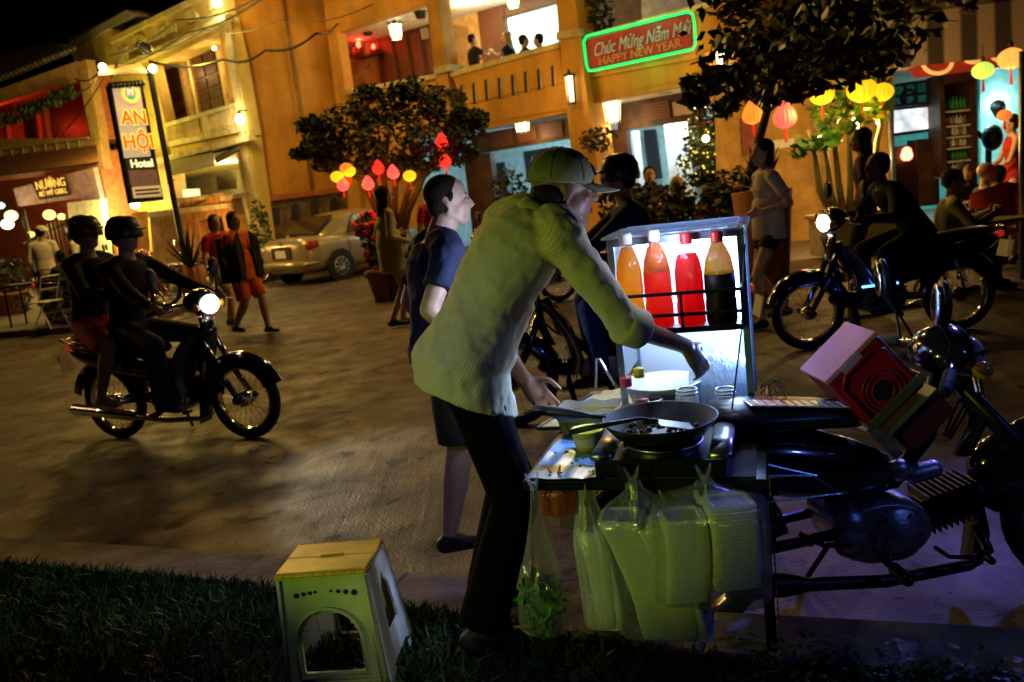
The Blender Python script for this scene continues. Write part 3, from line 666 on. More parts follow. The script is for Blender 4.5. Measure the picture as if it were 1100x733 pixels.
m = MB(); m.prism([V((-90, -12, -.3)), V((70, -12, -.3)), V((70, 160, -.3)), V((-90, 160, -.3))], (0, 0, .3)); tag(m.build('road', ROAD), kind='structure')
# near kerb line (from left to right) and the verge behind the camera side of it
K0, Ka, K1, K2, K3 = G(-60, 594), G(290, 622), G(445, 643), G(770, 691), G(1180, 718)
ker = [K0+(K0-Ka)*1.6, K0, Ka, K1, K2, K3, K3+(K3-K2)*3]
def off(p, d, z): return V((p.x-.38*d, p.y-.92*d, z))
KERBM = mat('kerb_stone', (.2, .18, .16), .8, bump=.4, bs=25, var=.25)
for i in range(len(ker)-1):
    pass
m = MB()
for i in range(len(ker)-1):
    a, b = ker[i], ker[i+1]; m.prism([off(a, 0, -.05), off(b, 0, -.05), off(b, .25, -.05), off(a, .25, -.05)], (0, 0, .165))
ko = m.build('kerb', KERBM, bevel=.012); tag(ko, kind='structure')
m = MB(); pts = [off(p, .248, -.05) for p in ker]+[V((9, -7, -.05)), V((-14, -7, -.05))]; m.prism(pts, (0, 0, .145)); tag(m.build('ground', mat('verge_soil', (.05, .04, .025), .95, bump=.8, bs=20)), kind='structure')
gr = MB(); rg = random.Random(3)
for i in range(36000):
    t = rg.random(); x = -4.2+6.2*t; d = .27+rg.random()**1.4*1.7
    # kerb y at x
    for a, b in zip(ker[:-1], ker[1:]):
        if a.x <= x <= b.x: ky = a.y+(b.y-a.y)*(x-a.x)/(b.x-a.x); break
    y = ky-d
    if y < .9: continue
    thin = 1.0 if x < .0 else .45
    if x > .0 and x < 1.0 and rg.random() < .5: continue
    h_ = rg.uniform(.02, .055)*(1.25 if x < -.3 else 1); a = rg.uniform(0, 6.28); w = rg.uniform(.0025, .005)*1.3; lx, ly = rg.gauss(0, .016), rg.gauss(0, .016)
    p = V((x, y, .094)); dx = V((math.cos(a)*w, math.sin(a)*w, 0))
    gr.add([p-dx, p+dx, p+dx*.7+V((lx*.5, ly*.5, h_*.6)), p+V((lx*1.6, ly*1.6, h_)), p-dx*.7+V((lx*.5, ly*.5, h_*.6))], [(0, 1, 2, 3, 4)])
# broad-leafed ground cover at the right
for i in range(1500):
    x = rg.uniform(.55, 1.75)
    for a, b in zip(ker[:-1], ker[1:]):
        if a.x <= x <= b.x: ky = a.y+(b.y-a.y)*(x-a.x)/(b.x-a.x); break
    p = V((x, ky-.2-rg.random()*.5, .10+rg.random()*.07)); d = V((rg.gauss(0, 1), rg.gauss(0, 1), rg.gauss(0, .6))).normalized()*rg.uniform(.01, .02); w = V((0, 0, 1)).cross(d).normalized()*d.length*.4
    gr.add([p-d, p+w, p+d, p-w], [(0, 1, 2, 3)])
tag(gr.build('grass', mat('grass_blades', (.06, .15, .03), .5, var=.4, vs=9), fix=False), 'short dark green grass growing on the near verge', 'grass', kind='stuff')
# far pavement on the left and the terrace on the right
PAVM = mat('pavement_tiles', (.2, .17, .14), .75, bump=.3, bs=12, var=.25)
pl = [G(-320, 402), G(0, 364), G(160, 352), G(240, 318), V((-6.8, 21, 0)), V((-22, 40, 0)), V((-34, 34, 0))]
m = MB(); m.prism([V((p.x, p.y, -.05)) for p in pl], (0, 0, .17)); tag(m.build('pavement', PAVM, bevel=.02), kind='structure')
pr_ = [V((2.9, 9.6, 0)), V((12, 9.0, 0)), V((16, 26, 0)), V((3.4, 22, 0)), V((2.6, 12.5, 0))]
m = MB(); m.prism([V((p.x, p.y, -.05)) for p in pr_], (0, 0, .16)); tag(m.build('path', mat('terrace_tiles', (.16, .13, .11), .6, bump=.2)), kind='structure')
# ------------------------------------------------------------------ the building planes
PB = Plane(P(269, 190, 20), -300); PW = Plane(P(269, 190, 20), 1515)
cpt = PW.hit(354, 100); PC = Plane(cpt, -650)
PA = Plane(P(96, 150, 24.5), -1300); PDp = Plane(P(860, 180, 13.6), -6000)
WY = mat('yellow_plaster', (.68, .50, .14), .8, stain=.32, bump=.25, bs=10, var=.14, vs=1.5)
WC = mat('ochre_plaster', (.64, .31, .045), .8, stain=.3, bump=.2, bs=8, var=.16, vs=.9)
TRIM = mat('cream_trim', (.72, .60, .30), .7, stain=.5, bump=.15, var=.12)
WHT = mat('white_plaster', (.75, .78, .76), .8, bump=.1)
TEAL = mat('turquoise_plaster', (.12, .5, .5), .7, bump=.1)
GREYT = mat('grey_roof_tiles', (.12, .11, .12), .8, bump=.6, bs=6, var=.3)
SHUT = stripes('shutter_wood', (.16, .05, .02), (.06, .018, .008), (0, 0, 1), 110, .5)
SPLITN = {'stair_rail', 'post', 'wall', 'plain_wall', 'cornice', 'rail', 'window_bars', 'wall_coping', 'plain_corner', 'veranda_opening', 'veranda_post', 'balcony_rail_coping', 'balcony_parapet', 'floor_slab', 'column_right', 'column', 'sign_parapet', 'transom', 'transom_louvre', 'wooden_door', 'inner_door', 'hall_pillar', 'door_frame', 'counter', 'shutter_wall', 'door_panels', 'case', 'shelf', 'address_line', 'parapet_slot', 'slot_reveal', 'window_frame', 'top_lamp', 'dado_niche', 'altar_lamp', 'altar_figure', 'parapet_ornament'}
def part(root, name, m, fn, **k):
    mb = MB()
    if name in SPLITN and hasattr(fn, 'L'):
        for pix, a, b in fn.L: mb = MB(); fn.pl.slab(mb, pix, a, b); o = mb.build(name, m, root, **k)
        return o
    fn(mb)
    if name in SPLITN and not hasattr(fn, 'L'):    # loose pieces become parts of their own
        comp = {}; par_ = list(range(len(mb.v)))
        def find(i):
            while par_[i] != i: par_[i] = par_[par_[i]]; i = par_[i]
            return i
        for f in mb.f:
            for i in f[1:]: par_[find(i)] = find(f[0])
        for f in mb.f: comp.setdefault(find(f[0]), []).append(f)
        for fs in comp.values():
            ids = sorted({i for f in fs for i in f}); mp = {i: j for j, i in enumerate(ids)}; q = MB(); q.add([mb.v[i] for i in ids], [tuple(mp[i] for i in f) for f in fs]); o = q.build(name, m, root, **k)
        return o
    return mb.build(name, m, root, **k)
def quad(pl, pix, a, b): return lambda mb: pl.slab(mb, pix, a, b)
def multi(pl, L): 
    def f(mb):
        for pix, a, b in L: pl.slab(mb, pix, a, b)
    f.L = L; f.pl = pl; return f
def room(root, pl, pix, depth, mw, mf=None, mc=None, names=('back_wall', 'ceiling', 'floor', 'side_wall'), front=-.02, grow=1.0):
    # interior behind an opening: corners in order tl tr br bl
    q = [pl.hit(x, y, 0) for x, y in pix]; n = pl.n; z1 = max(q[0].z, q[1].z)+.02; z0 = min(q[2].z, q[3].z)-.02
    a = V((q[3].x, q[3].y, 0)) if q[3].xy.length else q[3]; us = [(p-pl.o).dot(pl.u) for p in q]+[(pl.hit(x, y, -depth)-pl.o).dot(pl.u) for x, y in pix]; u0, u1 = min(us)-grow*.05, max(us)+grow*.05
    def pt(u, z, o): return V((pl.o.x, pl.o.y, 0))+pl.u*u+n*o+V((0, 0, z))
    def bx(mb, ua, ub, za, zb, oa, ob): mb.prism([pt(ua, za, oa), pt(ub, za, oa), pt(ub, zb, oa), pt(ua, zb, oa)], n*(ob-oa))
    t = .1
    part(root, names[0], mw, lambda mb: bx(mb, u0-t, u1+t, z0-t, z1+t, -depth-t, -depth))
    part(root, names[1], mc or mw, lambda mb: bx(mb, u0-t, u1+t, z1, z1+t, -depth, front-.001))
    part(root, names[2], mf or mw, lambda mb: bx(mb, u0-t, u1+t, z0-t, z0, -depth, front-.001))
    part(root, names[3], mw, lambda mb: bx(mb, u0-t, u0, z0, z1, -depth, front)); part(root, names[3], mw, lambda mb: bx(mb, u1, u1+t, z0, z1, -depth, front))
    def at(fu, fz, o): return pt(u0+(u1-u0)*fu, z0+(z1-z0)*fz, o)
    return at, bx, (u0, u1, z0, z1)
def EM(name, c, e): return mat(name, c, emit=e, ecol=c, var=0)
WARM = (1, .62, .22); 
# ================================================================== yellow house (left)
hb = thing('house', PB.hit(250, 262, 0)*1.0, 0, 'yellow two-storey house with shuttered loggia and white balustrade behind the hotel sign', 'house'); 
hb.location.z = 0; WM[hb.name] = Matrix.Translation(hb.location)
q = multi(PB, [([(118, 44), (205, 2), (237, -14), (241, 19), (135, 70), (121, 75)], -.3, 0),                         # parapet
   ([(133, 70), (160, 57), (178, 134), (181, 168), (152, 176)], -.3, 0),
   ([(236, 22), (243, 18), (253, 60), (268, 146), (258, 150), (252, 112)], -.3, 0.0),
   ([(160, 57), (236, 22), (238, 34), (163, 70)], -.3, 0),
   ([(181, 153), (262, 138), (264, 150), (184, 168)], -.3, 0),
   ([(151, 176), (184, 167), (186, 182), (192, 235), (166, 240)], -.3, 0),
   ([(256, 152), (268, 148), (286, 275), (278, 275)], -.3, 0)])
part(hb, 'wall', WY, q)
part(hb, 'plain_wall', WY, multi(PB, [([(75, 47), (118, 26), (121, 60), (135, 70), (140, 110), (131, 90), (92, 95), (86, 90)], -.3, -.02), ([(86, 90), (92, 90), (113, 178), (106, 178)], -.3, -.02), ([(106, 176), (152, 176), (168, 270), (122, 275)], -.3, -.02), ([(119, 92), (140, 88), (152, 176), (128, 176)], -.3, -.02)]))
part(hb, 'cornice', TRIM, multi(PB, [([(117, 41), (205, -2), (240, -20), (240, -12), (205, 4), (118, 47)], 0, .14), ([(133, 68), (241, 15), (242, 21), (135, 73)], 0, .22), ([(118, 44), (122, 42), (136, 68), (133, 70)], 0, .1)]))
part(hb, 'roof', GREYT, multi(PB, [([(76, 46), (70, 42), (132, 12), (142, 18), (118, 42)], -3, -.35)]))
part(hb, 'roof_coping', mat('grey_coping', (.35, .34, .32), .7), multi(PB, [([(73, 49), (76, 44), (136, 11), (142, 14), (144, 18), (118, 30), (78, 53)], -.34, .05)]))
def par(mb):
    for cx, cy, rx in ((207, 18, 7), (151, 43, 6)):
        pts = [PB.hit(cx+rx*math.cos(a), cy+rx*.95*math.sin(a)-0*a, 0) for a in [k*math.pi/8 for k in range(16)]]; mb.prism(pts, PB.n*.07)
    for x, y in ((183, 30), (171, 36), (228, 4), (131, 58)): PB.slab(mb, [(x-4, y-4), (x+4, y-8), (x+5, y+4), (x-3, y+8)], 0, .05)
part(hb, 'parapet_ornament', TRIM, par, smooth=False)
at, bx, u_ = room(hb, PB, [(162, 68), (238, 32), (255, 128), (178, 152)], 1.0, mat('loggia_plaster', (.7, .42, .14), .8), mc=WY)
for i, (c) in enumerate(([(166, 76), (190, 65), (203, 132), (178, 141)], [(202, 60), (230, 48), (243, 118), (215, 127)])):
    sh_ = part(hb, 'shutter', SHUT, quad(PB, c, -.95, -.87))
    def pan(mb):
        a, b, c2, d = [V((*p, 0)) for p in c]
        for r in range(5):
            for cc in (0, 1):
                f0, f1 = .06+r*.19, .06+r*.19+.15; g0, g1 = .08+cc*.46, .08+cc*.46+.38
                L = lambda g, f_: (a.lerp(b, g)).lerp(d.lerp(c2, g), f_)
                PB.slab(mb, [tuple(L(g0, f0)[:2]), tuple(L(g1, f0)[:2]), tuple(L(g1, f1)[:2]), tuple(L(g0, f1)[:2])], -.87, -.84)
    part(sh_, 'panel', WOODD, pan)
    part(hb, 'door_frame', TRIM, multi(PB, [([(c[0][0]-3, c[0][1]-1), c[0], c[3], (c[3][0]-3, c[3][1]+1)], -.95, -.8), ([c[1], (c[1][0]+3, c[1][1]-2), (c[2][0]+3, c[2][1]), c[2]], -.95, -.8)]))
part(hb, 'rail', TRIM, multi(PB, [([(176, 133), (253, 110), (254, 114), (177, 137)], -.15, .08), ([(180, 153), (261, 136), (262, 141), (181, 158)], -.15, .08), ([(215, 125), (220, 123), (225, 146), (220, 147)], -.12, .04)]))
def balus(mb):
    for i in range(26):
        if i == 12: continue
        f = (i+.5)/26; x = 178+(253-178)*f; y = 136+(114-136)*f; x2 = 182+(260-182)*f; y2 = 154+(139-154)*f
        t = PB.hit(x, y, -.04); b = PB.hit(x2, y2, -.04); b = V((t.x, t.y, b.z)); h = t.z-b.z
        mb.lathe(b, [(.035, 0), (.035, h*.08), (.055, h*.3), (.03, h*.6), (.05, h*.8), (.035, h)], None, 8)
part(hb, 'balusters', TRIM, balus, smooth=True)
part(hb, 'floor_band', TRIM, multi(PB, [([(152, 174), (184, 166), (266, 146), (268, 151), (185, 172), (153, 180)], 0, .18)]))
# narrow dark window of the side bay
part(hb, 'window', mat('dark_pane', (.02, .012, .01), .3), multi(PB, [([(92, 92), (118, 90), (128, 176), (111, 178)], -.28, -.2)]))
part(hb, 'window_bars', TRIM, multi(PB, [([(92, 92), (118, 90), (119, 94), (93, 96)], -.1, .04), ([(104, 142), (127, 143), (128, 147), (105, 146)], -.1, .02), ([(111, 145), (113, 145), (118, 175), (116, 175)], -.12, .0), ([(119, 145), (121, 145), (126, 175), (124, 175)], -.12, .0)]))
# ground floor: awning and lit room
at, bx, uu = room(hb, PB, [(186, 184), (252, 165), (266, 262), (198, 275)], 3.0, mat('shop_plaster', (.8, .72, .4), .8), names=('shop_back_wall', 'shop_ceiling', 'shop_floor', 'shop_side_wall'))
part(hb, 'awning', stripes('awning_stripes', (.35, .3, .2), (.08, .03, .02), tuple(PB.u), 26, .8), lambda mb: mb.prism([PB.hit(177, 172, .05), PB.hit(228, 163, .05), PB.hit(231, 178, .75), PB.hit(180, 190, .75)], (0, 0, .03)))
part(hb, 'window_hood', BLACKM, lambda mb: mb.prism([PB.hit(231, 172, .05), PB.hit(256, 158, .05), PB.hit(258, 162, .5), PB.hit(233, 176, .5)], (0, 0, .05)))
sg = part(hb, 'shop_sign', EM('lit_menu_sign', (1, .85, .45), 1.1), multi(PB, [([(196, 204), (212, 203), (213, 211), (197, 212)], .1, .16)]))
part(hb, 'picture_frame', mat('brass_frame', (.5, .4, .15), .4, .6), multi(PB, [([(232, 190), (253, 184), (255, 203), (234, 205)], -3.1, -3.0)]))
part(hb, 'shop_door', WOODD, multi(PB, [([(254, 204), (266, 200), (278, 262), (264, 264)], -.7, -.6)]))
def gables(mb):
    PB.slab(mb, [(140, 230), (146, 228), (150, 285), (144, 285)], .9, 1.2)
    PB.slab(mb, [(160, 228), (192, 224), (193, 216), (206, 214), (207, 224), (196, 226), (208, 290), (166, 295)], .9, 1.1)
    PB.slab(mb, [(206, 222), (220, 217), (228, 208), (236, 215), (240, 213), (248, 212), (258, 262), (245, 265), (238, 232), (212, 238), (222, 280), (212, 285)], .9, 1.15)
w = MB(); gables(w); gw = w.build('garden_wall', mat('orange_plaster', (.62, .3, .08), .85, stain=.5, bump=.2, var=.2)); tag(gw, 'orange plaster garden wall with a pointed gateway in front of the yellow house', 'wall')
part(gw, 'wall_coping', TRIM, multi(PB, [([(158, 228), (248, 218), (248, 223), (159, 234)], 1.14, 1.22), ([(190, 213), (207, 211), (207, 216), (191, 218)], .85, 1.24), ([(236, 211), (250, 209), (250, 213), (237, 216)], .85, 1.24)]))
part(hb, 'gateway_door', BLACKP, multi(PB, [([(216, 238), (238, 234), (250, 280), (226, 285)], .6, .7)]))
# right-hand end wall with the stone dado
def pipes(mb):
    for x, y0, y1 in ((300, -20, 215),):
        a = PW.hit(x, y0, .09); b_ = V((a.x, a.y, PW.hit(x, y1, .09).z)); mb.tube([a, b_], .035, 8)
        for k in range(5): mb.torus(a.lerp(b_, k/4.5), .04, .014, None, 10, 5)
part(hb, 'drain_pipe', mat('rusty_pipe', (.3, .18, .09), .7, stain=.5), pipes, smooth=True)
wl = part(hb, 'end_wall', WC, multi(PW, [([(232, -60), (345, -90), (352, 20), (372, 203), (378, 300), (291, 310), (269, 190), (242, 20)], -.4, 0)]))
STONE = mat('rubble_stone', (.16, .11, .07), .9, bump=1, bs=9, var=.35, vs=5)
part(hb, 'stone_dado', STONE, multi(PW, [([(283, 217), (371, 207), (380, 300), (293, 305)], .01, .06)]))
part(hb, 'dado_coping', mat('red_clay_coping', (.4, .12, .05), .8, bump=.3), multi(PW, [([(281, 211), (369, 201), (370, 206), (282, 217)], .0, .16)]))
part(hb, 'dado_niche', BLACKP, lambda mb: [PW.slab(mb, [(x-4, y-7), (x, y-10), (x+4, y-8), (x+5, y+8), (x-4, y+9)], .06, .075) for x, y in ((296, 232), (317, 228), (338, 224), (359, 222))])
part(hb, 'plain_corner', TRIM, multi(PB, [([(239, 16), (244, 14), (262, 140), (270, 190), (290, 300), (283, 300), (263, 190), (256, 140)], .0, .06)]))
# string of bulbs in the loggia
for i, (x, y) in enumerate(((176, 64), (200, 53), (214, 47), (230, 50))):
    part(hb, 'bulb', EM('warm_bulb', (1, .7, .3), 16), lambda mb: mb.ell(PB.hit(x, y+2, -.5), .05), smooth=True)
light('POINT', PB.hit(190, 80, -.4), 18, (1, .6, .2), .12); light('POINT', PB.hit(225, 66, -.4), 18, (1, .6, .2), .12)
light('POINT', PB.hit(247, 186, -1.2), 110, (1, .9, .5), .2)
def lampthing(pl, x, y, o, r, lab, c, e, pw=0, name='wall_lamp', cat='lamp', grp=None, lc=None):
    p = pl.hit(x, y, o); t = thing(name, p, 0, lab, cat, grp)
    m_ = MB(); m_.ell(p, (r, r, r*1.1)); m_.build('bulb', EM('em_%s_%g' % (lab[:6], e), c, e), t, smooth=True)
    m_ = MB(); m_.tube([p+V((0, 0, r)), p+V((0, 0, r*1.8)), p+V((0, 0, r*1.9))-pl.n*(o+.0)], .015, 6); m_.cap(p+V((0, 0, r*.9)), p+V((0, 0, r*1.6)), r*.5, r*.3); m_.build('bracket', BLACKM, t)
    if pw: light('POINT', p+pl.n*(r+.12), pw, lc or c, r)
    return t
lampthing(PB, 233, 3, .25, .1, 'bright floodlight at the top corner of the yellow house parapet', (1, .92, .5), 20, 60)
lampthing(PB, 258, 128, .22, .1, 'bright lamp on the balcony corner of the yellow house', (1, .9, .5), 22, 40)
lampthing(PB, 145, 219, .5, .13, 'white globe lamp on the wall below the hotel sign', (1, .95, .7), 9, 50)
lampthing(PB, 182, 202, .2, .1, 'small red lantern under the striped awning', (1, .12, .03), 5, 14)
light('POINT', PB.hit(110, 130, 1.5), 170, (1, .78, .10), .15); light('POINT', PB.hit(118, 238, 1.2), 230, (1, .80, .06), .2); light('POINT', PB.hit(210, 60, 2.2), 150, (1, .74, .12), .2); light('POINT', PB.hit(185, 255, 2.4), 110, (1, .5, .15), .2)
# hanging flower pots on the yellow wall
for i, (x, y) in enumerate(((103, 252), (119, 249), (137, 248))):
    p = PB.hit(x, y, .25); t = thing('flower_pot', p, 0, ('leftmost', 'middle', 'rightmost')[i]+' of the three small white pots with green sprigs on the yellow wall', 'plant pot', 'wall pots')
    m_ = MB(); m_.lathe(p-V((0, 0, .12)), [(.001, 0), (.1, 0), (.14, .2), (.12, .2), (.09, .03)], None, 14); m_.build('pot', WHITEP, t, smooth=True)
    m_ = MB(); leaf_cloud(m_, [(p+V((0, 0, .22)), (.25, .15, .16))], 50, .11); m_.build('leaves', LEAF, t, fix=False)
# ================================================================== far-left red-lit house
ha = thing('house', PA.hit(60, 240, 0)*1.0, 0, 'tile-roofed house with a red-lit upper veranda at the far left', 'house'); ha.location.z = 0; WM[ha.name] = Matrix.Translation(ha.location)
part(ha, 'wall', mat('red_side_plaster', (.5, .3, .15), .8), multi(PA, [([(-60, 150), (106, 148), (112, 182), (-60, 200)], -.3, 0), ([(82, 68), (92, 64), (108, 150), (98, 152)], -.3, 0), ([(-90, 128), (82, 66), (88, 84), (-90, 138)], -.3, 0), ([(-60, 238), (-20, 235), (-15, 330), (-60, 330)], -.3, 0)]))
part(ha, 'roof', GREYT, lambda mb: mb.prism([PA.hit(-110, 128, .5), PA.hit(80, 50, .5), PA.hit(45, 42, -3.5), PA.hit(34, 46, -3.5), PA.hit(-110, 96, -3.5)], (0, 0, -.14)))
def tiles(mb):
    for i in range(48):
        a = PA.hit(-110, 130, .53).lerp(PA.hit(80, 52, .53), i/47); b = PA.hit(-110, 98, -3.4).lerp(PA.hit(45, 44, -3.4), i/47); mb.tube([a, b], .05, 6)
part(ha, 'roof_tiles', GREYT, tiles, smooth=True)
room(ha, PA, [(-80, 138), (84, 80), (98, 150), (-70, 162)], 2.6, mat('veranda_plaster', (.5, .16, .08), .8), mf=WOODD, mc=WOODD)
part(ha, 'veranda_opening', BLACKP, multi(PA, [([(50, 112), (88, 92), (96, 148), (54, 152)], -2.4, -2.2), ([(24, 122), (34, 118), (38, 152), (28, 154)], -2.5, -2.4)]))
part(ha, 'veranda_post', mat('red_post', (.45, .05, .03), .6), multi(PA, [([(2, 128), (6, 126), (9, 160), (4, 160)], -.3, -.15), ([(42, 112), (46, 110), (52, 154), (47, 155)], -.3, -.15)]))
part(ha, 'veranda_rail', mat('pale_rail', (.5, .4, .3), .5), lambda mb: (mb.tube([PA.hit(-70, 168, .06), PA.hit(0, 161, .06), PA.hit(95, 148, .06)], .035, 6), [mb.tube([PA.hit(x, 162-.14*x, .06), PA.hit(x+2, 172-.14*x, .06)], .02, 5) for x in range(-60, 96, 12)]))
mm = MB(); rr_ = random.Random(2)
for i in range(240):
    x = rr_.uniform(2, 80); y = 124-x*.44+rr_.uniform(0, 16); p = PA.hit(x, y, .15+rr_.random()*.2); d = V((rr_.gauss(0, 1), rr_.gauss(0, 1), rr_.gauss(0, 1))).normalized()*.13; w_ = d.orthogonal().normalized()*.06; mm.add([p-d, p+w_, p+d, p-w_], [(0, 1, 2, 3)])
vn = mm.build('climbing_plant', LEAFD, fix=False); tag(vn, 'dark leafy creeper hanging under the eave of the red-lit veranda', 'plant')
part(ha, 'awning', mat('awning_canvas', (.2, .08, .05), .85), lambda mb: mb.prism([PA.hit(-80, 178, .02), PA.hit(104, 158, .02), PA.hit(106, 176, 1.6), PA.hit(-80, 200, 1.6)], (0, 0, .05)))
room(ha, PA, [(-60, 196), (104, 182), (108, 300), (-60, 330)], 2.8, mat('cafe_red_plaster', (.55, .2, .1), .8), names=('shop_back_wall', 'shop_ceiling', 'shop_floor', 'shop_side_wall'), front=-.01)
part(ha, 'shop_fascia', mat('cream_fascia', (.7, .5, .4), .7, bump=.3), multi(PA, [([(14, 203), (42, 196), (70, 188), (100, 180), (108, 215), (76, 214), (20, 222)], .1, .25)]))
sgn = thing('shop_sign', PA.hit(54, 203, .4), 0, 'small dark sign with gold lettering over the far-left shop front', 'sign')
mb = MB(); PA.slab(mb, [(34, 196), (68, 190), (74, 210), (42, 215)], .3, .36); mb.build('board', mat('brown_board', (.05, .025, .01), .5), sgn)
text('NƯỚNG', .34, PA.hit(54, 198, .37), PA.u, V((0, 0, 1)), EM('gold_letters', (1, .6, .1), .9), sgn, ext=.01); text('BÒ MỸ GRILL', .2, PA.hit(57, 207, .37), PA.u, V((0, 0, 1)), MT['gold_letters'], sgn, ext=.01)
part(ha, 'white_wall', WHITEP, multi(PA, [([(72, 218), (108, 214), (116, 290), (80, 290)], .3, .5)]))
light('POINT', PA.hit(12, 138, -1.0), 80, (1, .04, .01), .2); light('POINT', PA.hit(50, 140, -1.2), 30, (1, .06, .01), .2); light('POINT', PA.hit(50, 225, -.8), 40, (1, .12, .04), .2)
light('POINT', PA.hit(90, 205, 1.2), 6, (.9, .5, 1), .1); light('POINT', PA.hit(-10, 240, 1.5), 60, (1, .7, .3), .2); light('POINT', PA.hit(85, 260, 1.8), 55, (1, .75, .25), .2)
for i, (x, y, c, l) in enumerate(((12, 232, (1, .85, .25), 'yellow round paper lantern, upper one of the pair at the left edge'), (8, 241, (1, .9, .6), 'pale round paper lantern, lower one of the pair at the left edge'), (53, 231, (1, .65, .12), 'round amber paper lantern above the railing gate'), (66, 233, (1, .6, .15), 'small amber lantern right beside the round one above the railing gate'), (33, 252, (1, .55, .15), 'small amber lantern low beside the railing gate'), (1, 221, (.4, 1, .9), 'pale turquoise lamp at the left edge of the shop front'))):
    p = PA.hit(x, y, 2.0 if i < 2 else .8); t = thing('paper_lantern', p, 0, l, 'lantern', 'lanterns at the far-left shop')
    r = .14 if i in (0, 1, 2) else .09; m_ = MB(); m_.ell(p, (r*1.15, r*1.15, r)); m_.build('shade', EM('lan%d' % i, c, 3.5), t, smooth=True); m_ = MB(); m_.tube([p+V((0, 0, r)), p+V((0, 0, r+.5))], .008, 4); m_.build('cord', BLACKP, t)
# railing gate
gt = thing('railing_gate', PA.hit(50, 330, 1.6), 0, 'black iron railing gate with a sloping top before the far-left shop', 'gate')
def rails(mb):
    for i in range(12):
        f = i/11; x = 26+44*f; yt = 262-20*f if i not in (0,) else 235; a = PA.hit(x, yt-10, 1.6); b = PA.hit(x+14, 322-6*f, 1.6); mb.tube([a, V((a.x, a.y, .12))], .018, 5)
    mb.tube([PA.hit(26, 262, 1.6), PA.hit(70, 240, 1.6)], .025, 5); mb.tube([PA.hit(30, 300, 1.6), PA.hit(78, 290, 1.6)], .025, 5)
part(gt, 'bars', BLACKM, rails); part(gt, 'post', BLACKM, lambda mb: [mb.tube([PA.hit(x, y, 1.6), V((PA.hit(x, y, 1.6).x, PA.hit(x, y, 1.6).y, .1))], .04, 6) for x, y in ((24, 232), (72, 236))])
# ================================================================== hotel sign on its pole
HS = Plane(P(146, 150, 15.5), 1250)
hs = thing('hotel_sign', V((HS.hit(190, 200, 0).x, HS.hit(190, 200, 0).y, .12)), 0, 'tall lit hotel sign with a small tiled roof on a black pole', 'sign')
def v2(x, y, o=0): return HS.hit(x, y, o)
part(hs, 'pole', BLACKM, lambda mb: mb.tube([V((v2(160, 72, -.1).x, v2(160, 72, -.1).y, .12)), v2(160, 72, -.1)], .055, 10))
part(hs, 'board', BLACKM, multi(HS, [([(117, 92), (153, 90), (176, 215), (141, 219)], -.12, .0)]))
fc = stripes('sign_face', (.20, .16, .09), (.30, .15, .07), (.0, 0, 1), 9, .5, bump=0)
bb = fc.node_tree.nodes['Principled BSDF']; bb.inputs['Emission Color'].default_value = (.62, .46, .24, 1); bb.inputs['Emission Strength'].default_value = .75
part(hs, 'sign_face', fc, multi(HS, [([(121, 94), (150, 92), (162, 168), (134, 170)], .002, .02)]))
part(hs, 'hotel_panel', mat('dark_green_panel', (.01, .05, .05), .5), multi(HS, [([(135, 171), (166, 170), (168, 181), (137, 182)], .002, .025)]))
part(hs, 'picture_panel', mat('sign_picture', (.25, .08, .04), .5, emit=.12, ecol=(.5, .25, .15), var=.4, vs=8, col2=(.05, .08, .12)), multi(HS, [([(138, 183), (168, 182), (172, 199), (141, 200)], .002, .02)]))
pp = part(hs, 'address_panel', EM('cream_lit_panel', (.6, .45, .22), .5), multi(HS, [([(142, 201), (172, 199), (174, 211), (144, 213)], .002, .02)]))
ORL = EM('orange_letters', (1, .07, .01), 1.0); YO = EM('yellow_outline', (1, .62, .08), 1.0); U, Z = HS.u, V((0, 0, 1))
text('AN', .34, v2(144, 127, .03), U, Z, YO, hs, bold=.022, ext=.004); text('AN', .34, v2(144, 127, .045), U, Z, ORL, hs, bold=.004)
text('HỘI', .34, v2(149, 153, .03), U, Z, YO, hs, bold=.022, ext=.004); text('HỘI', .34, v2(149, 153, .045), U, Z, ORL, hs, bold=.004)
text('Hotel', .19, v2(152.5, 176, .03), U, Z, EM('cream_letters', (1, .85, .5), 1.2), hs, bold=.004)
for i in range(2): part(hs, 'address_line', BLACKP, multi(HS, [([(145+i, 204+i*4), (171+i, 202+i*4), (171+i, 204+i*4), (145+i, 206+i*4)], .02, .024)]))
part(hs, 'emblem', YO, lambda mb: mb.torus(v2(140, 101, .03), .14, .028, frame(HS.n, HS.u).to_3x3() @ My(math.pi/2), 28, 6), smooth=True)
part(hs, 'emblem_wave', mat('emblem_green', (.02, .3, .15), .5, emit=.4, ecol=(.05, .5, .3), var=0), multi(HS, [([(137, 104), (145, 103), (143, 108), (140, 108)], .02, .04)])); text('M', .14, v2(140, 99, .03), U, Z, EM('white_letters', (1, .95, .8), 1), hs)
part(hs, 'sign_roof', mat('clay_roof', (.35, .27, .16), .8, bump=.5), lambda mb: (mb.prism([v2(106, 81, .28), v2(158, 79, .28), v2(152, 71, -.06), v2(114, 73, -.06)], (0, 0, .04)), mb.prism([v2(106, 82, -.4), v2(158, 80, -.4), v2(152, 71, -.06), v2(114, 73, -.06)], (0, 0, .04))))
part(hs, 'scalloped_trim', BLACKP, lambda mb: [mb.ell(v2(119+i*4.2, 92-i*.3, .06), (.06, .03, .06)) for i in range(9)], smooth=True)
part(hs, 'top_lamp', EM('sign_lamp', (1, .85, .4), 25), lambda mb: (mb.ell(v2(110, 72, .1), .06), mb.ell(v2(164, 74, .1), .07)), smooth=True)
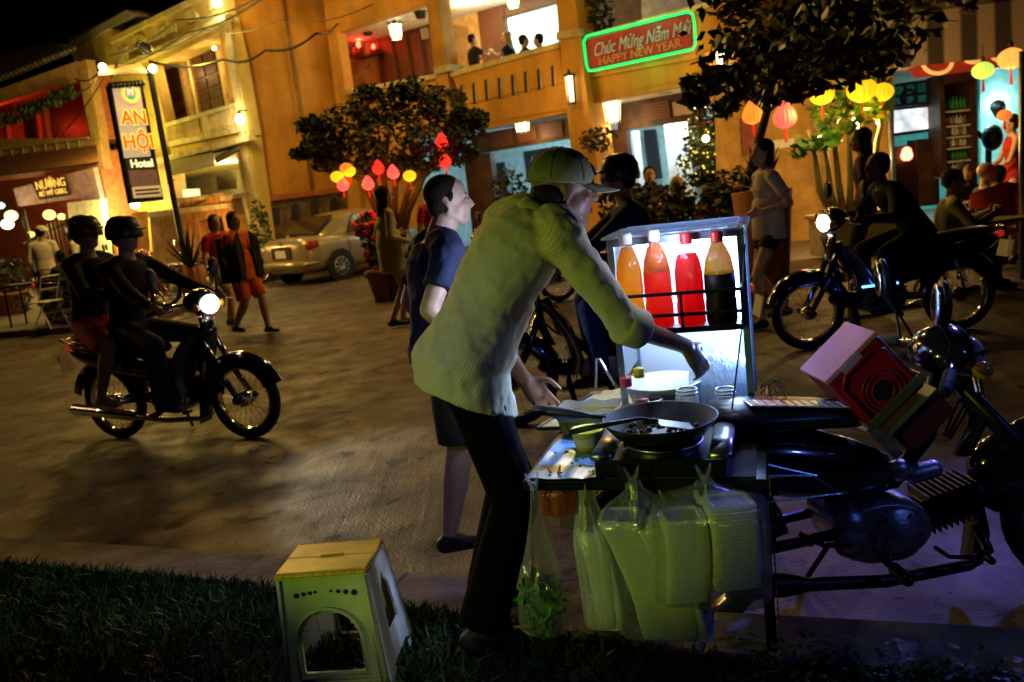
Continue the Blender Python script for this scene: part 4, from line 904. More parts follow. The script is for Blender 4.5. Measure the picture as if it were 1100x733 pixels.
part(hs, 'lamp_arm', BLACKM, lambda mb: (mb.tube([v2(120, 84, .1), v2(128, 62, .1), v2(148, 46, .1), v2(155, 50, .1)], .02, 5), mb.cap(v2(150, 48, .1), v2(158, 53, .1), .07, .1), mb.tube([v2(114, 80, .1), v2(110, 74, .1)], .02, 5), mb.tube([v2(158, 80, .1), v2(164, 76, .1)], .02, 5)))
light('POINT', v2(110, 72, .35), 25, (1, .8, .35), .07); light('POINT', v2(164, 72, .35), 30, (1, .75, .3), .07)
light('POINT', v2(140, 120, 1.6), 18, (1, .75, .4), .3)
# overhead cables
for i, (L, r) in enumerate((([(-20, 175), (60, 150), (118, 74), (200, 36), (300, -14)], .018), ([(118, 60), (190, 22), (290, -8)], .018), ([(160, 66), (240, 64), (285, 54), (340, 36), (366, 20)], .025), ([(80, 85), (106, 78), (86, 98), (68, 108)], .02), ([(140, 60), (220, 32), (300, 22), (400, 5)], .01))):
    m_ = MB(); pts = [PB.hit(x, y, 1.2+i*.15) if i != 2 else P(x, y, 16.5) for x, y in L]
    if i == 2: pts[-1] = PW.hit(366, 20, -.3)
    sm_ = []
    for k in range(len(pts)-1):
        for t in range(6): sm_.append(pts[k].lerp(pts[k+1], t/6)-V((0, 0, .12*math.sin(math.pi*t/6))))
    sm_.append(pts[-1]); m_.tube(sm_, r, 5); o = m_.build('overhead_cable', BLACKP, smooth=True)
    tag(o, ('sagging black cable from the left edge over the hotel sign to the top', 'uppermost black cable above the yellow house parapet', 'thick black cable from the hotel sign to the plain ochre end wall', 'short black cable from the hotel sign to the red-lit house', 'thin black cable crossing the plain ochre end wall')[i], 'cable', 'overhead cables')
# ================================================================== ochre restaurant building (centre)
hc = thing('restaurant_building', PC.hit(570, 262, 0)*1.0, 0, 'ochre two-storey restaurant with arcaded bays, slotted balconies and lanterns', 'building'); hc.location.z = 0; WM[hc.name] = Matrix.Translation(hc.location)
part(hc, 'wall', WC, multi(PC, [([(340, -90), (470, -120), (470, 0), (459, 3), (361, 35), (351, 38)], -.3, 0),
   ([(351, 30), (362, 35), (371, 99), (378, 102), (392, 203), (400, 290), (378, 300), (372, 203)], -.3, 0),
   ([(371, 99), (480, 79), (489, 134), (385, 150)], -.3, 0), ([(378, 150), (440, 142), (452, 275), (396, 285)], -.3, 0)]))
part(hc, 'balcony_rail_coping', TRIM, multi(PC, [([(370, 97), (469, 79), (470, 84), (371, 102)], -.2, .1), ([(483, 77), (600, 45), (601, 51), (484, 83)], -.2, .1), ([(619, 40), (775, -2), (776, 4), (620, 46)], -.2, .1)]))
part(hc, 'pillar', WC, multi(PC, [([(458, -80), (470, -80), (470, 0), (482, 88), (489, 134), (476, 136), (468, 85), (458, 3)], -.3, .12)]))
part(hc, 'pillar_capital', TRIM, multi(PC, [([(465, 73), (482, 69), (484, 76), (467, 80)], -.3, .2)]))
part(hc, 'balcony_parapet', WC, multi(PC, [([(484, 80), (600, 49), (606, 88), (500, 112)], -.15, 0.05), ([(500, 111), (606, 87), (611, 117), (514, 134)], -.15, 0.02)]))
part(hc, 'parapet_slot', mat('slot_dark', (.03, .015, .008), .8, var=0), lambda mb: [PC.slab(mb, [(480+x/3.667-1.6, y/3.667-10), (480+x/3.667+1.2, y/3.667-11), (480+x/3.667+2.6, y/3.667+11.5), (480+x/3.667-.4, y/3.667+12)], .045, .056) for x, y in ((57, 374), (105, 366), (153, 353), (205, 345), (257, 334), (308, 322), (360, 310), (415, 297))])
part(hc, 'slot_reveal', TRIM, lambda mb: [PC.slab(mb, [(480+x/3.667+1.4, y/3.667-11), (480+x/3.667+2.2, y/3.667-11.5), (480+x/3.667+3.6, y/3.667+11), (480+x/3.667+2.8, y/3.667+11.5)], .045, .075) for x, y in ((57, 374), (105, 366), (153, 353), (205, 345), (257, 334), (308, 322), (360, 310), (415, 297))])
part(hc, 'floor_slab', WC, multi(PC, [([(514, 133), (611, 116), (612, 121), (515, 139)], -.3, 0), ([(633, 105), (742, 84), (775, 76), (776, 84), (634, 112)], -.3, 0)]))
part(hc, 'column', WC, multi(PC, [([(597, -60), (618, -62), (618, 0), (626, 70), (643, 190), (652, 262), (630, 268), (612, 150), (603, 60), (597, 0)], -.5, .25)]))
part(hc, 'column_capital', TRIM, multi(PC, [([(597, 35), (622, 30), (624, 38), (598, 43)], -.5, .3)]))
part(hc, 'column_right', WC, multi(PC, [([(757, 58), (776, 50), (795, 48), (797, 100), (803, 240), (781, 245), (768, 150), (761, 90)], -.5, .25), ([(770, -60), (800, -60), (800, 60), (776, 60)], -.5, .2)])).name = 'column'
part(hc, 'sign_parapet', WC, multi(PC, [([(619, 43), (776, 1), (782, 52), (744, 64), (632, 84)], -.15, .05), ([(632, 83), (782, 53), (786, 76), (742, 86), (634, 106)], -.15, 0)]))
# upper left bay: red-lit altar corner, wooden doors
at, bx, uu = room(hc, PC, [(361, 33), (772, -97), (784, 20), (371, 101)], 2.4, mat('bay_plaster', (.62, .38, .14), .8), mc=WHT, front=-.31)
part(hc, 'wooden_doors', WOODD, multi(PC, [([(405, 42), (466, 22), (474, 84), (410, 98)], -2.3, -2.2)]))
part(hc, 'door_panels', SHUT, multi(PC, [([(410+i*15, 46-i*4.5), (420+i*15, 43-i*4.5), (427+i*15, 88-i*4), (417+i*15, 91-i*4)], -2.2, -2.16) for i in range(4)]))
part(hc, 'picture', mat('framed_print', (.4, .3, .2), .4), multi(PC, [([(451, 31), (458, 29), (460, 41), (453, 43)], -2.15, -2.1)]))
sf = part(hc, 'altar_shelf', WOODD, multi(PC, [([(374, 58), (404, 53), (405, 57), (376, 63)], -2.35, -1.9)]))
part(sf, 'altar_lamp', EM('red_altar_lamp', (1, .05, .02), 14), lambda mb: (mb.cap(PC.hit(385, 49, -1.5), PC.hit(385, 46, -1.5), .06, .05), mb.cap(PC.hit(401, 51, -1.5), PC.hit(401, 49, -1.5), .05, .04)), smooth=True)
part(sf, 'altar_figure', mat('altar_red', (.5, .1, .05), .5), lambda mb: (mb.cap(PC.hit(393, 55, -1.5), PC.hit(393, 47, -1.5), .12, .06), mb.cap(PC.hit(379, 57, -1.5), PC.hit(379, 53, -1.5), .06, .04), mb.cap(PC.hit(389, 55, -1.5), PC.hit(389, 52, -1.5), .06, .05)), smooth=True)
light('POINT', PC.hit(386, 44, -1.75), 26, (1, .03, .01), .06)
# upper middle bay: balcony room with bright window opening
part(hc, 'side_doorway', mat('doorway_ochre', (.35, .2, .07), .8), multi(PC, [([(482, 26), (501, 29), (505, 72), (488, 76)], -2.39, -2.35)]))
part(hc, 'shutter_wall', SHUT, multi(PC, [([(511, 0), (540, -8), (548, 62), (519, 70)], -2.39, -2.3), ([(540, -12), (600, -28), (600, 2), (541, 19)], -2.39, -2.3)]))
part(hc, 'lit_window', EM('teal_white_room', (.55, .95, .85), .85), multi(PC, [([(541, 19), (599, 3), (599, 50), (547, 60)], -2.39, -2.36)]))
part(hc, 'room_light', EM('tube_glow', (.85, 1, .95), 4), multi(PC, [([(546, 20), (571, 14), (572, 34), (548, 40)], -2.35, -2.33)]))
part(hc, 'window_frame', WOODD, multi(PC, [([(539, 18), (599, 1), (599, 4), (540, 21)], -2.36, -2.28), ([(539, 18), (542, 17), (549, 61), (546, 62)], -2.36, -2.28)]))
light('POINT', PC.hit(570, 25, -1.6), 60, (.7, 1, .95), .2); light('POINT', PC.hit(500, 10, -1.2), 70, (1, .72, .3), .15)
# upper right bay (behind the neon sign)
part(hc, 'wooden_doors', WOODD, multi(PC, [([(618, -60), (790, -110), (795, 20), (622, 60)], -2.39, -2.34)]))
part(hc, 'back_window', mat('dim_window', (.35, .3, .2), .5, emit=.12, ecol=(.8, .6, .4), var=.3), multi(PC, [([(688, -20), (760, -38), (762, 10), (690, 26)], -2.3, -2.25)]))
# ground floor bays
for q_ in ([(505, 143), (768, 88), (784, 250), (530, 282)],):
    room(hc, PC, q_, 4.5, mat('blue_white_room', (.55, .75, .78), .8), mf=PAVM, mc=WHT, names=('hall_back_wall', 'hall_ceiling', 'hall_floor', 'hall_side_wall'), front=-.31)
part(hc, 'transom', WOODD, multi(PC, [([(505, 146), (611, 126), (613, 149), (510, 166)], -1.3, -1.2), ([(660, 112), (745, 98), (749, 129), (664, 141)], -1.3, -1.2)]))
part(hc, 'transom_louvre', SHUT, multi(PC, [([(528, 143), (549, 139), (551, 155), (530, 159)], -1.2, -1.17), ([(554, 138), (575, 134), (577, 150), (556, 154)], -1.2, -1.17), ([(580, 134), (603, 130), (605, 146), (582, 150)], -1.2, -1.17), ([(690, 112), (718, 107), (720, 126), (692, 131)], -1.2, -1.17)]))
part(hc, 'wooden_door', WOODD, multi(PC, [([(498, 168), (526, 164), (536, 250), (508, 254)], -1.4, -1.2), ([(640, 142), (672, 138), (682, 255), (650, 258)], -1.4, -1.2), ([(749, 130), (768, 126), (776, 240), (757, 245)], -1.4, -1.2)]))
part(hc, 'inner_door', mat('dark_inner_door', (.02, .02, .025), .5), multi(PC, [([(562, 163), (598, 157), (600, 176), (588, 178), (587, 165), (568, 168), (570, 190), (566, 190)], -4.3, -4.2), ([(529, 176), (540, 174), (544, 210), (533, 212)], -4.3, -4.2), ([(691, 140), (703, 139), (710, 192), (697, 194)], -4.0, -3.9)]))
part(hc, 'hall_pillar', WHT, multi(PC, [([(713, 132), (738, 128), (747, 215), (722, 220)], -3.2, -2.6), ([(674, 142), (680, 141), (688, 215), (681, 216)], -2.6, -2.3)]))
part(hc, 'picture', MT['framed_print'], multi(PC, [([(722, 110), (742, 107), (744, 122), (724, 125)], -1.2, -1.15)]))
light('AREA', PC.hit(568, 150, -2.2)+V((0, 0, .1)), 75, (.6, .92, 1), .8, PC.hit(570, 240, -3)); light('AREA', PC.hit(705, 120, -2.2)+V((0, 0, .1)), 80, (.7, .95, 1), .8, PC.hit(712, 230, -3))
# lanterns of the building
LANF = mat('lantern_frame', (.02, .015, .01), .5)
def box_lantern(x, y, o, r, h, lab, pw, e=5, c=(1, .82, .42), grp='framed box lanterns of the restaurant', lit=True, flat=False):
    p = PC.hit(x, y, o); t = thing('hanging_lantern' if not flat else 'wall_sconce', p, 0, lab, 'lantern' if not flat else 'wall lamp', grp)
    m_ = MB(); m_.lathe(p-V((0, 0, h/2)), [(.001, 0), (r*.78, 0), (r*.9, h*.5), (r, h), (.001, h)], None, 8); m_.build('shade', EM('lantern_glow_%g' % e, c, e) if lit else LANF, t)
    m_ = MB()
    for k in range(8):
        a = 2*math.pi*k/8; ca, sa = math.cos(a), math.sin(a); m_.tube([p+V((r*.82*ca, r*.82*sa, -h*.56)), p+V((r*1.04*ca, r*1.04*sa, h*.5)), p+V((r*1.35*ca, r*1.35*sa, h*.56))], .012+.006*(k % 2), 5)
    m_.torus(p+V((0, 0, h*.5)), r*1.08, .02, None, 8, 5); m_.torus(p-V((0, 0, h*.5)), r*.85, .016, None, 8, 5); m_.torus(p+V((0, 0, h*.12)), r*.98, .009, None, 8, 5); m_.cap(p+V((0, 0, h*.5)), p+V((0, 0, h*.72)), r*.6, r*.2)
    if not flat: m_.tube([p+V((0, 0, h*.7)), p+V((0, 0, h*1.2))], .012, 5)
    m_.build('frame', LANF, t)
    if pw: light('POINT', p+(V((0, 0, -h*.75)) if not flat else PC.n*(r*1.8)), pw, (1, .62, .22), r*.7)
    return t
box_lantern(425, 34, -.8, .16, .34, 'large lit box lantern hanging in the upper left bay beside the red altar', 26, 6)
box_lantern(395, 35, -1.3, .12, .1, 'small unlit box lantern on the ceiling above the red altar', 0, lit=False)
box_lantern(452, 16, -.5, .13, .12, 'unlit box lantern on the ceiling edge beside the pillar of the upper left bay', 0, lit=False)
box_lantern(551, 2, -1.3, .15, .24, 'lit box lantern at the top edge above the four balcony guests', 14, 6)
box_lantern(561, 134, -.7, .17, .34, 'lit box lantern hanging under the slotted balcony', 22, 6)
box_lantern(657, 120, -.5, .2, .46, 'largest lit box lantern, hanging below the neon framed sign', 34, 6)
box_lantern(714, 96, -.6, .14, .12, 'unlit box lantern on the ceiling right of the largest lantern', 0, lit=False)
box_lantern(603, 117, -.9, .12, .12, 'unlit box lantern on the ceiling left of the tall column', 0, lit=False)
box_lantern(752, 105, -.2, .16, .42, 'lit box lantern hanging partly behind tree leaves at the right end', 30, 6)
box_lantern(613, 96, .38, .09, .52, 'tall lit sconce on the column left of the neon sign', 16, 5, flat=True, grp='column sconces')
box_lantern(775, 62, .38, .1, .5, 'tall lit sconce on the right column behind the tree leaves', 22, 7, flat=True, grp='column sconces')
m_ = MB(); m_.ell(PC.hit(512, -1, -1.4), (.26, .26, .09)); tag(m_.build('ceiling_lamp', EM('round_ceiling', (1, .85, .5), 7), smooth=True), 'round white ceiling lamp at the top edge left of the balcony shutters', 'lamp')
# neon framed banner
ns = thing('banner_sign', PC.hit(688, 60, .12), 0, 'red happy new year banner framed by a green neon tube on the balcony parapet', 'sign')
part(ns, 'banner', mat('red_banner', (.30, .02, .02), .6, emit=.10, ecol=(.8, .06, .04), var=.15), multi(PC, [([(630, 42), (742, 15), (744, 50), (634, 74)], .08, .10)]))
GN = EM('green_neon', (.01, 1, .2), 1.15)
def neon(mb):
    c = [(627, 45), (630, 39), (738, 13), (744, 15), (746, 25), (747, 48), (744, 53), (637, 76), (632, 76), (630, 70)]; pts = [PC.hit(x, y, .16) for x, y in c]; pts.append(pts[0]); mb.tube(pts, .024, 8)
part(ns, 'neon_tube', GN, neon, smooth=True)
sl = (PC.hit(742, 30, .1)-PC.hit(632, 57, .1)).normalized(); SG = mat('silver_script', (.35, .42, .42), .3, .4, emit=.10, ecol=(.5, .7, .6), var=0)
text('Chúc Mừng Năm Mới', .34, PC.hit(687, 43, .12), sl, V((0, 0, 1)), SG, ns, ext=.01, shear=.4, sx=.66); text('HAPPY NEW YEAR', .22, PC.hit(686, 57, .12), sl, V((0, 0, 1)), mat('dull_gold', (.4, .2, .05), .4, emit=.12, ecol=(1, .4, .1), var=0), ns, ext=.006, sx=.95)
light('POINT', PC.hit(690, 20, .5), 5, (.05, 1, .3), .1); light('POINT', PC.hit(690, 72, .5), 5, (.05, 1, .3), .1)
# ================================================================== cafe on the right
cf = thing('cafe_building', V((5.5, 14.5, 0)), 0, 'single-storey cafe with turquoise interior, red valance and striped awning at the right', 'building')
D = PDp
part(cf, 'garden_wall', mat('apricot_plaster', (.66, .38, .10), .85, stain=.45, bump=.15, var=.12), multi(D, [([(770, 95), (960, 70), (962, 300), (775, 320)], -.3, 0)]))
part(cf, 'wall_band', WHITEP, multi(D, [([(815, 153), (875, 146), (876, 155), (816, 162)], 0, .04)]))
part(cf, 'red_panel', mat('dark_red_panel', (.25, .05, .03), .6), multi(D, [([(796, 128), (815, 126), (816, 165), (798, 168)], 0, .05)]))
part(cf, 'corner_post', ALU, lambda mb: mb.tube([D.hit(955, 100, .5), V((*D.hit(955, 100, .5).xy, .1))], .05, 8), smooth=True)
at, bx, uu = room(cf, D, [(962, 78), (1180, 52), (1185, 270), (966, 300)], 3.6, TEAL, mf=PAVM, mc=WHT, front=-.01, names=('back_wall', 'ceiling', 'floor', 'side_wall'))
light('AREA', D.hit(1040, 105, -1.6), 60, (.7, 1, .95), .8, D.hit(1040, 300, -1.6)); light('POINT', D.hit(1075, 110, -2.4), 28, (.8, 1, .95), .2)
tv = thing('television', D.hit(981, 143, -1), 0, 'wall television with a bright white picture in the cafe', 'television')
part(tv, 'casing', BLACKP, multi(D, [([(957, 117), (1003, 112), (1003, 141), (958, 147)], -1.1, -1.0)]))
def scr():
    m = EM('tv_picture', (.8, .93, 1), 1.2); nt = m.node_tree; N = nt.nodes; b = N['Principled BSDF']; no = N.new('ShaderNodeTexVoronoi'); no.inputs['Scale'].default_value = 6
    tc = [n for n in N if n.type == 'TEX_COORD'][0]; nt.links.new(tc.outputs['Object'], no.inputs['Vector']); r = N.new('ShaderNodeMapRange'); r.inputs[3].default_value = 1.6; r.inputs[4].default_value = .45; nt.links.new(no.outputs['Distance'], r.inputs[0]); nt.links.new(r.outputs[0], b.inputs['Emission Strength']); return m
part(tv, 'screen', scr(), multi(D, [([(960, 119), (1000, 115), (1000, 138), (961, 143)], -1.0, -.985)]))
part(cf, 'lattice', BLACKP, lambda mb: ([mb.tube([D.hit(a, b_, -.9), D.hit(c, d, -.9)], .025, 5) for a, b_, c, d in ((961, 92, 1004, 86), (961, 104, 1004, 99), (961, 114, 1004, 110), (972, 90, 973, 114), (984, 88, 985, 112), (996, 87, 997, 111), (1006, 86, 1008, 220))], mb.torus(D.hit(976, 105, -.9), .12, .03, Mx(math.pi/2), 20, 5)))
part(cf, 'counter', WOODD, multi(D, [([(962, 158), (985, 155), (986, 220), (964, 224)], -1.6, -1.0), ([(985, 150), (1006, 148), (1008, 220), (987, 222)], -1.4, -.9)]))
lp = thing('table_lamp', D.hit(974, 170, -.9), 0, 'small pink glowing lamp on the cafe counter below the television', 'lamp'); part(lp, 'shade', EM('pink_shade', (1, .3, .18), 3.5), lambda mb: mb.cap(D.hit(974, 167, -.9), D.hit(974, 163, -.9), .1, .08), smooth=True); part(lp, 'foot', BLACKP, lambda mb: mb.cap(D.hit(974, 173, -.9), D.hit(974, 171, -.9), .04, .04))
cb = thing('drinks_cabinet', D.hit(1027, 200, -.6), 0, 'dark wooden drinks cabinet with rows of bottles beside the television', 'cabinet')
part(cb, 'case', WOODD, multi(D, [([(1009, 84), (1014, 83), (1017, 190), (1012, 190)], -1, -.45), ([(1042, 80), (1048, 79), (1051, 186), (1046, 186)], -1, -.45), ([(1009, 80), (1048, 75), (1048, 86), (1009, 91)], -1, -.45), ([(1009, 84), (1048, 79), (1050, 200), (1012, 200)], -1.05, -1)]))
part(cb, 'shelf', mat('white_shelf', (.6, .6, .55), .5), multi(D, [([(1013, y), (1043, y-3), (1043, y-1), (1013, y+2)], -1, -.5) for y in (120, 136, 148, 160, 174, 190)]))
BG = [mat('bottle_green', (.05, .3, .05), .15, var=0), mat('bottle_clear', (.6, .7, .7), .15, var=0), mat('bottle_amber', (.4, .15, .02), .15, var=0)]
for r_, y in enumerate((118, 134, 146, 158, 172, 188)):
    for k in range(7):
        p = D.hit(1016+k*4, y-.3*k, -.7); h = .14 if r_ not in (0, 5) else .2
        m_ = MB(); m_.lathe(p, [(.001, 0), (.035, 0), (.035, h*.6), (.012, h*.8), (.012, h), (.001, h)], None, 8); o = m_.build('bottle', BG[0 if r_ in (0, 4) else (1 if (k+r_) % 3 else 2)], smooth=True)
        tag(o, ('green bottle on the top shelf of the drinks cabinet', 'small bottle on the second shelf of the drinks cabinet', 'small bottle on the third shelf of the drinks cabinet', 'small bottle on the fourth shelf of the drinks cabinet', 'green bottle on the fifth shelf of the drinks cabinet', 'bottle on the lowest shelf of the drinks cabinet')[r_], 'bottle', 'bottles on shelf %s of the drinks cabinet' % ('one', 'two', 'three', 'four', 'five', 'six')[r_])
part(cf, 'back_room_wall', mat('pale_teal', (.3, .7, .68), .7), multi(D, [([(1052, 74), (1110, 66), (1112, 210), (1056, 210)], -2.6, -2.5)]))
part(cf, 'stair_rail', BLACKM, lambda mb: (mb.tube([D.hit(1048, 142, -1.2), D.hit(1062, 152, -1.2), D.hit(1062, 200, -1.2)], .05, 6), mb.ell(D.hit(1066, 148, -1), (.16, .16, .22)), mb.cap(D.hit(1072, 115, -2), D.hit(1074, 122, -2), .13, .1)))
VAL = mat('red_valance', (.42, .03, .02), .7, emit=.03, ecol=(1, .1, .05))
va = thing('awning', D.hit(1040, 80, 1.2), 0, 'dark striped awning with a red valance of yellow scrolls over the cafe front', 'awning')
part(va, 'valance', VAL, multi(D, [([(976, 74), (1010, 63), (1080, 56), (1200, 42), (1200, 60), (1080, 72), (984, 84)], .9, .93)]))
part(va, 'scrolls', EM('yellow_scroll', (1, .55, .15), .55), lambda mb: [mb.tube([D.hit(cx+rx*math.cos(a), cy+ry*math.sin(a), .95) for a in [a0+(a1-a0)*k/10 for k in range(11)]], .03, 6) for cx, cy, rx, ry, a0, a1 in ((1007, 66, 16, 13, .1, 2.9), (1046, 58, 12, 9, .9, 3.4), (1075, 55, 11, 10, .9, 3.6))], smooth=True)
part(va, 'canvas', stripes('cafe_awning', (.30, .23, .17), (.04, .03, .03), (1, 0, 0), 14, .8), lambda mb: mb.prism([D.hit(940, 20, 1.0), D.hit(1250, -20, 1.0), D.hit(1250, 42, 1.0), D.hit(970, 73, 1.0)], D.n*.03))
part(va, 'canvas_top', MT['cafe_awning'], lambda mb: mb.prism([D.hit(940, 20, 1.0), D.hit(1250, -20, 1.0), D.hit(1250, -60, -2), D.hit(930, -20, -2)], (0, 0, .03)))
pole = MB(); p = G(1098, 300); pole.tube([V((p.x, p.y, 0)), P(1098, 55, p.y)], .03, 8)
# paper lanterns
def plantern(p, r, c, lab, grp, shape='round', e=3.0, pw=0):
    t = thing('paper_lantern', p, 0, lab, 'lantern', grp); m_ = MB(); n = 16; prof = []
    for k in range(13):
        z = -1+2*k/12; a = math.sqrt(max(0, 1-z*z))
        if shape == 'drop': a = (math.sin(math.pi*min(1, (z+1)/2)**.62))**.85 if z > -1 else .0; rr = max(.1, a)
        else: rr = max(.22, a)
        prof.append((r*rr, r*z*(1.25 if shape == 'drop' else .8)))
    vs = []; 
    for rr, z in prof:
        for j in range(32):
            a = 2*math.pi*j/32; q = rr*(1 if j % 2 == 0 else .93); vs.append(p+V((q*math.cos(a), q*math.sin(a), z)))
    m_.add(vs, [(i*32+j, i*32+(j+1) % 32, (i+1)*32+(j+1) % 32, (i+1)*32+j) for i in range(12) for j in range(32)])
    mm_ = EM('silk_%.2f_%.2f_%.2f_%g' % (*c, e), c, e)
    m_.build('shade', mm_, t)
    m_ = MB(); m_.tube([p+V((0, 0, r*.75)), p+V((0, 0, r*2.4))], .006, 4); m_.cap(p+V((0, 0, r*.95)), p+V((0, 0, r*1.15)), r*.2, r*.2); m_.build('cord', BLACKP, t)
    m_ = MB(); b0 = p-V((0, 0, r*(1.25 if shape == 'drop' else .8))); m_.tube([b0, b0-V((0, 0, r*1.2))], [.008, .02], 6); m_.build('tassel', mat('tassel_red', (.5, .03, .03), .8), t)
    if pw: light('POINT', p-V((0, 0, r*1.5)), pw, c, r*.6)
YEL, PNK, RD, OR = (1, .60, .012), (1, .10, .07), (1, .03, .015), (1, .20, .02)
for i, (x, y, r, c, sh_, l) in enumerate(((883, 102, .155, YEL, 'round', 'yellow oval lantern, leftmost of the yellow ones over the planter tree'), (926, 97, .19, YEL, 'round', 'largest yellow lantern in the middle over the planter tree'), (948, 99, .14, YEL, 'round', 'small yellow lantern right of the largest one over the planter tree'),
        (843, 122, .15, PNK, 'drop', 'pink drop-shaped lantern with a red tassel against the apricot wall'), (808, 120, .13, OR, 'drop', 'orange-pink drop lantern left of the pink one behind leaves'))):
    plantern(P(x, y, 10.6), r*.95, c, l, 'silk lanterns over the cafe garden', sh_, 1.5 if c != YEL else 1.05, 3 if i != 1 else 7)
plantern(P(1086, 63, 11), .16, (1, .28, .05), 'orange round lantern with a bright bulb at the top right edge', 'lanterns under the cafe awning', 'round', 1.8, 8)
plantern(P(1056, 76, 11), .13, (.6, .9, .1), 'yellow-green lantern below the cafe valance', 'lanterns under the cafe awning', 'round', 1.0)
plantern(P(1079, 124, 11), .09, (1, .2, .03), 'small orange lantern beside the pole at the right edge', 'lanterns under the cafe awning', 'round', .8)
m_ = MB(); p = P(921, 132, 10.9); m_.ell(p, .075); o = m_.build('light_bulb', EM('bare_bulb', (1, .75, .25), 45), smooth=True); tag(o, 'bare glaring bulb among the leaves of the planter tree', 'bulb'); light('POINT', p+V((0, .1, -.1)), 150, (1, .62, .2), .08)
light('POINT', P(860, 120, 10.4), 30, (1, .5, .15), .2)
pb = pole.build('awning_pole', ALU, smooth=True); tag(pb, 'slim metal pole holding the cafe awning at the right edge', 'pole')
# tall planter box tree (frangipani-like)
pt = thing('planter_tree', V((P(905, 235, 10.8).x, 10.8, .1)), 0, 'multi-stemmed tree with big leaves in a pale planter before the apricot wall', 'tree')
bx0 = P(915, 232, 10.8)
part(pt, 'planter', mat('planter_stone', (.35, .3, .22), .8, bump=.3), lambda mb: (mb.box((bx0.x, 10.8, bx0.z-.22), (.95, .5, .5)), mb.box((bx0.x, 10.8, bx0.z+.03), (1.03, .56, .06))), bevel=.015)
tb = MB(); base = V((bx0.x-.1, 10.8, bx0.z)); stems = [(868, 140), (884, 150), (892, 118), (912, 120), (926, 125), (950, 118)]
for i, (x, y) in enumerate(stems):
    b = base+V((.07*(i-2), 0, 0)); t_ = P(x, y, 10.8+random.uniform(-.2, .2)); tb.tube([b, b.lerp(t_, .3)+V((.05*(i-2.5)*.6, 0, .02)), b.lerp(t_, .7), t_], [.05, .045, .035, .025], 8)
tb.build('trunk', mat('pale_bark', (.25, .19, .1), .8, bump=.4), pt, smooth=True)
lf = MB(); rg2 = random.Random(5)
leaf_cloud(lf, [(P(886, 148, 10.7), (.18, .25, .16)), (P(905, 130, 10.7), (.3, .25, .2)), (P(935, 115, 10.7), (.25, .25, .25)), (P(865, 160, 10.7), (.2, .2, .12)), (P(890, 118, 10.8), (.3, .2, .2)), (P(915, 95, 10.9), (.5, .3, .3))], 45, .2, .28, rg2)
lf.build('crown', mat('bright_leaf', (.09, .2, .02), .45, var=.4), pt, fix=False)
light('POINT', P(890, 138, 10.2), 5, (.8, 1, .2), .1)
# ================================================================== trees
def tree(label, base, blobs, n, size, tr, mleaf, r0=.09, limbs=None):
    t = thing('tree', base, 0, label, 'tree'); m_ = MB(); rg = random.Random(hash(label) % 1000 if False else len(label)); branchy(m_, base, limbs or [b[0] for b in blobs], r0, .02, rg); 
    if tr: m_.tube([base, tr], [r0*1.3, r0], 8)
    m_.build('trunk', BARK, t, smooth=True); m_ = MB(); leaf_cloud(m_, blobs, n, size, .3, rg); m_.build('crown', mleaf, t, fix=False); return t
YT = 13.2; base = V((*P(424, 240, YT).xy, 0)); base.y = YT; fork = P(422, 236, YT)
bl = [(P(x, y, YT+dy), r) for x, y, dy, r in ((345, 155, 0, (.34, .4, .2)), (338, 135, .2, (.3, .4, .16)), (375, 135, -.2, (.45, .5, .36)), (385, 168, .1, (.5, .5, .32)), (405, 115, 0, (.45, .5, .34)), (440, 108, .2, (.5, .5, .34)), (475, 112, 0, (.42, .5, .26)), (425, 150, -.3, (.6, .6, .45)), (465, 145, 0, (.55, .6, .38)), (500, 135, .1, (.36, .4, .25)), (512, 128, 0, (.2, .3, .14)), (420, 180, .2, (.55, .5, .2)), (460, 172, 0, (.45, .5, .2)), (490, 165, .3, (.35, .4, .22)), (355, 175, .2, (.3, .4, .14)), (325, 165, .2, (.2, .3, .1)), (440, 98, 0, (.22, .3, .14)), (395, 100, .1, (.2, .3, .12)))]
t1 = thing('tree', base, 0, 'low spreading dark tree hung with red and yellow lanterns behind the parked car', 'tree')
m_ = MB(); rg = random.Random(11); p0 = V((fork.x, YT, 0)); p1 = P(415, 262, YT)
for (x, y), (x2, y2) in (((390, 195), (345, 160)), ((400, 190), (385, 140)), ((425, 195), (440, 130)), ((440, 200), (480, 150)), ((412, 190), (420, 120)), ((455, 190), (500, 140))):
    m_.tube([V((p1.x, YT, .25)), p1.lerp(P(x, y, YT), .5)+V((.05, 0, -.02)), P(x, y, YT), P((x+x2)/2, (y+y2)/2+4, YT), P(x2, y2, YT)], [.07, .055, .045, .03, .012], 7)
m_.build('trunk', BARK, t1, smooth=True); m_ = MB(); leaf_cloud(m_, bl, 420, .115, .26, rg); m_.build('crown', mat('night_leaf', (.05, .06, .025), .55, var=.4), t1, fix=False)
part(t1, 'planter', STONE, lambda mb: mb.lathe((p1.x, YT, .0), [(.001, 0), (.3, 0), (.38, .4), (.42, .4), (.42, .46), (.34, .46), (.3, .4)], None, 20), smooth=True)
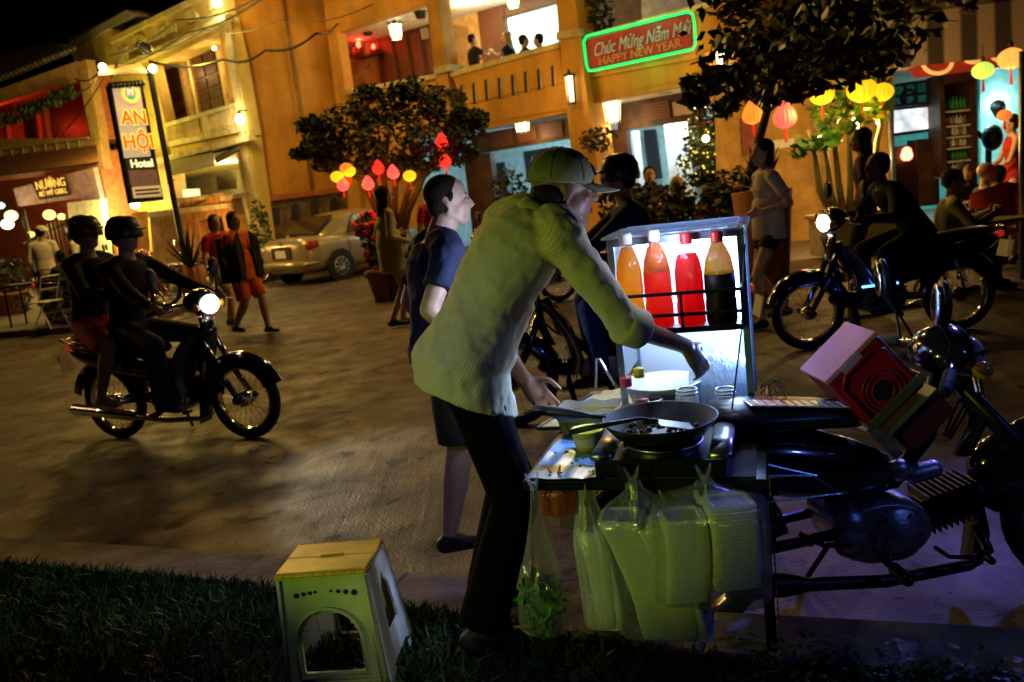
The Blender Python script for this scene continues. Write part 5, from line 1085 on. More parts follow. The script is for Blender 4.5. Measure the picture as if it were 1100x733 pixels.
for i, (x, y, c, sh_, l) in enumerate(((375, 184, YEL, 'round', 'yellow lantern at the left of the lantern cluster in the low tree'), (362, 190, YEL, 'round', 'small dull yellow lantern at the left end of the low tree'), (368, 197, PNK, 'drop', 'coral drop lantern hanging lowest at the left of the low tree'), (395, 196, PNK, 'drop', 'coral drop lantern in the middle of the low tree'), (422, 184, PNK, 'drop', 'bright coral drop lantern beside the yellow round one in the low tree'), (440, 189, YEL, 'round', 'yellow round lantern at the right of the low tree'), (372, 181, OR, 'round', 'orange lantern half hidden by leaves of the low tree'), (478, 172, RD, 'drop', 'red lantern behind leaves at the right end of the low tree'), (474, 150, RD, 'drop', 'small red lantern higher up at the right end of the low tree'), (406, 179, RD, 'drop', 'red lantern half hidden in the middle of the low tree'))):
    plantern(P(x, y, YT-.3), .10 if sh_ == 'round' else .092, c, l, 'silk lanterns in the low tree', sh_, 1.2 if c == YEL else 1.4, 3.5)
# dark tree at upper right
YR = 8.2; bl = []; rg = random.Random(21)
for x, y, r in ((766, 88, .16), (790, 68, .3), (800, 60, .55), (830, 50, .6), (800, 20, .6), (850, 20, .6), (890, 25, .6), (930, 35, .5), (870, 70, .45), (900, 70, .35), (790, 8, .22), (785, 95, .24), (835, 92, .3), (750, 106, .13), (780, 115, .13), (925, 70, .3), (900, -10, .7), (950, 10, .5), (742, 90, .10), (880, 50, .5), (820, -15, .6), (860, 95, .22), (940, 60, .3), (815, 85, .35), (970, 30, .45), (990, 0, .5), (792, 42, .24)):
    bl.append((P(x, y, YR+rg.uniform(-.9, .9)), (r*.92, r, r*.7)))
tb2 = V((P(812, 300, YR).x, YR+1.6, 0))
t2 = thing('tree', tb2, 0, 'large dark leafy tree overhanging the top right of the picture', 'tree'); m_ = MB()
tr_top = P(822, 80, YR+1.6); 
for x, y in ((770, 70), (830, 60), (890, 60), (850, 10), (750, 90), (940, 40)): m_.tube([V((tb2.x, tb2.y, 0)), tr_top-V((0, 0, .4)), tr_top.lerp(P(x, y, YR), .6), P(x, y, YR)], [.06, .05, .03, .012], 8)
m_.build('trunk', BARK, t2, smooth=True); m_ = MB(); leaf_cloud(m_, bl, 66, .15, .26, rg); m_.build('crown', mat('broad_night_leaf', (.09, .11, .03), .5, var=.4), t2, fix=False)
# fairy-light bush, flower baskets, planters
def bush(name, label, blobs, n, size, mleaf, base=None, mfl=None, nf=0, fs=.05, pot=None, cat='plant', grp=None, lights=0):
    c = base or V(blobs[0][0]); t = thing(name, c, 0, label, cat, grp); m_ = MB(); rg = random.Random(len(label)); leaf_cloud(m_, blobs, n, size, .3, rg); m_.build('foliage', mleaf, t, fix=False)
    if mfl:
        m_ = MB()
        for c_, r in blobs:
            for _ in range(nf):
                q = V((rg.gauss(0, 1), rg.gauss(0, 1), rg.gauss(0, 1))).normalized(); m_.ell(V(c_)+V((q.x*r[0], q.y*r[1], q.z*r[2])), fs, None, 6, 4)
        m_.build('flowers', mfl, t, smooth=True)
    if lights:
        m_ = MB()
        for c_, r in blobs:
            for _ in range(lights):
                q = V((rg.gauss(0, 1), rg.gauss(0, 1), rg.gauss(0, 1))).normalized()*rg.uniform(.5, 1); m_.ell(V(c_)+V((q.x*r[0], q.y*r[1], q.z*r[2])), .018, None, 6, 4)
        m_.build('fairy_lights', EM('fairy_light', (1, .75, .1), 1.6), t)
    if pot:
        m_ = MB(); m_.lathe(pot[0], [(.001, 0), (pot[1]*.7, 0), (pot[1], pot[2]), (pot[1]*1.08, pot[2]), (pot[1]*1.08, pot[2]*1.12), (pot[1]*.85, pot[2]*1.1), (pot[1]*.8, pot[2])], None, 20); m_.build('pot', TERRA, t, smooth=True)
    return t
RF = mat('red_flower', (.5, .02, .03), .6); RFD = mat('dark_red_flower', (.25, .03, .02), .6); YF = mat('yellow_flower', (.5, .35, .03), .6)
p = PC.hit(756, 158, .5); bush('shrub', 'green shrub strung with yellow fairy lights before the right column', [(PC.hit(756, 150, .5), (.4, .4, .55)), (PC.hit(752, 178, .5), (.45, .4, .4))], 400, .1, LEAF, V((p.x, p.y, 0)), lights=26, pot=(V((p.x, p.y, 0)), .3, .7), cat='shrub'); light('POINT', PC.hit(757, 150, 1.0), 14, (1, .85, .3), .05)
m_ = MB(); m_.ell(PC.hit(758, 149, 1.0), .06); tag(m_.build('light_bulb', EM('shrub_bulb', (1, .85, .4), 12), smooth=True), 'bright bulb in the fairy-light shrub', 'bulb')
bush('hanging_basket', 'hanging basket of dark red flowers below the largest box lantern', [(PC.hit(643, 150, .6), (.38, .3, .24))], 260, .1, LEAFD, mfl=RFD, nf=25, fs=.03, cat='hanging plant')
bush('hanging_basket', 'hanging basket of dark red flowers above the fairy-light shrub', [(PC.hit(765, 128, .6), (.42, .3, .28))], 260, .1, LEAFD, mfl=RFD, nf=25, fs=.03, cat='hanging plant')
bush('balcony_plant', 'dark bushy plant on the balcony behind the neon sign', [(PC.hit(637, 12, -.4), (.45, .3, .6))], 500, .13, LEAFD, cat='plant')
p = PC.hit(545, 205, .8); bush('shrub', 'dark rounded shrub between the tourist and the vendor cap at the restaurant door', [(PC.hit(547, 205, .8), (.45, .45, .45))], 350, .12, LEAFD, V((p.x, p.y, 0)), cat='shrub', pot=(V((p.x, p.y, 0)), .3, .7))
for i, (x, y, w, mf, l) in enumerate(((670, 215, .6, YF, 'low flower bed bush with yellow flowers left of the seated pair'), (765, 208, .7, YF, 'low yellow-flowering bush below the fairy-light shrub'), (700, 222, .6, RFD, 'dark bush with red flowers in front of the seated pair'), (790, 205, .5, RF, 'red-flowering bush beside the blurred walker'))):
    p = P(x, y, 10.6); p2 = V((p.x, 10.6, 0)); bush('flower_bush', l, [(p, (w*.6, .4, .3)), (p-V((0, 0, .35)), (w*.65, .45, .35))], 260, .1, LEAFD, p2, mf, 9, .03, pot=(p2, .35, .5), cat='bush', grp='potted bushes along the forecourt')
YFP = 13.0; p = P(404, 262, YFP); bush('flower_pot', 'tall pot of bright red flowers at the front of the parked car', [(P(403, 262, YFP), (.24, .25, .36)), (P(398, 243, YFP), (.25, .25, .2))], 330, .1, LEAFD, V((p.x, YFP, 0)), mat('poinsettia_red', (.7, .04, .05), .6), 30, .05, pot=(V((p.x, YFP, 0)), .2, .45), cat='plant')
# spiky agave at the wall
for i, (x, y, Yd, l) in enumerate(((205, 288, 15.2, 'spiky dark agave in front of the orange garden wall'), (818, 205, 8.6, 'dark spiky leaves behind the woman in white'), )):
    b = P(x, y, Yd); t = thing('agave', b, 0, l, 'plant'); m_ = MB(); rg = random.Random(i)
    for k in range(34):
        a = rg.uniform(0, 6.28); e_ = rg.uniform(.3, 1.4); d = V((math.cos(a)*math.cos(e_), math.sin(a)*math.cos(e_), math.sin(e_))); w_ = d.cross(V((0, 0, 1))).normalized()*.03; L_ = rg.uniform(.5, .9)*(1 if i == 0 else .6); m_.add([b-w_, b+w_, b+d*L_*.6+w_*.8, b+d*L_, b+d*L_*.6-w_*.8], [(0, 1, 2, 3, 4)])
    m_.build('leaves', LEAFD, t, fix=False)
    if i == 0: part(t, 'pot', TERRA, lambda mb: mb.lathe((b.x, b.y, .12), [(.001, 0), (.2, 0), (.26, b.z-.1), (.2, b.z-.1)], None, 16), smooth=True)
    else: part(t, 'pot', TERRA, lambda mb: mb.lathe((b.x, b.y, .0), [(.001, 0), (.2, 0), (.3, b.z), (.2, b.z)], None, 16), smooth=True)
# left edge plants with pots
for i, (x, y, l) in enumerate(((12, 300, 'leafy shrub in a clay pot at the left edge'), (-14, 285, 'taller dark shrub cut by the left edge'))):
    g = G(x, 338, .12); p = P(x, y, g.y); bush('shrub', l, [(p, (.4, .4, .5)), (p-V((0, 0, .5)), (.3, .3, .3))], 260, .13, LEAFD, g, pot=(g, .38, .42), cat='shrub')
p = PB.hit(281, 250, .8); bush('shrub', 'slim green shrub at the corner of the yellow house behind the car', [(p, (.22, .25, .75))], 300, .12, LEAF, V((p.x, p.y, .1)), cat='shrub')
# ================================================================== parked car
def car(label, loc, rz, paint):
    root = thing('parked_car', loc, rz, label, 'car'); B = lambda mb, n, m, p=None, **k: build_local(mb, n, m, p or root, **k)
    def ring(x, zb, zt, w, wt, zs):
        pts = [(0, zb), (w*.75, zb), (w*.97, zb+.12), (w, zb+.3), (w*.995, zs-.08), (w*.96, zs), (wt, zt), (wt*.5, zt+.012), (0, zt+.016)]
        return [V((x, y, z)) for y, z in pts]+[V((x, -y, z)) for y, z in pts[-2:0:-1]]
    st = [(-2.12, .36, .82, .66, .58, .78), (-2.08, .27, .96, .74, .64, .88), (-1.9, .24, 1.0, .80, .66, .92), (-1.45, .22, 1.0, .84, .68, .92), (-1.0, .20, .97, .85, .72, .92), (0, .20, .94, .855, .74, .90), (.9, .20, .94, .85, .72, .88), (1.3, .22, .90, .84, .66, .82), (1.8, .25, .80, .79, .58, .70), (2.08, .30, .66, .70, .48, .56), (2.15, .36, .58, .60, .4, .5)]
    m_ = MB(); vs = []; n = 16
    for s in st: vs += ring(*s)
    n = len(ring(*st[0])); k = len(st)
    m_.add(vs, [(i*n+j, i*n+(j+1) % n, (i+1)*n+(j+1) % n, (i+1)*n+j) for i in range(k-1) for j in range(n)]+[tuple(range(n)), tuple(range((k-1)*n, k*n))])
    body = B(m_, 'body', paint, smooth=True, sub=1)
    def cab(x, zt, w, wb): return [V((x, wb, .90)), V((x, wb, .93)), V((x, w+.03, zt-.06)), V((x, w-.05, zt)), V((x, 0, zt+.025)), V((x, -w+.05, zt)), V((x, -w-.03, zt-.06)), V((x, -wb, .93)), V((x, -wb, .90))]
    m_ = MB(); L = [(-1.62, 1.0, .60, .70), (-1.3, 1.16, .60, .74), (-.98, 1.34, .59, .76), (-.7, 1.425, .585, .77), (-.2, 1.46, .585, .77), (.25, 1.44, .58, .77), (.6, 1.30, .58, .76), (.95, 1.1, .60, .74), (1.22, .96, .62, .70)]
    vs = []; 
    for a in L: vs += cab(*a)
    k = len(L); m_.add(vs, [(i*9+j, i*9+(j+1) % 9, (i+1)*9+(j+1) % 9, (i+1)*9+j) for i in range(k-1) for j in range(9)]+[tuple(range(9)), tuple(range((k-1)*9, k*9))]); B(m_, 'roof', paint, smooth=True, sub=1)
    G_ = mat('car_glass', (.012, .012, .012), .06, spec=.9, var=0)
    m_ = MB(); m_.prism([V((-1.60, -.56, 1.035)), V((-1.60, .56, 1.035)), V((-1.02, .50, 1.365)), V((-1.02, -.50, 1.365))], V((-.02, 0, .03))); B(m_, 'rear_window', G_, bevel=.01)
    m_ = MB(); m_.prism([V((1.17, -.58, 1.0)), V((1.17, .58, 1.0)), V((.50, .50, 1.38)), V((.50, -.50, 1.38))], V((.02, 0, .03))); B(m_, 'windscreen', G_, bevel=.01)
    for s in (1, -1):
        for q in ([(-.95, .97), (-.12, .96), (-.12, 1.36), (-.62, 1.35)], [(-.05, .96), (.88, .96), (.45, 1.30), (-.05, 1.36)]):
            m_ = MB(); m_.prism([V((x, s*(.775-(z-.93)*.30), z)) for x, z in q], (0, s*.022, 0)); B(m_, 'side_window', G_, bevel=.006)
        m_ = MB(); m_.tube([(-1.05, s*.79, .955), (0, s*.795, .95), (.95, s*.79, .95)], .012, 6); B(m_, 'window_trim', CHROME)
        for x in (-.5, .4): m_ = MB(); m_.cap((x-.09, s*.868, .82), (x+.07, s*.868, .83), .018, .016); B(m_, 'door_handle', CHROME, smooth=True)
        m_ = MB()
        for x in (-.98, -.08, .88): m_.box((x, s*.852, .6), (.008, .01, .56))
        B(m_, 'door_gap', BLACKP, body)
        m_ = MB(); m_.ell((.72, s*.93, .98), (.08, .1, .07)); B(m_, 'side_mirror', paint, smooth=True)
        m_ = MB(); m_.rings([((-2.06, s*.62, .80), (0, .13, 0), (0, 0, .085)), ((-1.98, s*.72, .81), (.0, .09, 0), (0, 0, .10)), ((-1.80, s*.80, .84), (0, .04, 0), (0, 0, .07))], 12)
        B(m_, 'tail_light', mat('car_tail_lens', (.22, .012, .006), .12, emit=.05, ecol=(1, .04, .01), var=.3, vs=30), smooth=True)
        m_ = MB(); m_.ell((1.98, s*.58, .62), (.14, .14, .08)); B(m_, 'headlight', GLASS, smooth=True)
        for x in (-1.28, 1.32):
            m_ = MB(); m_.lathe((x, s*.80, .31), [(.02, .02), (.36, .02), (.37, .058), (.35, .062), (.02, .03)], Mx(-s*math.pi/2), 30); B(m_, 'wheel_arch', BLACKP, smooth=True)
            m_ = MB(); m_.torus((x, s*.79, .31), .245, .065, Mx(math.pi/2), 32, 10); w = B(m_, 'tyre', RUBBER, smooth=True)
            m_ = MB(); m_.torus((x, s*.86, .31), .19, .012, Mx(math.pi/2), 28, 6)
            for k in range(10): a = k*.628; m_.tube([(x+.03*math.cos(a), s*.875, .31+.03*math.sin(a)), (x+.19*math.cos(a), s*.86, .31+.19*math.sin(a))], .014, 6)
            m_.ell((x, s*.872, .31), (.045, .012, .045)); B(m_, 'rim', STEEL, w, smooth=True)
    m_ = MB(); m_.rings([((-2.17, 0, .44), (0, .70, 0), (0, 0, .07)), ((-2.10, 0, .46), (0, .77, 0), (0, 0, .10)), ((-1.85, 0, .46), (0, .845, 0), (0, 0, .10))], 24); B(m_, 'bumper', paint, smooth=True)
    m_ = MB(); m_.box((-2.125, 0, .70), (.03, .62, .22)); B(m_, 'plate_recess', BLACKP, body)
    m_ = MB(); m_.box((-2.15, 0, .69), (.012, .33, .165)); B(m_, 'number_plate', WHITEP)
    m_ = MB(); m_.box((-2.135, 0, .83), (.03, .60, .035)); B(m_, 'boot_trim', CHROME, bevel=.008)
    m_ = MB(); m_.torus((-2.115, 0, .91), .045, .008, My(math.pi/2), 20, 6); B(m_, 'badge', CHROME)
    return root
g = G(368, 301); a = rad(52); ca, sa = math.cos(a), math.sin(a)
# rear right wheel of the car stands at g
cc = V((g.x+1.28*ca-.8*sa, g.y+1.28*sa+.8*ca, 0))*1.0
car('champagne gold saloon car parked with its rear to the street beside the plain ochre wall', cc, a, mat('champagne_paint', (.42, .36, .22), .3, .45, coat=.6, var=.06))
# ================================================================== motorbikes in the street
BP = mat('black_gloss_paint', (.01, .01, .012), .15, coat=1, var=0); RP = mat('red_gloss_paint', (.3, .01, .01), .2, coat=1, var=0); BLP = mat('blue_gloss_paint', (.01, .03, .3), .2, coat=1, var=0); GP = mat('grey_gloss_paint', (.12, .13, .15), .2, coat=1, var=0)
bf, br = G(262, 470), G(140, 470)
ang = math.atan2(bf.y-br.y, bf.x-br.x); mid = (bf+br)/2
mb1 = motorbike('dark motorbike with its headlight on ridden by two people at the left', mid, ang, BP, lamp=True)
Mw = WM[mb1.name]
rider('motorbike driver in dark clothes and black helmet on the lit motorbike at the left', mid, ang, 0, top='jacket', topcol=C_BLACK, sleeve='long', botm=C_BLACK, shoe=SH_BLACK, hat='helmet', skin=SKIN)
rider('pillion passenger in a dark top and red trousers behind the driver at the left', mid, ang, 0, pelvis=(-.66, 0, .90), feet={1: (-.48, .22, .38), -1: (-.48, -.22, .38)}, hands={1: (-.2, .15, 1.1), -1: (-.2, -.15, 1.1)}, top='jacket', topcol=C_BLACK, sleeve='long', bot='shorts', botm=C_RED, shoe=mat('pale_sandal', (.5, .35, .25), .6), hat='helmet', hc=mat('helmet_olive', (.08, .09, .03), .3), skin=SKIN, h=1.6)
hl = Mw @ V((.52, 0, .93)); light('SPOT', hl, 80, (1, .93, .78), .03, Mw @ V((3.0, -.6, 0)), 70, .8)
# parked scooters along the pavement
lab = ['dark parked motorbike nearest the railing gate', 'red parked motorbike second from the railing gate', 'black parked motorbike between the agave and the left street lamp pole', 'grey parked motorbike in front of the agave', 'black parked motorbike behind the woman in orange']
for i, (x, y, c) in enumerate(((110, 342, BP), (142, 336, RP), (190, 326, BP), (222, 318, GP), (252, 310, BP))):
    p = G(x, y, 0 if i > 1 else .12); motorbike(lab[i], p, rad((20, 28, 35, 15, 30)[i]), c, group='motorbikes parked along the left pavement', name='parked_motorbike')
# scooter at the right
sa_ = rad(182); sp = V((P(948, 300, 6.4).x, 6.4, 0)); sb = motorbike('dark scooter with a bright headlight and blue led strip in front of the cafe', sp, sa_, BP, lamp=True, blue=True)
Ms = WM[sb.name]
rider('rider in a dark green shirt hunched over the scooter in front of the cafe', sp, sa_, 0, lean=.62, pelvis=(-.28, 0, .82), head=(0, -.1), topcol=cloth('deep_green', (.012, .035, .01)), sleeve='long', botm=C_BLACK, shoe=SH_BLACK, skin=SKIND, hairlen='crop', h=1.5)
p = P(927, 168, 8.7); person('long-haired woman in a dark floral top standing before the planter tree', V((p.x, p.y, max(.0, p.z-1.53))), rad(150), 1.66, skin=SKIND, topcol=C_FLORAL, top='blouse', sleeve='short', botm=C_BLACK, shoe=SH_BLACK, hairlen='long', female=True)
light('SPOT', Ms @ V((.55, 0, .93)), 25, (1, .95, .9), .03, Ms @ V((3, 0, 0)), 70, .8); light('POINT', Ms @ V((.4, .45, .5)), .6, (.05, .15, 1), .05)
# scooter with rider behind the cart
q = V((P(560, 380, 4.9).x, 4.9, 0)); qa = rad(176)
q = V((P(650, 380, 5.2).x-.0, 5.2, 0)); b3 = motorbike('dark motorbike passing behind the food cart', q, rad(178), BP)
rider('rider in dark blue clothes and helmet passing behind the food cart', q, rad(178), 0, top='jacket', topcol=cloth('dusk_blue', (.012, .016, .07)), sleeve='long', botm=cloth('denim', (.02, .04, .25)), shoe=SH_BLACK, hat='helmet', hc=mat('helmet_blue', (.03, .03, .08), .3), skin=SKIN)
# dark parked motorbikes before the restaurant
for i, (x, Y_) in enumerate(((545, 10.5), (700, 10.0))):
    p = V((P(x, 240, Y_).x, Y_, 0)); motorbike(('dark parked motorbike at the restaurant between the two men heads', 'dark parked motorbike behind the top of the glass case')[i], p, rad((200, 170)[i]), BP, name='parked_motorbike', group='motorbikes parked at the restaurant')
# ================================================================== people in the street
def walkpose(k=1, w=.26): return {1: (w*k, .09, .09), -1: (-w*k, -.09, .14)}
ow = G(272, 360); a = rad(-30)
person('woman in an orange outfit with a dark open vest and blue shoes crossing the road', ow, a, 1.6, skin=SKINL, feet=walkpose(1, .2), topcol=C_ORANGE, sleeve='short', bot='shorts', botm=C_ORANGE, shoe=SH_BLUE, hairlen='bob', female=True, fat=1.22, hem=.1, slack=.02)
vst = MB()
rt = [o for o in bpy.data.objects if o.get('label', '').startswith('woman in an orange')][0]
M0 = WM[rt.name]
for s in (1, -1):
    vst.prism([M0 @ V((.145, .10*s, .74)), M0 @ V((.165, .2*s, .76)), M0 @ V((.15, .2*s, 1.25)), M0 @ V((.115, .10*s, 1.36)), M0 @ V((.15, .07*s, 1.1))], (M0.to_3x3() @ V((.035, 0, 0))))
    vst.prism([M0 @ V((.15, .185*s, .72)), M0 @ V((-.12, .205*s, .72)), M0 @ V((-.12, .20*s, 1.2)), M0 @ V((.15, .2*s, 1.2))], (M0.to_3x3() @ V((0, .03*s, 0))))
vst.prism([M0 @ V((-.15, -.2, .72)), M0 @ V((-.15, .2, .72)), M0 @ V((-.14, .2, 1.3)), M0 @ V((-.14, -.2, 1.3))], (M0.to_3x3() @ V((-.04, 0, 0))))
vst.build('vest', C_BLACK, rt, bevel=.01)
person('person in a red shirt with light shorts walking just behind the woman in orange', G(250, 352), rad(-40), 1.6, skin=SKINL, feet=walkpose(-1, .2), topcol=C_RED, bot='shorts', botm=C_CREAM, shoe=SH_BLUE, hairlen='bob')
person('young woman in a loose cream top and dark shoes walking behind the tourist', G(431, 350), rad(25), 1.68, skin=SKINL, feet={1: (.06, .07, .08), -1: (-.12, -.07, .1)}, hands={1: (.18, .2, 1.12), -1: (.16, -.16, 1.02)}, topcol=C_CREAM, top='tunic', sleeve='long', bot='minishorts', botm=C_CREAM, shoe=SH_BLACK, hairlen='long', hair=HAIRB, female=True, hem=.2, slack=.03)
person('standing man in a white shirt and white headscarf at the left shop', G(62, 345, .12), rad(100), 1.68, skin=SKIN, topcol=C_WHITE, sleeve='long', botm=C_BLACK, shoe=SH_BLACK, hat='headscarf', hc=C_WHITE, head=(-.6, .3), lean=.12)
p = G(84, 345, .12); person('person in black seated at the small table of the left shop', p, rad(150), 1.62, skin=SKIN, pelvis=(0, 0, .48), feet={1: (.38, .12, .08), -1: (.38, -.12, .08)}, hands={1: (.4, .12, .75), -1: (.4, -.12, .75)}, topcol=C_BLACK, sleeve='long', botm=C_BLACK, shoe=SH_BLACK, lean=.2)
person('woman in a white blouse with a dark ponytail walking behind the motorbike', G(98, 346, .12), rad(190), 1.6, skin=SKIN, topcol=C_WHITE, sleeve='short', botm=C_GREY, shoe=SH_BLACK, hairlen='pony', female=True)
person('woman in a pale top and short dark skirt walking beside the glass case', G(832, 350), rad(188), 1.64, skin=SKINL, feet=walkpose(1, .16), hands={1: (.15, .2, 1.05), -1: (.1, -.2, 1.0)}, topcol=mat('cloth_pale_stripe', (.62, .66, .68), .85, bump=.3, bs=20, var=.3, col2=(.5, .3, .28)), sleeve='short', hem=.06, slack=.015, bot='minishorts', botm=C_BLACK, shoe=SH_BLACK, hairlen='bob', hair=HAIRBR, female=True)
# diners
def seated(label, x, y, Yd, rz, scale=1.0, hz=1.22, **k):
    p = P(x, y, Yd); d = dict(pelvis=(0, 0, p.z-.03-.75+.0), feet={1: (.40, .12, .08), -1: (.40, -.12, .08)}, hands={1: (.40, .14, p.z-.45), -1: (.40, -.14, p.z-.45)}, skin=SKIN, lean=.12, shoe=SH_BLACK, botm=C_BLACK)
    d.update(k); return person(label, V((p.x, p.y, 0)), rz, 1.68, **d)
DN = 'diners at the cafe tables'
seated('diner in a pale olive shirt seated nearest at the cafe table', 1014, 183, 8.2, rad(-20), topcol=mat('cloth_olive', (.35, .36, .18), .85, bump=.3), sleeve='long', hair=HAIRBR, hairlen='crop', skin=SKINL, group=DN)
seated('bald diner in a black t-shirt looking right at the cafe table', 1051, 176, 9.3, rad(-10), topcol=C_BLACK, hairlen='bald', skin=SKINL, group=DN, botm=C_KHAKI, bot='shorts')
seated('dark-haired woman diner seated behind the bald man', 1032, 175, 10.6, rad(-80), topcol=C_BLACK, hairlen='long', female=True, group=DN)
seated('diner in a striped red and white shirt with back to the street', 1077, 178, 10.0, rad(120), topcol=stripes('striped_shirt', (.7, .6, .55), (.5, .06, .06), (0, 1, 0), 150, .8), group=DN)
person('waitress in a red sleeveless dress standing at the right of the cafe', V((P(1088, 200, 11.2).x, 11.2, P(1088, 133, 11.2).z-1.52)), rad(170), 1.62, skin=SKINL, topcol=C_RED, sleeve='none', bot='skirt', botm=C_RED, hands={1: (.3, .1, .95), -1: (.3, -.1, .95)}, hairlen='pony', female=True, shoe=SH_BLACK)
# balcony guests
for i, (x, y, dep, c, hl_, sk, l, r) in enumerate(((507, 43, -.7, C_BLACK, 'crop', SKIN, 'man in a black polo shirt leaning on the balcony, leftmost of the balcony guests', 20), (545, 40, -.9, C_BLACK, 'long', SKINL, 'long-haired blonde woman on the balcony, second of the balcony guests', 170), (562, 44, -1.0, C_BLACK, 'short', SKIN, 'dark-haired person on the balcony, third of the balcony guests', 10), (579, 43, -.9, C_BLUE, 'short', SKIN, 'person in a dark blue top on the balcony, rightmost of the balcony guests', 160), (743, 12, -.8, C_BLACK, 'short', SKIN, 'left one of the two heads above the neon sign', 200), (758, 14, -.8, C_GREY, 'bob', SKIN, 'right one of the two heads above the neon sign', 160))):
    p = PC.hit(x, y, dep); person(l, V((p.x, p.y, p.z-1.40)), rad(r), 1.85, skin=sk, pelvis=(0, 0, .66), feet={1: (.4, .1, .18), -1: (.4, -.1, .18)}, topcol=c, hairlen=hl_, hair=HAIRBL if i == 1 else None, botm=C_BLACK, shoe=SH_BLACK, hands={1: (.35, .2, 1.1), -1: (.35, -.2, 1.1)}, vox=.016, group='guests on the restaurant balcony')
p = P(697, 185, 11.6); person('seated man in black silhouetted in the white restaurant doorway', V((p.x, p.y, p.z-1.22)), rad(-90), 1.68, skin=SKIN, pelvis=(0, 0, .5), feet={1: (.4, .1, .1), -1: (.4, -.1, .1)}, topcol=C_BLACK, botm=C_BLACK, shoe=SH_BLACK, hands={1: (.3, .1, .75), -1: (.3, -.1, .75)}, group='people at the restaurant door')
p = P(727, 195, 10.9); person('blonde woman seated right of the man in black at the restaurant door', V((p.x, p.y, p.z-1.22)), rad(60), 1.66, skin=SKINL, pelvis=(0, 0, .5), feet={1: (.4, .1, .1), -1: (.4, -.1, .1)}, topcol=C_GREY, botm=C_BLACK, shoe=SH_BLACK, hairlen='long', hair=HAIRBL, female=True, group='people at the restaurant door')
p = P(463, 210, 12.0); person('person in a red top at the turquoise doorway left of the tourist', V((p.x, p.y, max(0, p.z-1.55))), rad(-60), 1.66, skin=SKIN, topcol=C_RED, botm=C_BLACK, shoe=SH_BLACK)
# tables and chairs
def chair(label, loc, rz, m, grp=None):
    t = thing('plastic_chair', loc, rz, label, 'chair', grp); B = lambda mb, n, **k: build_local(mb, n, m, t, **k)
    m_ = MB(); m_.box((0, 0, .43), (.42, .42, .03)); B(m_, 'seat', bevel=.01); m_ = MB()
    vs = []; n = 9
    for th in (0, .02):
        for z in (.44, .60, .74, .82):
            for j in range(n): a_ = -1.25+2.5*j/(n-1); r_ = .235+.06*(z-.44)+th; w = (1-.25*abs(a_)/1.25*(z > .7)); vs.append(V((-r_*math.cos(a_)-.0, r_*math.sin(a_), .44+(z-.44)*w)))
    fs = [(o_+i*n+j, o_+i*n+j+1, o_+(i+1)*n+j+1, o_+(i+1)*n+j) for o_ in (0, 4*n) for i in range(3) for j in range(n-1)]; m_.add(vs, fs); B(m_, 'backrest', smooth=True)
    for x in (-1, 1):
        for y in (-1, 1): m_ = MB(); m_.tube([(x*.17, y*.17, .43), (x*.22, y*.22, 0)], [.022, .018], 6); B(m_, 'leg')
    return t
def table(label, loc, r, h, top):
    t = thing('cafe_table', loc, 0, label, 'table'); m_ = MB(); m_.box((0, 0, h), (r*2, r*1.6, .035)); build_local(m_, 'tabletop', top, t, bevel=.01)
    for x in (-1, 1):
        for y in (-1, 1): m_ = MB(); m_.tube([(x*r*.85, y*r*.65, h), (x*r*.9, y*r*.7, 0)], .02, 6); build_local(m_, 'leg', BLACKM, t)
    return t
p = P(1040, 238, 8.5); tz = p.z; table('pale cafe table with glasses between the diners', V((p.x+.15, p.y, .1)), .5, tz-.1, mat('table_top', (.4, .36, .3), .4))
for i, x in enumerate((1036, 1044, 1052)):
    q = P(x, 236, 8.4); m_ = MB(); m_.lathe((q.x, q.y, tz+.02), [(.001, 0), (.028, 0), (.034, .1), (.031, .1), (.026, .01)], None, 12); tag(m_.build('glass', GLASS, smooth=True), ('left', 'middle', 'right')[i]+' drinking glass on the pale cafe table', 'glass', 'glasses on the cafe table')
RC = mat('red_chair_plastic', (.45, .04, .02), .4)
p = P(1060, 205, 8.9); chair('red plastic chair with its back to the street at the cafe table', V((p.x-.05, 8.75, p.z-.72)), rad(90), RC)
p = P(1096, 215, 8.7); chair('red plastic chair cut by the right edge of the picture', V((p.x+.1, p.y, p.z-.72)), rad(120), RC)
p = G(40, 348, .12); table('small dark cafe table at the left shop', p, .35, .72, BLACKP); p2 = G(57, 350, .12); 
def wchair():
    g_ = G(55, 352, .12); t = thing('folding_chair', g_, rad(160), 'white metal folding chair beside the small dark table at the left shop', 'chair')
    m_ = MB(); m_.box((0, 0, .44), (.38, .38, .02)); build_local(m_, 'seat', WHITEP, t, bevel=.005)
    m_ = MB(); [m_.tube([(-.2, y, 0), (-.05, y, .44), (-.22, y, .85)], .012, 6) for y in (-.18, .18)]; m_.tube([(-.22, -.18, .85), (-.22, .18, .85)], .012, 6); m_.tube([(-.15, -.18, .65), (-.15, .18, .65)], .012, 6); build_local(m_, 'backrest', WHITEP, t)
    m_ = MB(); [m_.tube([(.2, y, 0), (-.15, y, .44)], .012, 6) for y in (-.16, .16)]; build_local(m_, 'leg', WHITEP, t)
wchair()
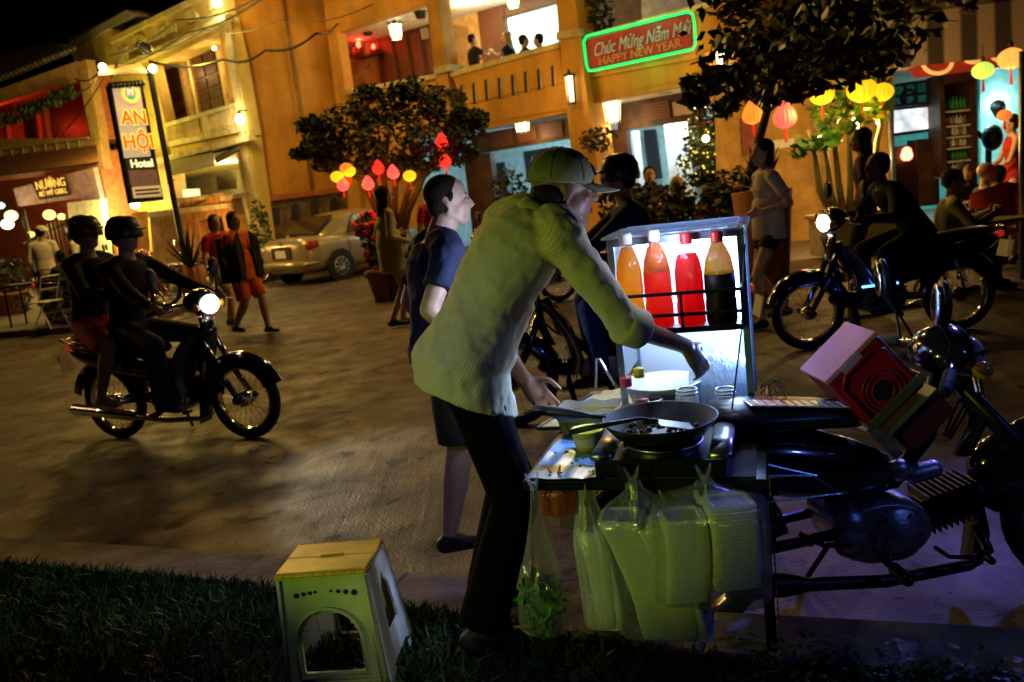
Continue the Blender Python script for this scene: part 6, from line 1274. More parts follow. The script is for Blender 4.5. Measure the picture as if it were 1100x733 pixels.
# ================================================================== food cart
TZ = .68
FL = G(563, 512, TZ); cu = V((math.cos(rad(-18)), math.sin(rad(-18)), 0)); W_c = min((abs(pic(FL+cu*(k*.002))[0]-820), k*.002) for k in range(150, 500))[1]; cv = V((-cu.y, cu.x, 0))   # u right, v away
if cv.y < 0: cv = -cv
CZ = math.atan2(cu.y, cu.x)
ct = thing('food_cart', V((FL.x, FL.y, 0)), CZ, 'street food cart with a lit glass case of sauces beside the black motorbike', 'food cart')
CM = WM[ct.name]; Ci = CM.inverted()
def cl(p): return Ci @ V(p)
CB = lambda mb, n, m, p=None, **k: build_local(mb, n, m, p or ct, **k)
print('CART width', W_c, 'angle', math.degrees(CZ), 'case', cl(P(651, 254, 3.05)), cl(G(672, 425, TZ)), cl(G(808, 415, TZ)), cl(G(642, 405, TZ)), cl(G(575, 462, TZ)), cl(G(640, 400, TZ)))
Wd = W_c
CY = .52                              # front of the glass case
def on_front(x, y, v=None):           # point of the picture on the upright plane at depth v of the cart
    v = CY if v is None else v
    o = CM @ V((0, v, 0)); d = ray(x, y); n = cv; t = (o-V((0, 0, CAMZ))).dot(n)/d.dot(n); return cl(V((0, 0, CAMZ))+d*t)
def on_top(x, y, z=TZ): return cl(G(x, y, z))
cL, cR, tL, tR = on_front(672, 425).x, on_front(808, 415).x, on_front(654, 256), on_front(793, 247)
print('case L', cL, 'R', cR, 'topL', tL, 'topR', tR, 'baseL', on_front(672, 425), 'baseR', on_front(808, 430))
x0, x1 = (cL+tL.x)/2, (cR+tR.x)/2; zt = (tL.z+tR.z)/2; CD = .34
SHEET = mat('tin_sheet', (.26, .46, .72), .32, .7, var=.2, bump=.35, bs=5)  # blue glow of the case LED is tinted into the tin colour
m_ = MB(); m_.box((Wd/2, .50, TZ-.03), (Wd+.02, 1.0, .03)); CB(m_, 'table_board', BLACKM, bevel=.004)
m_ = MB(); m_.box((Wd*.68, .72, TZ-.20), (Wd*.60, .42, .28)); CB(m_, 'cabinet', mat('dark_green_sheet', (.01, .03, .02), .4, .3), bevel=.005)
# shiny sheet on the left part of the top, with a turned-up wing tray
def sheet(pts, z, th=.003, n=14):
    m_ = MB(); a, b, c, d = [V(p) for p in pts]; vs = []; rg = random.Random(4)
    for i in range(n+1):
        for j in range(n+1):
            p = a.lerp(b, i/n).lerp(d.lerp(c, i/n), j/n); w = .0045*math.sin(i*.9+j*.5)+.003*math.sin(i*.35-j*1.1)+rg.uniform(-.0006, .0006); vs.append(V((p.x, p.y, z+abs(w))))
    m_.add(vs, [(i*(n+1)+j, i*(n+1)+j+1, (i+1)*(n+1)+j+1, (i+1)*(n+1)+j) for i in range(n) for j in range(n)]); return m_
sh1 = sheet([(.0, .0, 0), (Wd*.36, .0, 0), (Wd*.40, .98, 0), (.05, .98, 0)], TZ-.010); CB(sh1, 'tin_sheet', SHEET, smooth=True)
m_ = MB(); m_.box((Wd*.66, .26, TZ-.012), (Wd*.62, .50, .006)); CB(m_, 'worktop', mat('worktop_black', (.008, .008, .01), .7))
# frame of the glass case
pc = mat('case_frame', (.22, .30, .42), .35, .5); fr = MB(); t = .022
for x in (x0, x1):
    for y in (CY, CY+CD): fr.box((x, y, (TZ+zt)/2), (t, t, zt-TZ))
for z in (zt-.012, ):
    for y in (CY, CY+CD): fr.box(((x0+x1)/2, y, z), (x1-x0+t, t, t*1.1))
    for x in (x0, x1): fr.box((x, CY+CD/2, z), (t, CD-t, t*1.05))
fr.box(((x0+x1)/2, CY+CD, TZ+.02), (x1-x0, t, t)); case = CB(fr, 'case_frame', pc, bevel=.002)
m_ = MB(); m_.box(((x0+x1)/2, CY+CD/2, zt+.006), (x1-x0+.05, CD+.05, .008)); m_.box(((x0+x1)/2, CY+CD/2, zt+.014), (x1-x0-.02, CD-.06, .006)); CB(m_, 'case_roof', mat('case_roof_sheet', (.35, .5, .75), .4, .3, bump=.2, bs=12) if False else film('roof_film', (.7, .85, 1), .75, .15, .7), case, bevel=.002)
PANE = film('frosted_pane', (.9, .95, 1), .9, .12, .65)
m_ = MB(); m_.box(((x0+x1)/2, CY+CD+.0, (TZ+zt)/2), (x1-x0-t, .004, zt-TZ-.04)); CB(m_, 'back_pane', mat('back_opal', (.62, .74, .9), .4, emit=0, var=0, trans=0), case)
SP = film('side_plastic', (.55, .75, 1), .5, .12, .7)
m_ = MB(); m_.box((x1+.0, CY+CD/2, (TZ+zt)/2), (.004, CD-t, zt-TZ-.03)); CB(m_, 'side_pane', SP, case)
m_ = MB(); m_.box((x0-.0, CY+CD/2, (TZ+zt)/2+.06), (.003, CD-t, zt-TZ-.16)); CB(m_, 'side_pane', film('clear_side', (.6, .75, .9), .18, .1, .3), case)
# bottle shelf with rails
BY = CY-.058; zs = on_front(735, 354, BY-.05).z; zr1 = on_front(735, 314, BY-.05).z; zr2 = on_front(735, 337, BY-.05).z
print('shelf z', zs, zr1, zr2, zt)
m_ = MB(); m_.box(((x0+x1)/2, CY-.065, zs-.004), (x1-x0-.004, .108, .010)); sh = CB(m_, 'bottle_shelf', BLACKM, case)
m_ = MB()
for z in (zr1, zr2, zs+.004): m_.box(((x0+x1)/2+.0, CY-.122, z), (x1-x0-.01, .006, .011))
for x in ((x0+x1)/2+.02,): m_.box((x, CY-.126, (zs+zr1)/2), (.008, .005, zr1-zs))
for x in (x0+.003, x1-.003): m_.box((x, CY-.066, zr1), (.006, .115, .010)); m_.box((x, CY-.126, (zs+zr1)/2), (.008, .005, zr1-zs))
CB(m_, 'shelf_rails', BLACKM, sh, bevel=.001)
# LED tube under the case roof and the light it gives
m_ = MB(); m_.tube([(x0+.04, CY+CD*.75, zt-.045), (x1-.04, CY+CD*.75, zt-.045)], .012, 10); CB(m_, 'led_tube', EM('led_tube', (.75, .88, 1), 14), case, smooth=True)
m_ = MB(); m_.tube([(x1-.03, CY+CD*.5, zt-.05), (x1-.03, CY+CD*.5, TZ+.25)], .009, 10); CB(m_, 'led_tube', EM('led_tube_blue', (.30, .5, 1), 22), case, smooth=True)
def cw(x, y, z): return CM @ V((x, y, z))
LW = 1
def alight(a, size, sy, pw, c, target):
    o = light('AREA', a, pw, c, size, target); o.data.shape = 'RECTANGLE'; o.data.size = size; o.data.size_y = sy; return o
cmx = (x0+x1)/2
alight(cw(cmx, CY+.20, zt-.06), .36, .10, 1.6, (.76, .88, 1), cw(cmx, CY+.20, 0))
alight(cw(cmx, CY+.14, zt-.08), .36, .10, 1.5, (.85, .93, 1), cw(cmx, CY+CD+.0, zt-.35))
light('POINT', cw(x1-.05, CY+CD*.5, zs-.12), 3.0, (.36, .56, 1), .02); light('POINT', cw(cmx-.02, CY+.19, zs-.05), .35, (.6, .86, 1), .03)
light('POINT', cw(cmx, CY-.16, zt-.0), 2.4, (.55, .65, 1), .03); light('SPOT', cw(x0+.02, CY-.02, zt-.1), 70, (.30, .48, 1), .03, cw(.10, .15, TZ), 70, .6)
# skirt posts and chain
m_ = MB(); m_.box((Wd-.01, .10, TZ/2-.03), (.03, .03, TZ-.1)); m_.box((Wd-.01, .95, TZ/2-.03), (.03, .03, TZ-.1)); m_.box((Wd*.36, .95, TZ/2-.03), (.03, .03, TZ-.1)); CB(m_, 'cart_leg', BLACKM, bevel=.003)
m_ = MB(); 
sbm = cl(G(832, 684, .1)); 
for k in range(26): z = .12+k*.022; m_.torus((Wd+.015, -.005, z), .008, .0022, Mx(math.pi/2 if k % 2 else 0) @ My(math.pi/2), 10, 5)
CB(m_, 'chain', mat('rusty_chain', (.3, .18, .05), .5, .7), smooth=True)
m_ = MB(); m_.tube([(x1+.012, CY-.02, zt-.05), (x1-.01, CY-.10, 1.0), (x1-.06, CY-.2, .72)], .003, 5); CB(m_, 'cord', BLACKP)
m_ = MB()
for i in range(22):
    a = random.uniform(0, 6.28); r_ = random.uniform(.02, .06); b_ = V((x1+.03, CY-.05, TZ+random.uniform(-.02, .12))); m_.tube([b_, b_+V((r_, r_*math.cos(a), .03)), b_+V((r_*1.6, r_*math.sin(a), random.uniform(-.08, .03)))], .0015, 4)
CB(m_, 'wire_bundle', RUBBER)
# hooks along the front edge
HK = []
for i, px in enumerate((572, 628, 677, 683, 758)):
    x = on_front(px, 520, -.012).x; m_ = MB(); m_.tube([(x, -.012, TZ-.02), (x, -.016, TZ-.065), (x, -.03, TZ-.075), (x, -.034, TZ-.06)], .0022, 5); CB(m_, 'hook', STEEL)
# bottles
def bottle(px, pyt, liq, liqtop, cap, lab, r=.042, neck=.10, col='clear', lc=(1, 1, 1), full=True):
    x = on_front(px, 300, BY).x; top = on_front(px, pyt, BY).z; b = V((x, BY, zs+.002)); h = top-zs-.002
    t = thing('sauce_bottle', CM @ b, 0, lab, 'bottle', 'sauce bottles on the shelf of the glass case'); hh = h-.022
    prof = [(.001, 0), (r*.9, 0), (r, .012), (r*1.0, hh*.25), (r*.94, hh*.32), (r, hh*.40), (r*.99, hh*.62), (r*.86, hh*.76), (r*.55, hh*.89), (.0165, hh*.96), (.0155, hh)]
    m_ = MB(); m_.lathe(CM @ b, prof, None, 30)
    gm = {'clear': film('bottle_plastic', (.85, .9, 1), .03, .12, .5, .035), 'amber': film('bottle_amber_plastic', (.85, .42, .003), .88, .1, .9, .04)}[col]; m_.build('bottle_body', gm, t, smooth=True)
    f_ = liqtop; m_ = MB(); pr2 = [(max(.0005, q[0]+(-.0025 if col == 'clear' else .0008)), max(.003, q[1])) for q in prof if q[1] < hh*f_]; 
    # radius at the liquid level
    for a_, b_ in zip(prof[:-1], prof[1:]):
        if a_[1] <= hh*f_ <= b_[1] and b_[1] > a_[1]: rr = a_[0]+(b_[0]-a_[0])*(hh*f_-a_[1])/(b_[1]-a_[1]); break
    pr2 += [(rr+(-.0025 if col == 'clear' else .0008), hh*f_), (.0005, hh*f_)]; m_.lathe(CM @ b, pr2, None, 30); m_.build('sauce', liq, t, smooth=True)
    m_ = MB(); m_.lathe(CM @ (b+V((0, 0, hh-.012))), [(.018, 0), (.0195, .002), (.0195, .030), (.017, .034), (.001, .034)], None, 20); m_.build('bottle_cap', cap, t, smooth=False)
    return t
def liquid(n, c, tl=.75):
    m = bpy.data.materials.new(n); m.use_nodes = True; nt = m.node_tree; N = nt.nodes; b = N['Principled BSDF']; b.inputs['Base Color'].default_value = (*c, 1); b.inputs['Roughness'].default_value = .5; b.inputs['Specular IOR Level'].default_value = .15
    tn = N.new('ShaderNodeBsdfTranslucent'); tn.inputs[0].default_value = (*[min(1, x*1.35) for x in c], 1); mx = N.new('ShaderNodeMixShader'); mx.inputs[0].default_value = tl
    tc = N.new('ShaderNodeTexCoord'); no = N.new('ShaderNodeTexNoise'); no.inputs['Scale'].default_value = 25; nt.links.new(tc.outputs['Object'], no.inputs['Vector']); mr = N.new('ShaderNodeMapRange'); mr.inputs[3].default_value = tl-.15; mr.inputs[4].default_value = tl+.1; nt.links.new(no.outputs['Fac'], mr.inputs[0]); nt.links.new(mr.outputs[0], mx.inputs[0])
    nt.links.new(b.outputs[0], mx.inputs[1]); nt.links.new(tn.outputs[0], mx.inputs[2]); nt.links.new(mx.outputs[0], N['Material Output'].inputs[0]); return m
bottle(676, 251, liquid('yellow_sauce', (.80, .36, .004)), .93, WHITEP, 'bottle full of yellow-orange sauce, leftmost on the shelf', r=.044)
bottle(706, 247, liquid('orange_red_sauce', (.85, .05, .003)), .62, WHITEP, 'bottle with orange-red chilli sauce and cloudy orange upper half, second on the shelf', r=.046)
bottle(740, 250, liquid('red_sauce', (.72, .006, .003)), .84, mat('red_cap', (.6, .02, .02), .4), 'bottle of deep red chilli sauce with a red cap, third on the shelf', r=.046)
bottle(773, 248, liquid('black_soy_sauce', (.004, .002, .001), .05), .60, mat('red_cap', (.6, .02, .02), .4), 'bottle half full of black soy sauce in amber plastic, rightmost on the shelf', r=.047, col='amber')
# cloudy upper half of the second bottle
x = on_front(706, 300, BY).x; t_ = [o for o in bpy.data.objects if o.get('label', '').startswith('bottle with orange-red')][0]; hh = on_front(706, 247, BY).z-zs-.024; r = .0435
m_ = MB(); m_.lathe(CM @ V((x, BY, zs+.002)), [(.0005, hh*.625), (r*.98, hh*.625), (r*.83, hh*.76), (r*.52, hh*.89), (.013, hh*.96), (.0005, hh*.97)], None, 30); m_.build('sauce_film', liquid('pale_orange_film', (.95, .30, .04), .8), t_, smooth=True)
# things inside the case and on the table
def dish(name, c, prof, m, lab, cat, M=None, grp=None, n=36, m2=None):
    m_ = MB(); m_.lathe(CM @ V(c), prof, (CM.to_3x3() @ M) if M else None, n); o = m_.build(name, m, smooth=True); return tag(o, lab, cat, grp)
WP = mat('white_plastic', (.7, .78, .85), .35, var=.05, spec=.5)
def bz(px, py, v): q = on_front(px, py, v); return q
b0 = on_front(709, 400, CY+.10)
dish('plastic_bowl', (b0.x, CY+.12, TZ+.004), [(.001, 0), (.085, 0), (.10, .02), (.128, .095), (.14, .10), (.14, .104), (.126, .102), (.095, .025), (.08, .008), (.001, .008)], WP, 'large white plastic bowl inside the glass case', 'bowl')
ld = on_front(772, 385, CY+.06); dish('round_lid', (ld.x, CY+.13, TZ+.10), [(.001, .012), (.06, .012), (.105, .002), (.112, -.004), (.114, 0), (.106, .006), (.06, .017), (.001, .017)], film('lid_plastic', (.6, .78, 1), .55, .1, .5), 'clear round plastic lid leaning in the right corner of the glass case', 'lid', Mx(1.15) @ My(.35))
def jar(px, py, v, r, h, lab, fill=None):
    q = on_top(px, py, TZ); c = V((q.x, v, TZ+.028)); t = thing('glass_jar', CM @ c, 0, lab, 'jar', 'glass jars before the glass case')
    m_ = MB(); m_.lathe(CM @ c, [(.001, 0), (r, 0), (r*1.04, h*.15), (r*1.04, h*.7), (r*.9, h*.85), (r*.92, h), (r*.86, h), (r*.84, h*.86), (r*.98, h*.68), (r*.97, h*.05), (.001, .006)], None, 26); m_.build('jar_body', film('jar_glass', (.8, .9, 1), .22, .04, .4), t, smooth=True)
    m_ = MB(); m_.torus(CM @ (c+V((0, 0, h))), r*.89, .0035, None, 26, 6); m_.torus(CM @ (c+V((0, 0, h*.86))), r*.93, .003, None, 26, 6); m_.build('jar_rim', STEEL, t, smooth=True)
    if fill: m_ = MB(); m_.lathe(CM @ (c+V((0, 0, .006))), [(.001, 0), (r*.94, 0), (r*.94, h*.5), (.001, h*.55)], None, 20); m_.build('contents', fill, t, smooth=True)
jy = CY-.035
m_ = MB(); m_.box((Wd*.58, CY-.085, TZ+.008), (Wd*.66, .15, .036)); CB(m_, 'ledge', STEEL, bevel=.003)
jar(715, 425, jy, .040, .055, 'low glass jar directly behind the frying pan', mat('chopped_chives', (.1, .3, .04), .6, bump=1, bs=80))
jar(751, 418, jy+.0, .036, .085, 'glass jar under the reaching hand', mat('ground_pepper', (.3, .2, .1), .8, bump=1, bs=90)); jar(787, 418, jy-.0, .034, .08, 'glass jar right of the reaching hand', mat('crisp_onion', (.4, .22, .08), .7, bump=1, bs=70))
def small_bottle(px, py, v, r, h, cap, liq, lab):
    q = on_front(px, py, v); c = V((q.x, v, TZ+.028)); t = thing('small_sauce_bottle', CM @ c, 0, lab, 'bottle'); P_ = [(.001, 0), (r, 0), (r*1.02, h*.3), (r*.9, h*.45), (r, h*.6), (r*.6, h*.8), (r*.45, h)]
    m_ = MB(); m_.lathe(CM @ c, P_, None, 22); m_.build('bottle_body', film('bottle_plastic', (.85, .9, 1), .3), t, smooth=True)
    m_ = MB(); m_.lathe(CM @ c, [(.001, .004), (r*.93, .004), (r*.95, h*.3), (r*.83, h*.45), (.001, h*.46)], None, 22); m_.build('sauce', liq, t, smooth=True)
    m_ = MB(); m_.lathe(CM @ (c+V((0, 0, h*.93))), [(r*.62, 0), (r*.64, h*.2), (.001, h*.24)], None, 20); m_.build('bottle_cap', cap, t)
    m_ = MB(); m_.lathe(CM @ c, [(r*1.03, h*.12), (r*1.035, h*.3)], None, 22); m_.build('bottle_label', WHITEP, t)
small_bottle(672, 405, .40, .030, .135, mat('magenta_cap', (.6, .03, .12), .4), mat('fish_sauce', (.25, .12, .02), .2), 'small sauce bottle with a red cap left of the jars'); small_bottle(686, 395, .455, .028, .15, mat('yellow_cap', (.8, .6, .03), .4), mat('chilli_jam', (.3, .05, .02), .2), 'small sauce bottle with a yellow cap beside the red-capped one')
# yellow basket with paper, tongs
YB = mat('yellow_plastic', (.75, .62, .03), .4, var=.1)
q = on_top(655, 425, TZ); bk = thing('plastic_basket', CM @ V((q.x-.0, .47, TZ-.003)), CZ, 'yellow rectangular plastic basket lined with white paper left of the sauce bottles', 'basket')
Bk = lambda mb, n, m, **k: build_local(mb, n, m, bk, **k)
m_ = MB(); w, d, h = .085, .075, .05
for a_, b_ in (((-w, -d), (w, -d)), ((w, -d), (w, d)), ((w, d), (-w, d)), ((-w, d), (-w, -d))):
    A_ = V((*a_, 0)); B_ = V((*b_, 0)); nn = V((A_.y-B_.y, B_.x-A_.x, 0)).normalized()*-.004
    for z0_, z1_ in ((0, .012), (h-.012, h)): m_.prism([A_*(.9+z0_*1.6)+V((0, 0, z0_)), B_*(.9+z0_*1.6)+V((0, 0, z0_)), B_*(.9+z1_*1.6)+V((0, 0, z1_)), A_*(.9+z1_*1.6)+V((0, 0, z1_))], nn)
    for k in range(13):
        f_ = (k+.5)/13; p_ = A_.lerp(B_, f_); m_.tube([p_*.92+V((0, 0, .01)), p_*.98+V((0, 0, h-.01))], .0035, 5)
m_.box((0, 0, .003), (2*w*.9, 2*d*.9, .004)); Bk(m_, 'basket_body', YB)
m_ = MB(); vs = []; n = 12; rg = random.Random(9)
for i in range(n+1):
    for j in range(n+1):
        u_, v_ = -1+2*i/n, -1+2*j/n; e_ = max(abs(u_), abs(v_)); vs.append(V((u_*.105, v_*.095, .018+max(0, e_-.5)**1.2*.12+rg.uniform(-.002, .002)+.006*math.sin(i*1.3)*math.cos(j))))
m_.add(vs, [(i*(n+1)+j, i*(n+1)+j+1, (i+1)*(n+1)+j+1, (i+1)*(n+1)+j) for i in range(n) for j in range(n)]); Bk(m_, 'paper', mat('white_paper', (.8, .82, .78), .8, bump=.15), smooth=True)
a_ = on_front(641, 386, .50); l1_ = on_front(640, 420, .50); l2_ = on_front(660, 414, .52)
m_ = MB(); m_.tube([CM @ V(l1_), CM @ V(a_), CM @ V((a_.x+.01, a_.y, a_.z)), CM @ V(l2_)], .0045, 8); tag(m_.build('tongs', STEEL, smooth=True), 'steel tongs standing upright in the paper-lined yellow basket', 'tongs')
# yellow tub
q = on_top(643, 462, TZ); tb_ = thing('plastic_tub', CM @ V((q.x, .26, TZ-.004)), 0, 'small round yellow plastic tub in front of the frying pan handle', 'tub'); c = CM @ V((q.x, .26, TZ-.004))
m_ = MB(); m_.lathe(c, [(.001, 0), (.038, 0), (.048, .055), (.052, .058), (.052, .062), (.045, .060), (.036, .006), (.001, .006)], None, 30); m_.build('tub_body', YB, tb_, smooth=True); m_ = MB(); m_.lathe(c, [(.0405, .012), (.0465, .042)], None, 30); m_.build('tub_label', mat('pale_label', (.6, .55, .35), .6), tb_, smooth=True)
# gas stove, pan, spatula
sx = on_top(722, 470, TZ).x
st_ = thing('gas_stove', CM @ V((sx+.0, .155, TZ-.008)), CZ, 'black portable gas stove with steel sides under the frying pan', 'stove'); SB = lambda mb, n, m, p=None, **k: build_local(mb, n, m, p or st_, **k)
m_ = MB(); m_.box((0, 0, .025), (.36, .30, .05)); SB(m_, 'stove_body', BLACKM, bevel=.006)
for s_ in (-1, 1):
    m_ = MB(); m_.rings([((s_*.165, -.13, .052), (.032, 0, 0), (0, 0, .014)), ((s_*.165, .14, .052), (.032, 0, 0), (0, 0, .014))], 16); SB(m_, 'steel_side', STEEL, smooth=True)
m_ = MB(); m_.lathe((0, .0, .05), [(.001, .0), (.09, .0), (.11, .012), (.115, .010), (.1, -.004)], None, 30); SB(m_, 'drip_tray', STEEL, smooth=True)
m_ = MB(); m_.lathe((0, 0, .058), [(.001, .012), (.03, .012), (.038, .0)], None, 20)
for k in range(4): a = k*math.pi/2+.4; m_.box((.08*math.cos(a), .08*math.sin(a), .066), (.08, .006, .022), Mz(a))
SB(m_, 'burner', BLACKM); m_ = MB(); m_.lathe((-.10, -.152, .025), [(.018, 0), (.016, .018), (.001, .018)], Mx(math.pi/2), 16); SB(m_, 'knob', BLACKP)
m_ = MB()
for k in range(16): a = 2*math.pi*k/16; m_.cap((.036*math.cos(a), .036*math.sin(a), .064), (.052*math.cos(a), .052*math.sin(a), .074), .003, .001, 6)
SB(m_, 'flame', EM('gas_flame', (1, .35, .08), 1.5))
pz = TZ+.072; pc_ = V((sx-.01, .17, pz)); PM = mat('pan_black', (.006, .006, .007), .5, .0, var=.2, bump=.1)
pn = thing('frying_pan', CM @ pc_, CZ, 'black frying pan with dark oil and bits on the gas stove', 'frying pan'); PB_ = lambda mb, n, m, p=None, **k: build_local(mb, n, m, p or pn, **k)
m_ = MB(); m_.lathe((0, 0, 0), [(.001, 0), (.115, 0), (.13, .006), (.163, .045), (.168, .046), (.168, .042), (.134, -.0), (.118, -.005), (.001, -.005)], None, 44); PB_(m_, 'pan_body', PM, smooth=True)
m_ = MB(); m_.lathe((0, 0, .004), [(.001, 0), (.122, 0)], None, 36); PB_(m_, 'oil', mat('hot_oil', (.03, .02, .008), .05, spec=1, var=.3))
m_ = MB(); hd = V((-1, .12, .12)).normalized(); hs_ = V((-.160, .012, .042)); m_.tube([hs_, hs_+hd*.05, hs_+hd*.10, hs_+hd*.2, hs_+hd*.235], [.007, .008, .016, .017, .012], 12); PB_(m_, 'handle', BLACKP, smooth=True)
m_ = MB(); rg = random.Random(4)
for k in range(46):
    a = rg.uniform(0, 6.28); r_ = .11*math.sqrt(rg.random()); m_.ell((r_*math.cos(a), r_*math.sin(a), .008), (rg.uniform(.004, .009), rg.uniform(.004, .007), rg.uniform(.003, .006)), None, 7, 5)
PB_(m_, 'frying_bits', mat('fried_bits', (.12, .1, .03), .4, var=.5, vs=30), smooth=True)
sp_ = thing('spatula', CM @ (pc_+V((0, -.03, .02))), CZ, 'long dark cooking slice lying across the frying pan', 'spatula'); m_ = MB(); m_.tube([(-.25, -.06, .012), (-.16, -.055, .028), (-.05, -.02, .036), (.0, .0, .022)], [.009, .008, .005, .005], 10); build_local(m_, 'handle', BLACKP, sp_, smooth=True)
m_ = MB(); m_.box((.045, .015, .004), (.10, .07, .003), Mz(.3) @ My(.25)); build_local(m_, 'blade', STEEL, sp_, bevel=.001)
# scraps on the tin sheet
rg = random.Random(8)
for i in range(11):
    x_, y_ = rg.uniform(.03, Wd*.33), rg.uniform(.01, .22); m_ = MB(); m_.ell(CM @ V((x_, y_, TZ-.002)), (rg.uniform(.003, .007), rg.uniform(.003, .006), .003), Mz(rg.random()*3), 8, 5); tag(m_.build('food_scrap', mat('herb_scrap', (.2, .22, .06), .6, var=.5, vs=40), smooth=True), 'tiny scrap of chopped herb lying on the tin sheet of the cart', 'scrap', 'food scraps on the tin sheet')
# second tray further left
q1 = on_top(577, 461, TZ-.005); q2 = on_top(604, 461, TZ-.005); print('tray2', q1, q2)
tr_ = thing('tray', CM @ V((0, 0, TZ)), CZ, 'flat steel tray sticking out at the left of the cart beside the vendor hand', 'tray'); m_ = MB(); m_.prism([V((q1.x, q1.y, -.012)), V((.10, q1.y, -.012)), V((.16, q1.y+.42, -.012)), V((q1.x+.11, q1.y+.42, -.012))], (0, 0, .010)); build_local(m_, 'plate', SHEET, tr_, bevel=.002); m_ = MB(); m_.tube([(q1.x, q1.y, .0), (q1.x+.11, q1.y+.42, .0)], .004, 6); m_.tube([(q1.x, q1.y, .0), (.0, q1.y, .0)], .004, 6); build_local(m_, 'rim', STEEL, tr_)
# ---------------------------------------------------------------- bags
def bag(label, top, bot_c, w, d, h, m, seed, ct_r=.02, knot=True, n=40, pinch=.18, tilt=(0, 0), name='plastic_bag', flat=.0, top_w=0):
    # top: hanging point, cart axes; bag from top down to height h
    rg = random.Random(seed); root = thing(name, CM @ V(top), CZ, label, 'plastic bag'); m_ = MB(); K = 20; vs = []; ph = [rg.uniform(0, 6.28) for _ in range(8)]; T = V(top); B_ = V(bot_c)
    for i in range(K+1):
        f_ = i/K; z = -h*f_
        s_ = min(1, max(0, (f_-.02)/pinch)); s_ = s_*s_*(3-2*s_)
        e_ = 1 if f_ < .93 else math.sqrt(max(0, 1-((f_-.93)/.08)**2))*(1-.0)
        rw = (ct_r+(w-ct_r)*s_)*max(.05, e_); rd = (ct_r+(d-ct_r)*s_)*max(.05, e_)
        cx = (B_.x)*f_; cy = (B_.y)*f_
        for j in range(n):
            a = 2*math.pi*j/n; pl_ = (.10*math.sin(9*a+ph[0]+f_*1.5)+.06*math.sin(15*a+ph[1]-f_*2)+.05*math.sin(5*a+ph[2]))*(1-s_*.75)+.02*math.sin(7*a+ph[3]+f_*6)*s_+.012*math.sin(17*a+ph[4]+f_*9)
            q_ = 2/(2+flat*3*s_); ca, sa = math.cos(a), math.sin(a); ux = math.copysign(abs(ca)**q_, ca); uy = math.copysign(abs(sa)**q_, sa)
            vs.append(V((cx+rw*(1+pl_)*ux, cy+rd*(1+pl_)*uy, z)))
    m_.add(vs, [(i*n+j, i*n+(j+1) % n, (i+1)*n+(j+1) % n, (i+1)*n+j) for i in range(K) for j in range(n)]+[tuple(range(K*n, K*n+n))])
    m_.v = [v for v in m_.v]; build_local(m_, 'bag_film', m, root, smooth=True, fix=False)
    m_ = MB(); m_.ell((0, 0, .004), (.012, .010, .014)); m_.cap((-.008, 0, .012), (-.02, 0, .04), .006, .003); m_.cap((.008, 0, .012), (.018, 0, .045), .006, .003)
    if knot: build_local(m_, 'knot', m, root, smooth=True)
    return root
FILM = film('clear_bag', (.85, .9, .8), .13, .13, .5, .2); FILM2 = film('milky_bag', (.85, .85, .85), .42, .25, .55)
FOAM = mat('foam_boxes', (.80, .80, .76), .7, var=.05, vs=14, bump=.15, bs=90)
def hangpt(px, py, v): q_ = on_front(px, py, v); return q_
# 1 vegetables
h1 = hangpt(573, 524, -.02); bt = hangpt(586, 681, -.02); b1 = bag('clear plastic bag of green leaves hanging at the left corner of the cart', h1, (bt.x-h1.x+.0, 0, 0), .075, .06, h1.z-bt.z, FILM, 1, pinch=.85, ct_r=.010)
m_ = MB(); rg = random.Random(2); cz = bt.z-h1.z
for k in range(170):
    a = rg.uniform(0, 6.28); f_ = rg.random(); r_ = .062*math.sqrt(rg.random())*(.5+.5*min(1, f_*2.2)); p_ = V((bt.x-h1.x+r_*math.cos(a)-.002, r_*.75*math.sin(a), cz+.02+f_*.155)); d_ = V((rg.gauss(0, 1), rg.gauss(0, 1), rg.gauss(0, 1))).normalized()*rg.uniform(.015, .035); w_ = d_.cross(V((rg.gauss(0, 1), rg.gauss(0, 1), rg.gauss(0, 1)))).normalized()*d_.length*.7; m_.add([p_-d_, p_-d_*.3+w_, p_+d_*.6+w_*.7, p_+d_, p_+d_*.5-w_*.7, p_-d_*.4-w_], [(0, 1, 2, 3, 4, 5)])
build_local(m_, 'green_leaves', mat('lettuce', (.16, .42, .05), .5, var=.4, vs=30, bump=.3), b1, fix=False)
# 2 orange and purple bags
h2 = hangpt(597, 516, .05); b2 = bag('small translucent orange bag tied under the table edge next to the vegetable bag', h2, (0, 0, 0), .05, .045, .10, film('orange_film', (.9, .2, .03), .75, .2, .6), 5, pinch=.35)
b2.location = CM @ h2
h2b = hangpt(615, 518, .10); bag('crumpled purple-tinted clear bag behind the orange bag', h2b, (0, 0, 0), .055, .045, .14, film('violet_film', (.5, .35, .8), .5, .2, .6), 6, pinch=.35)
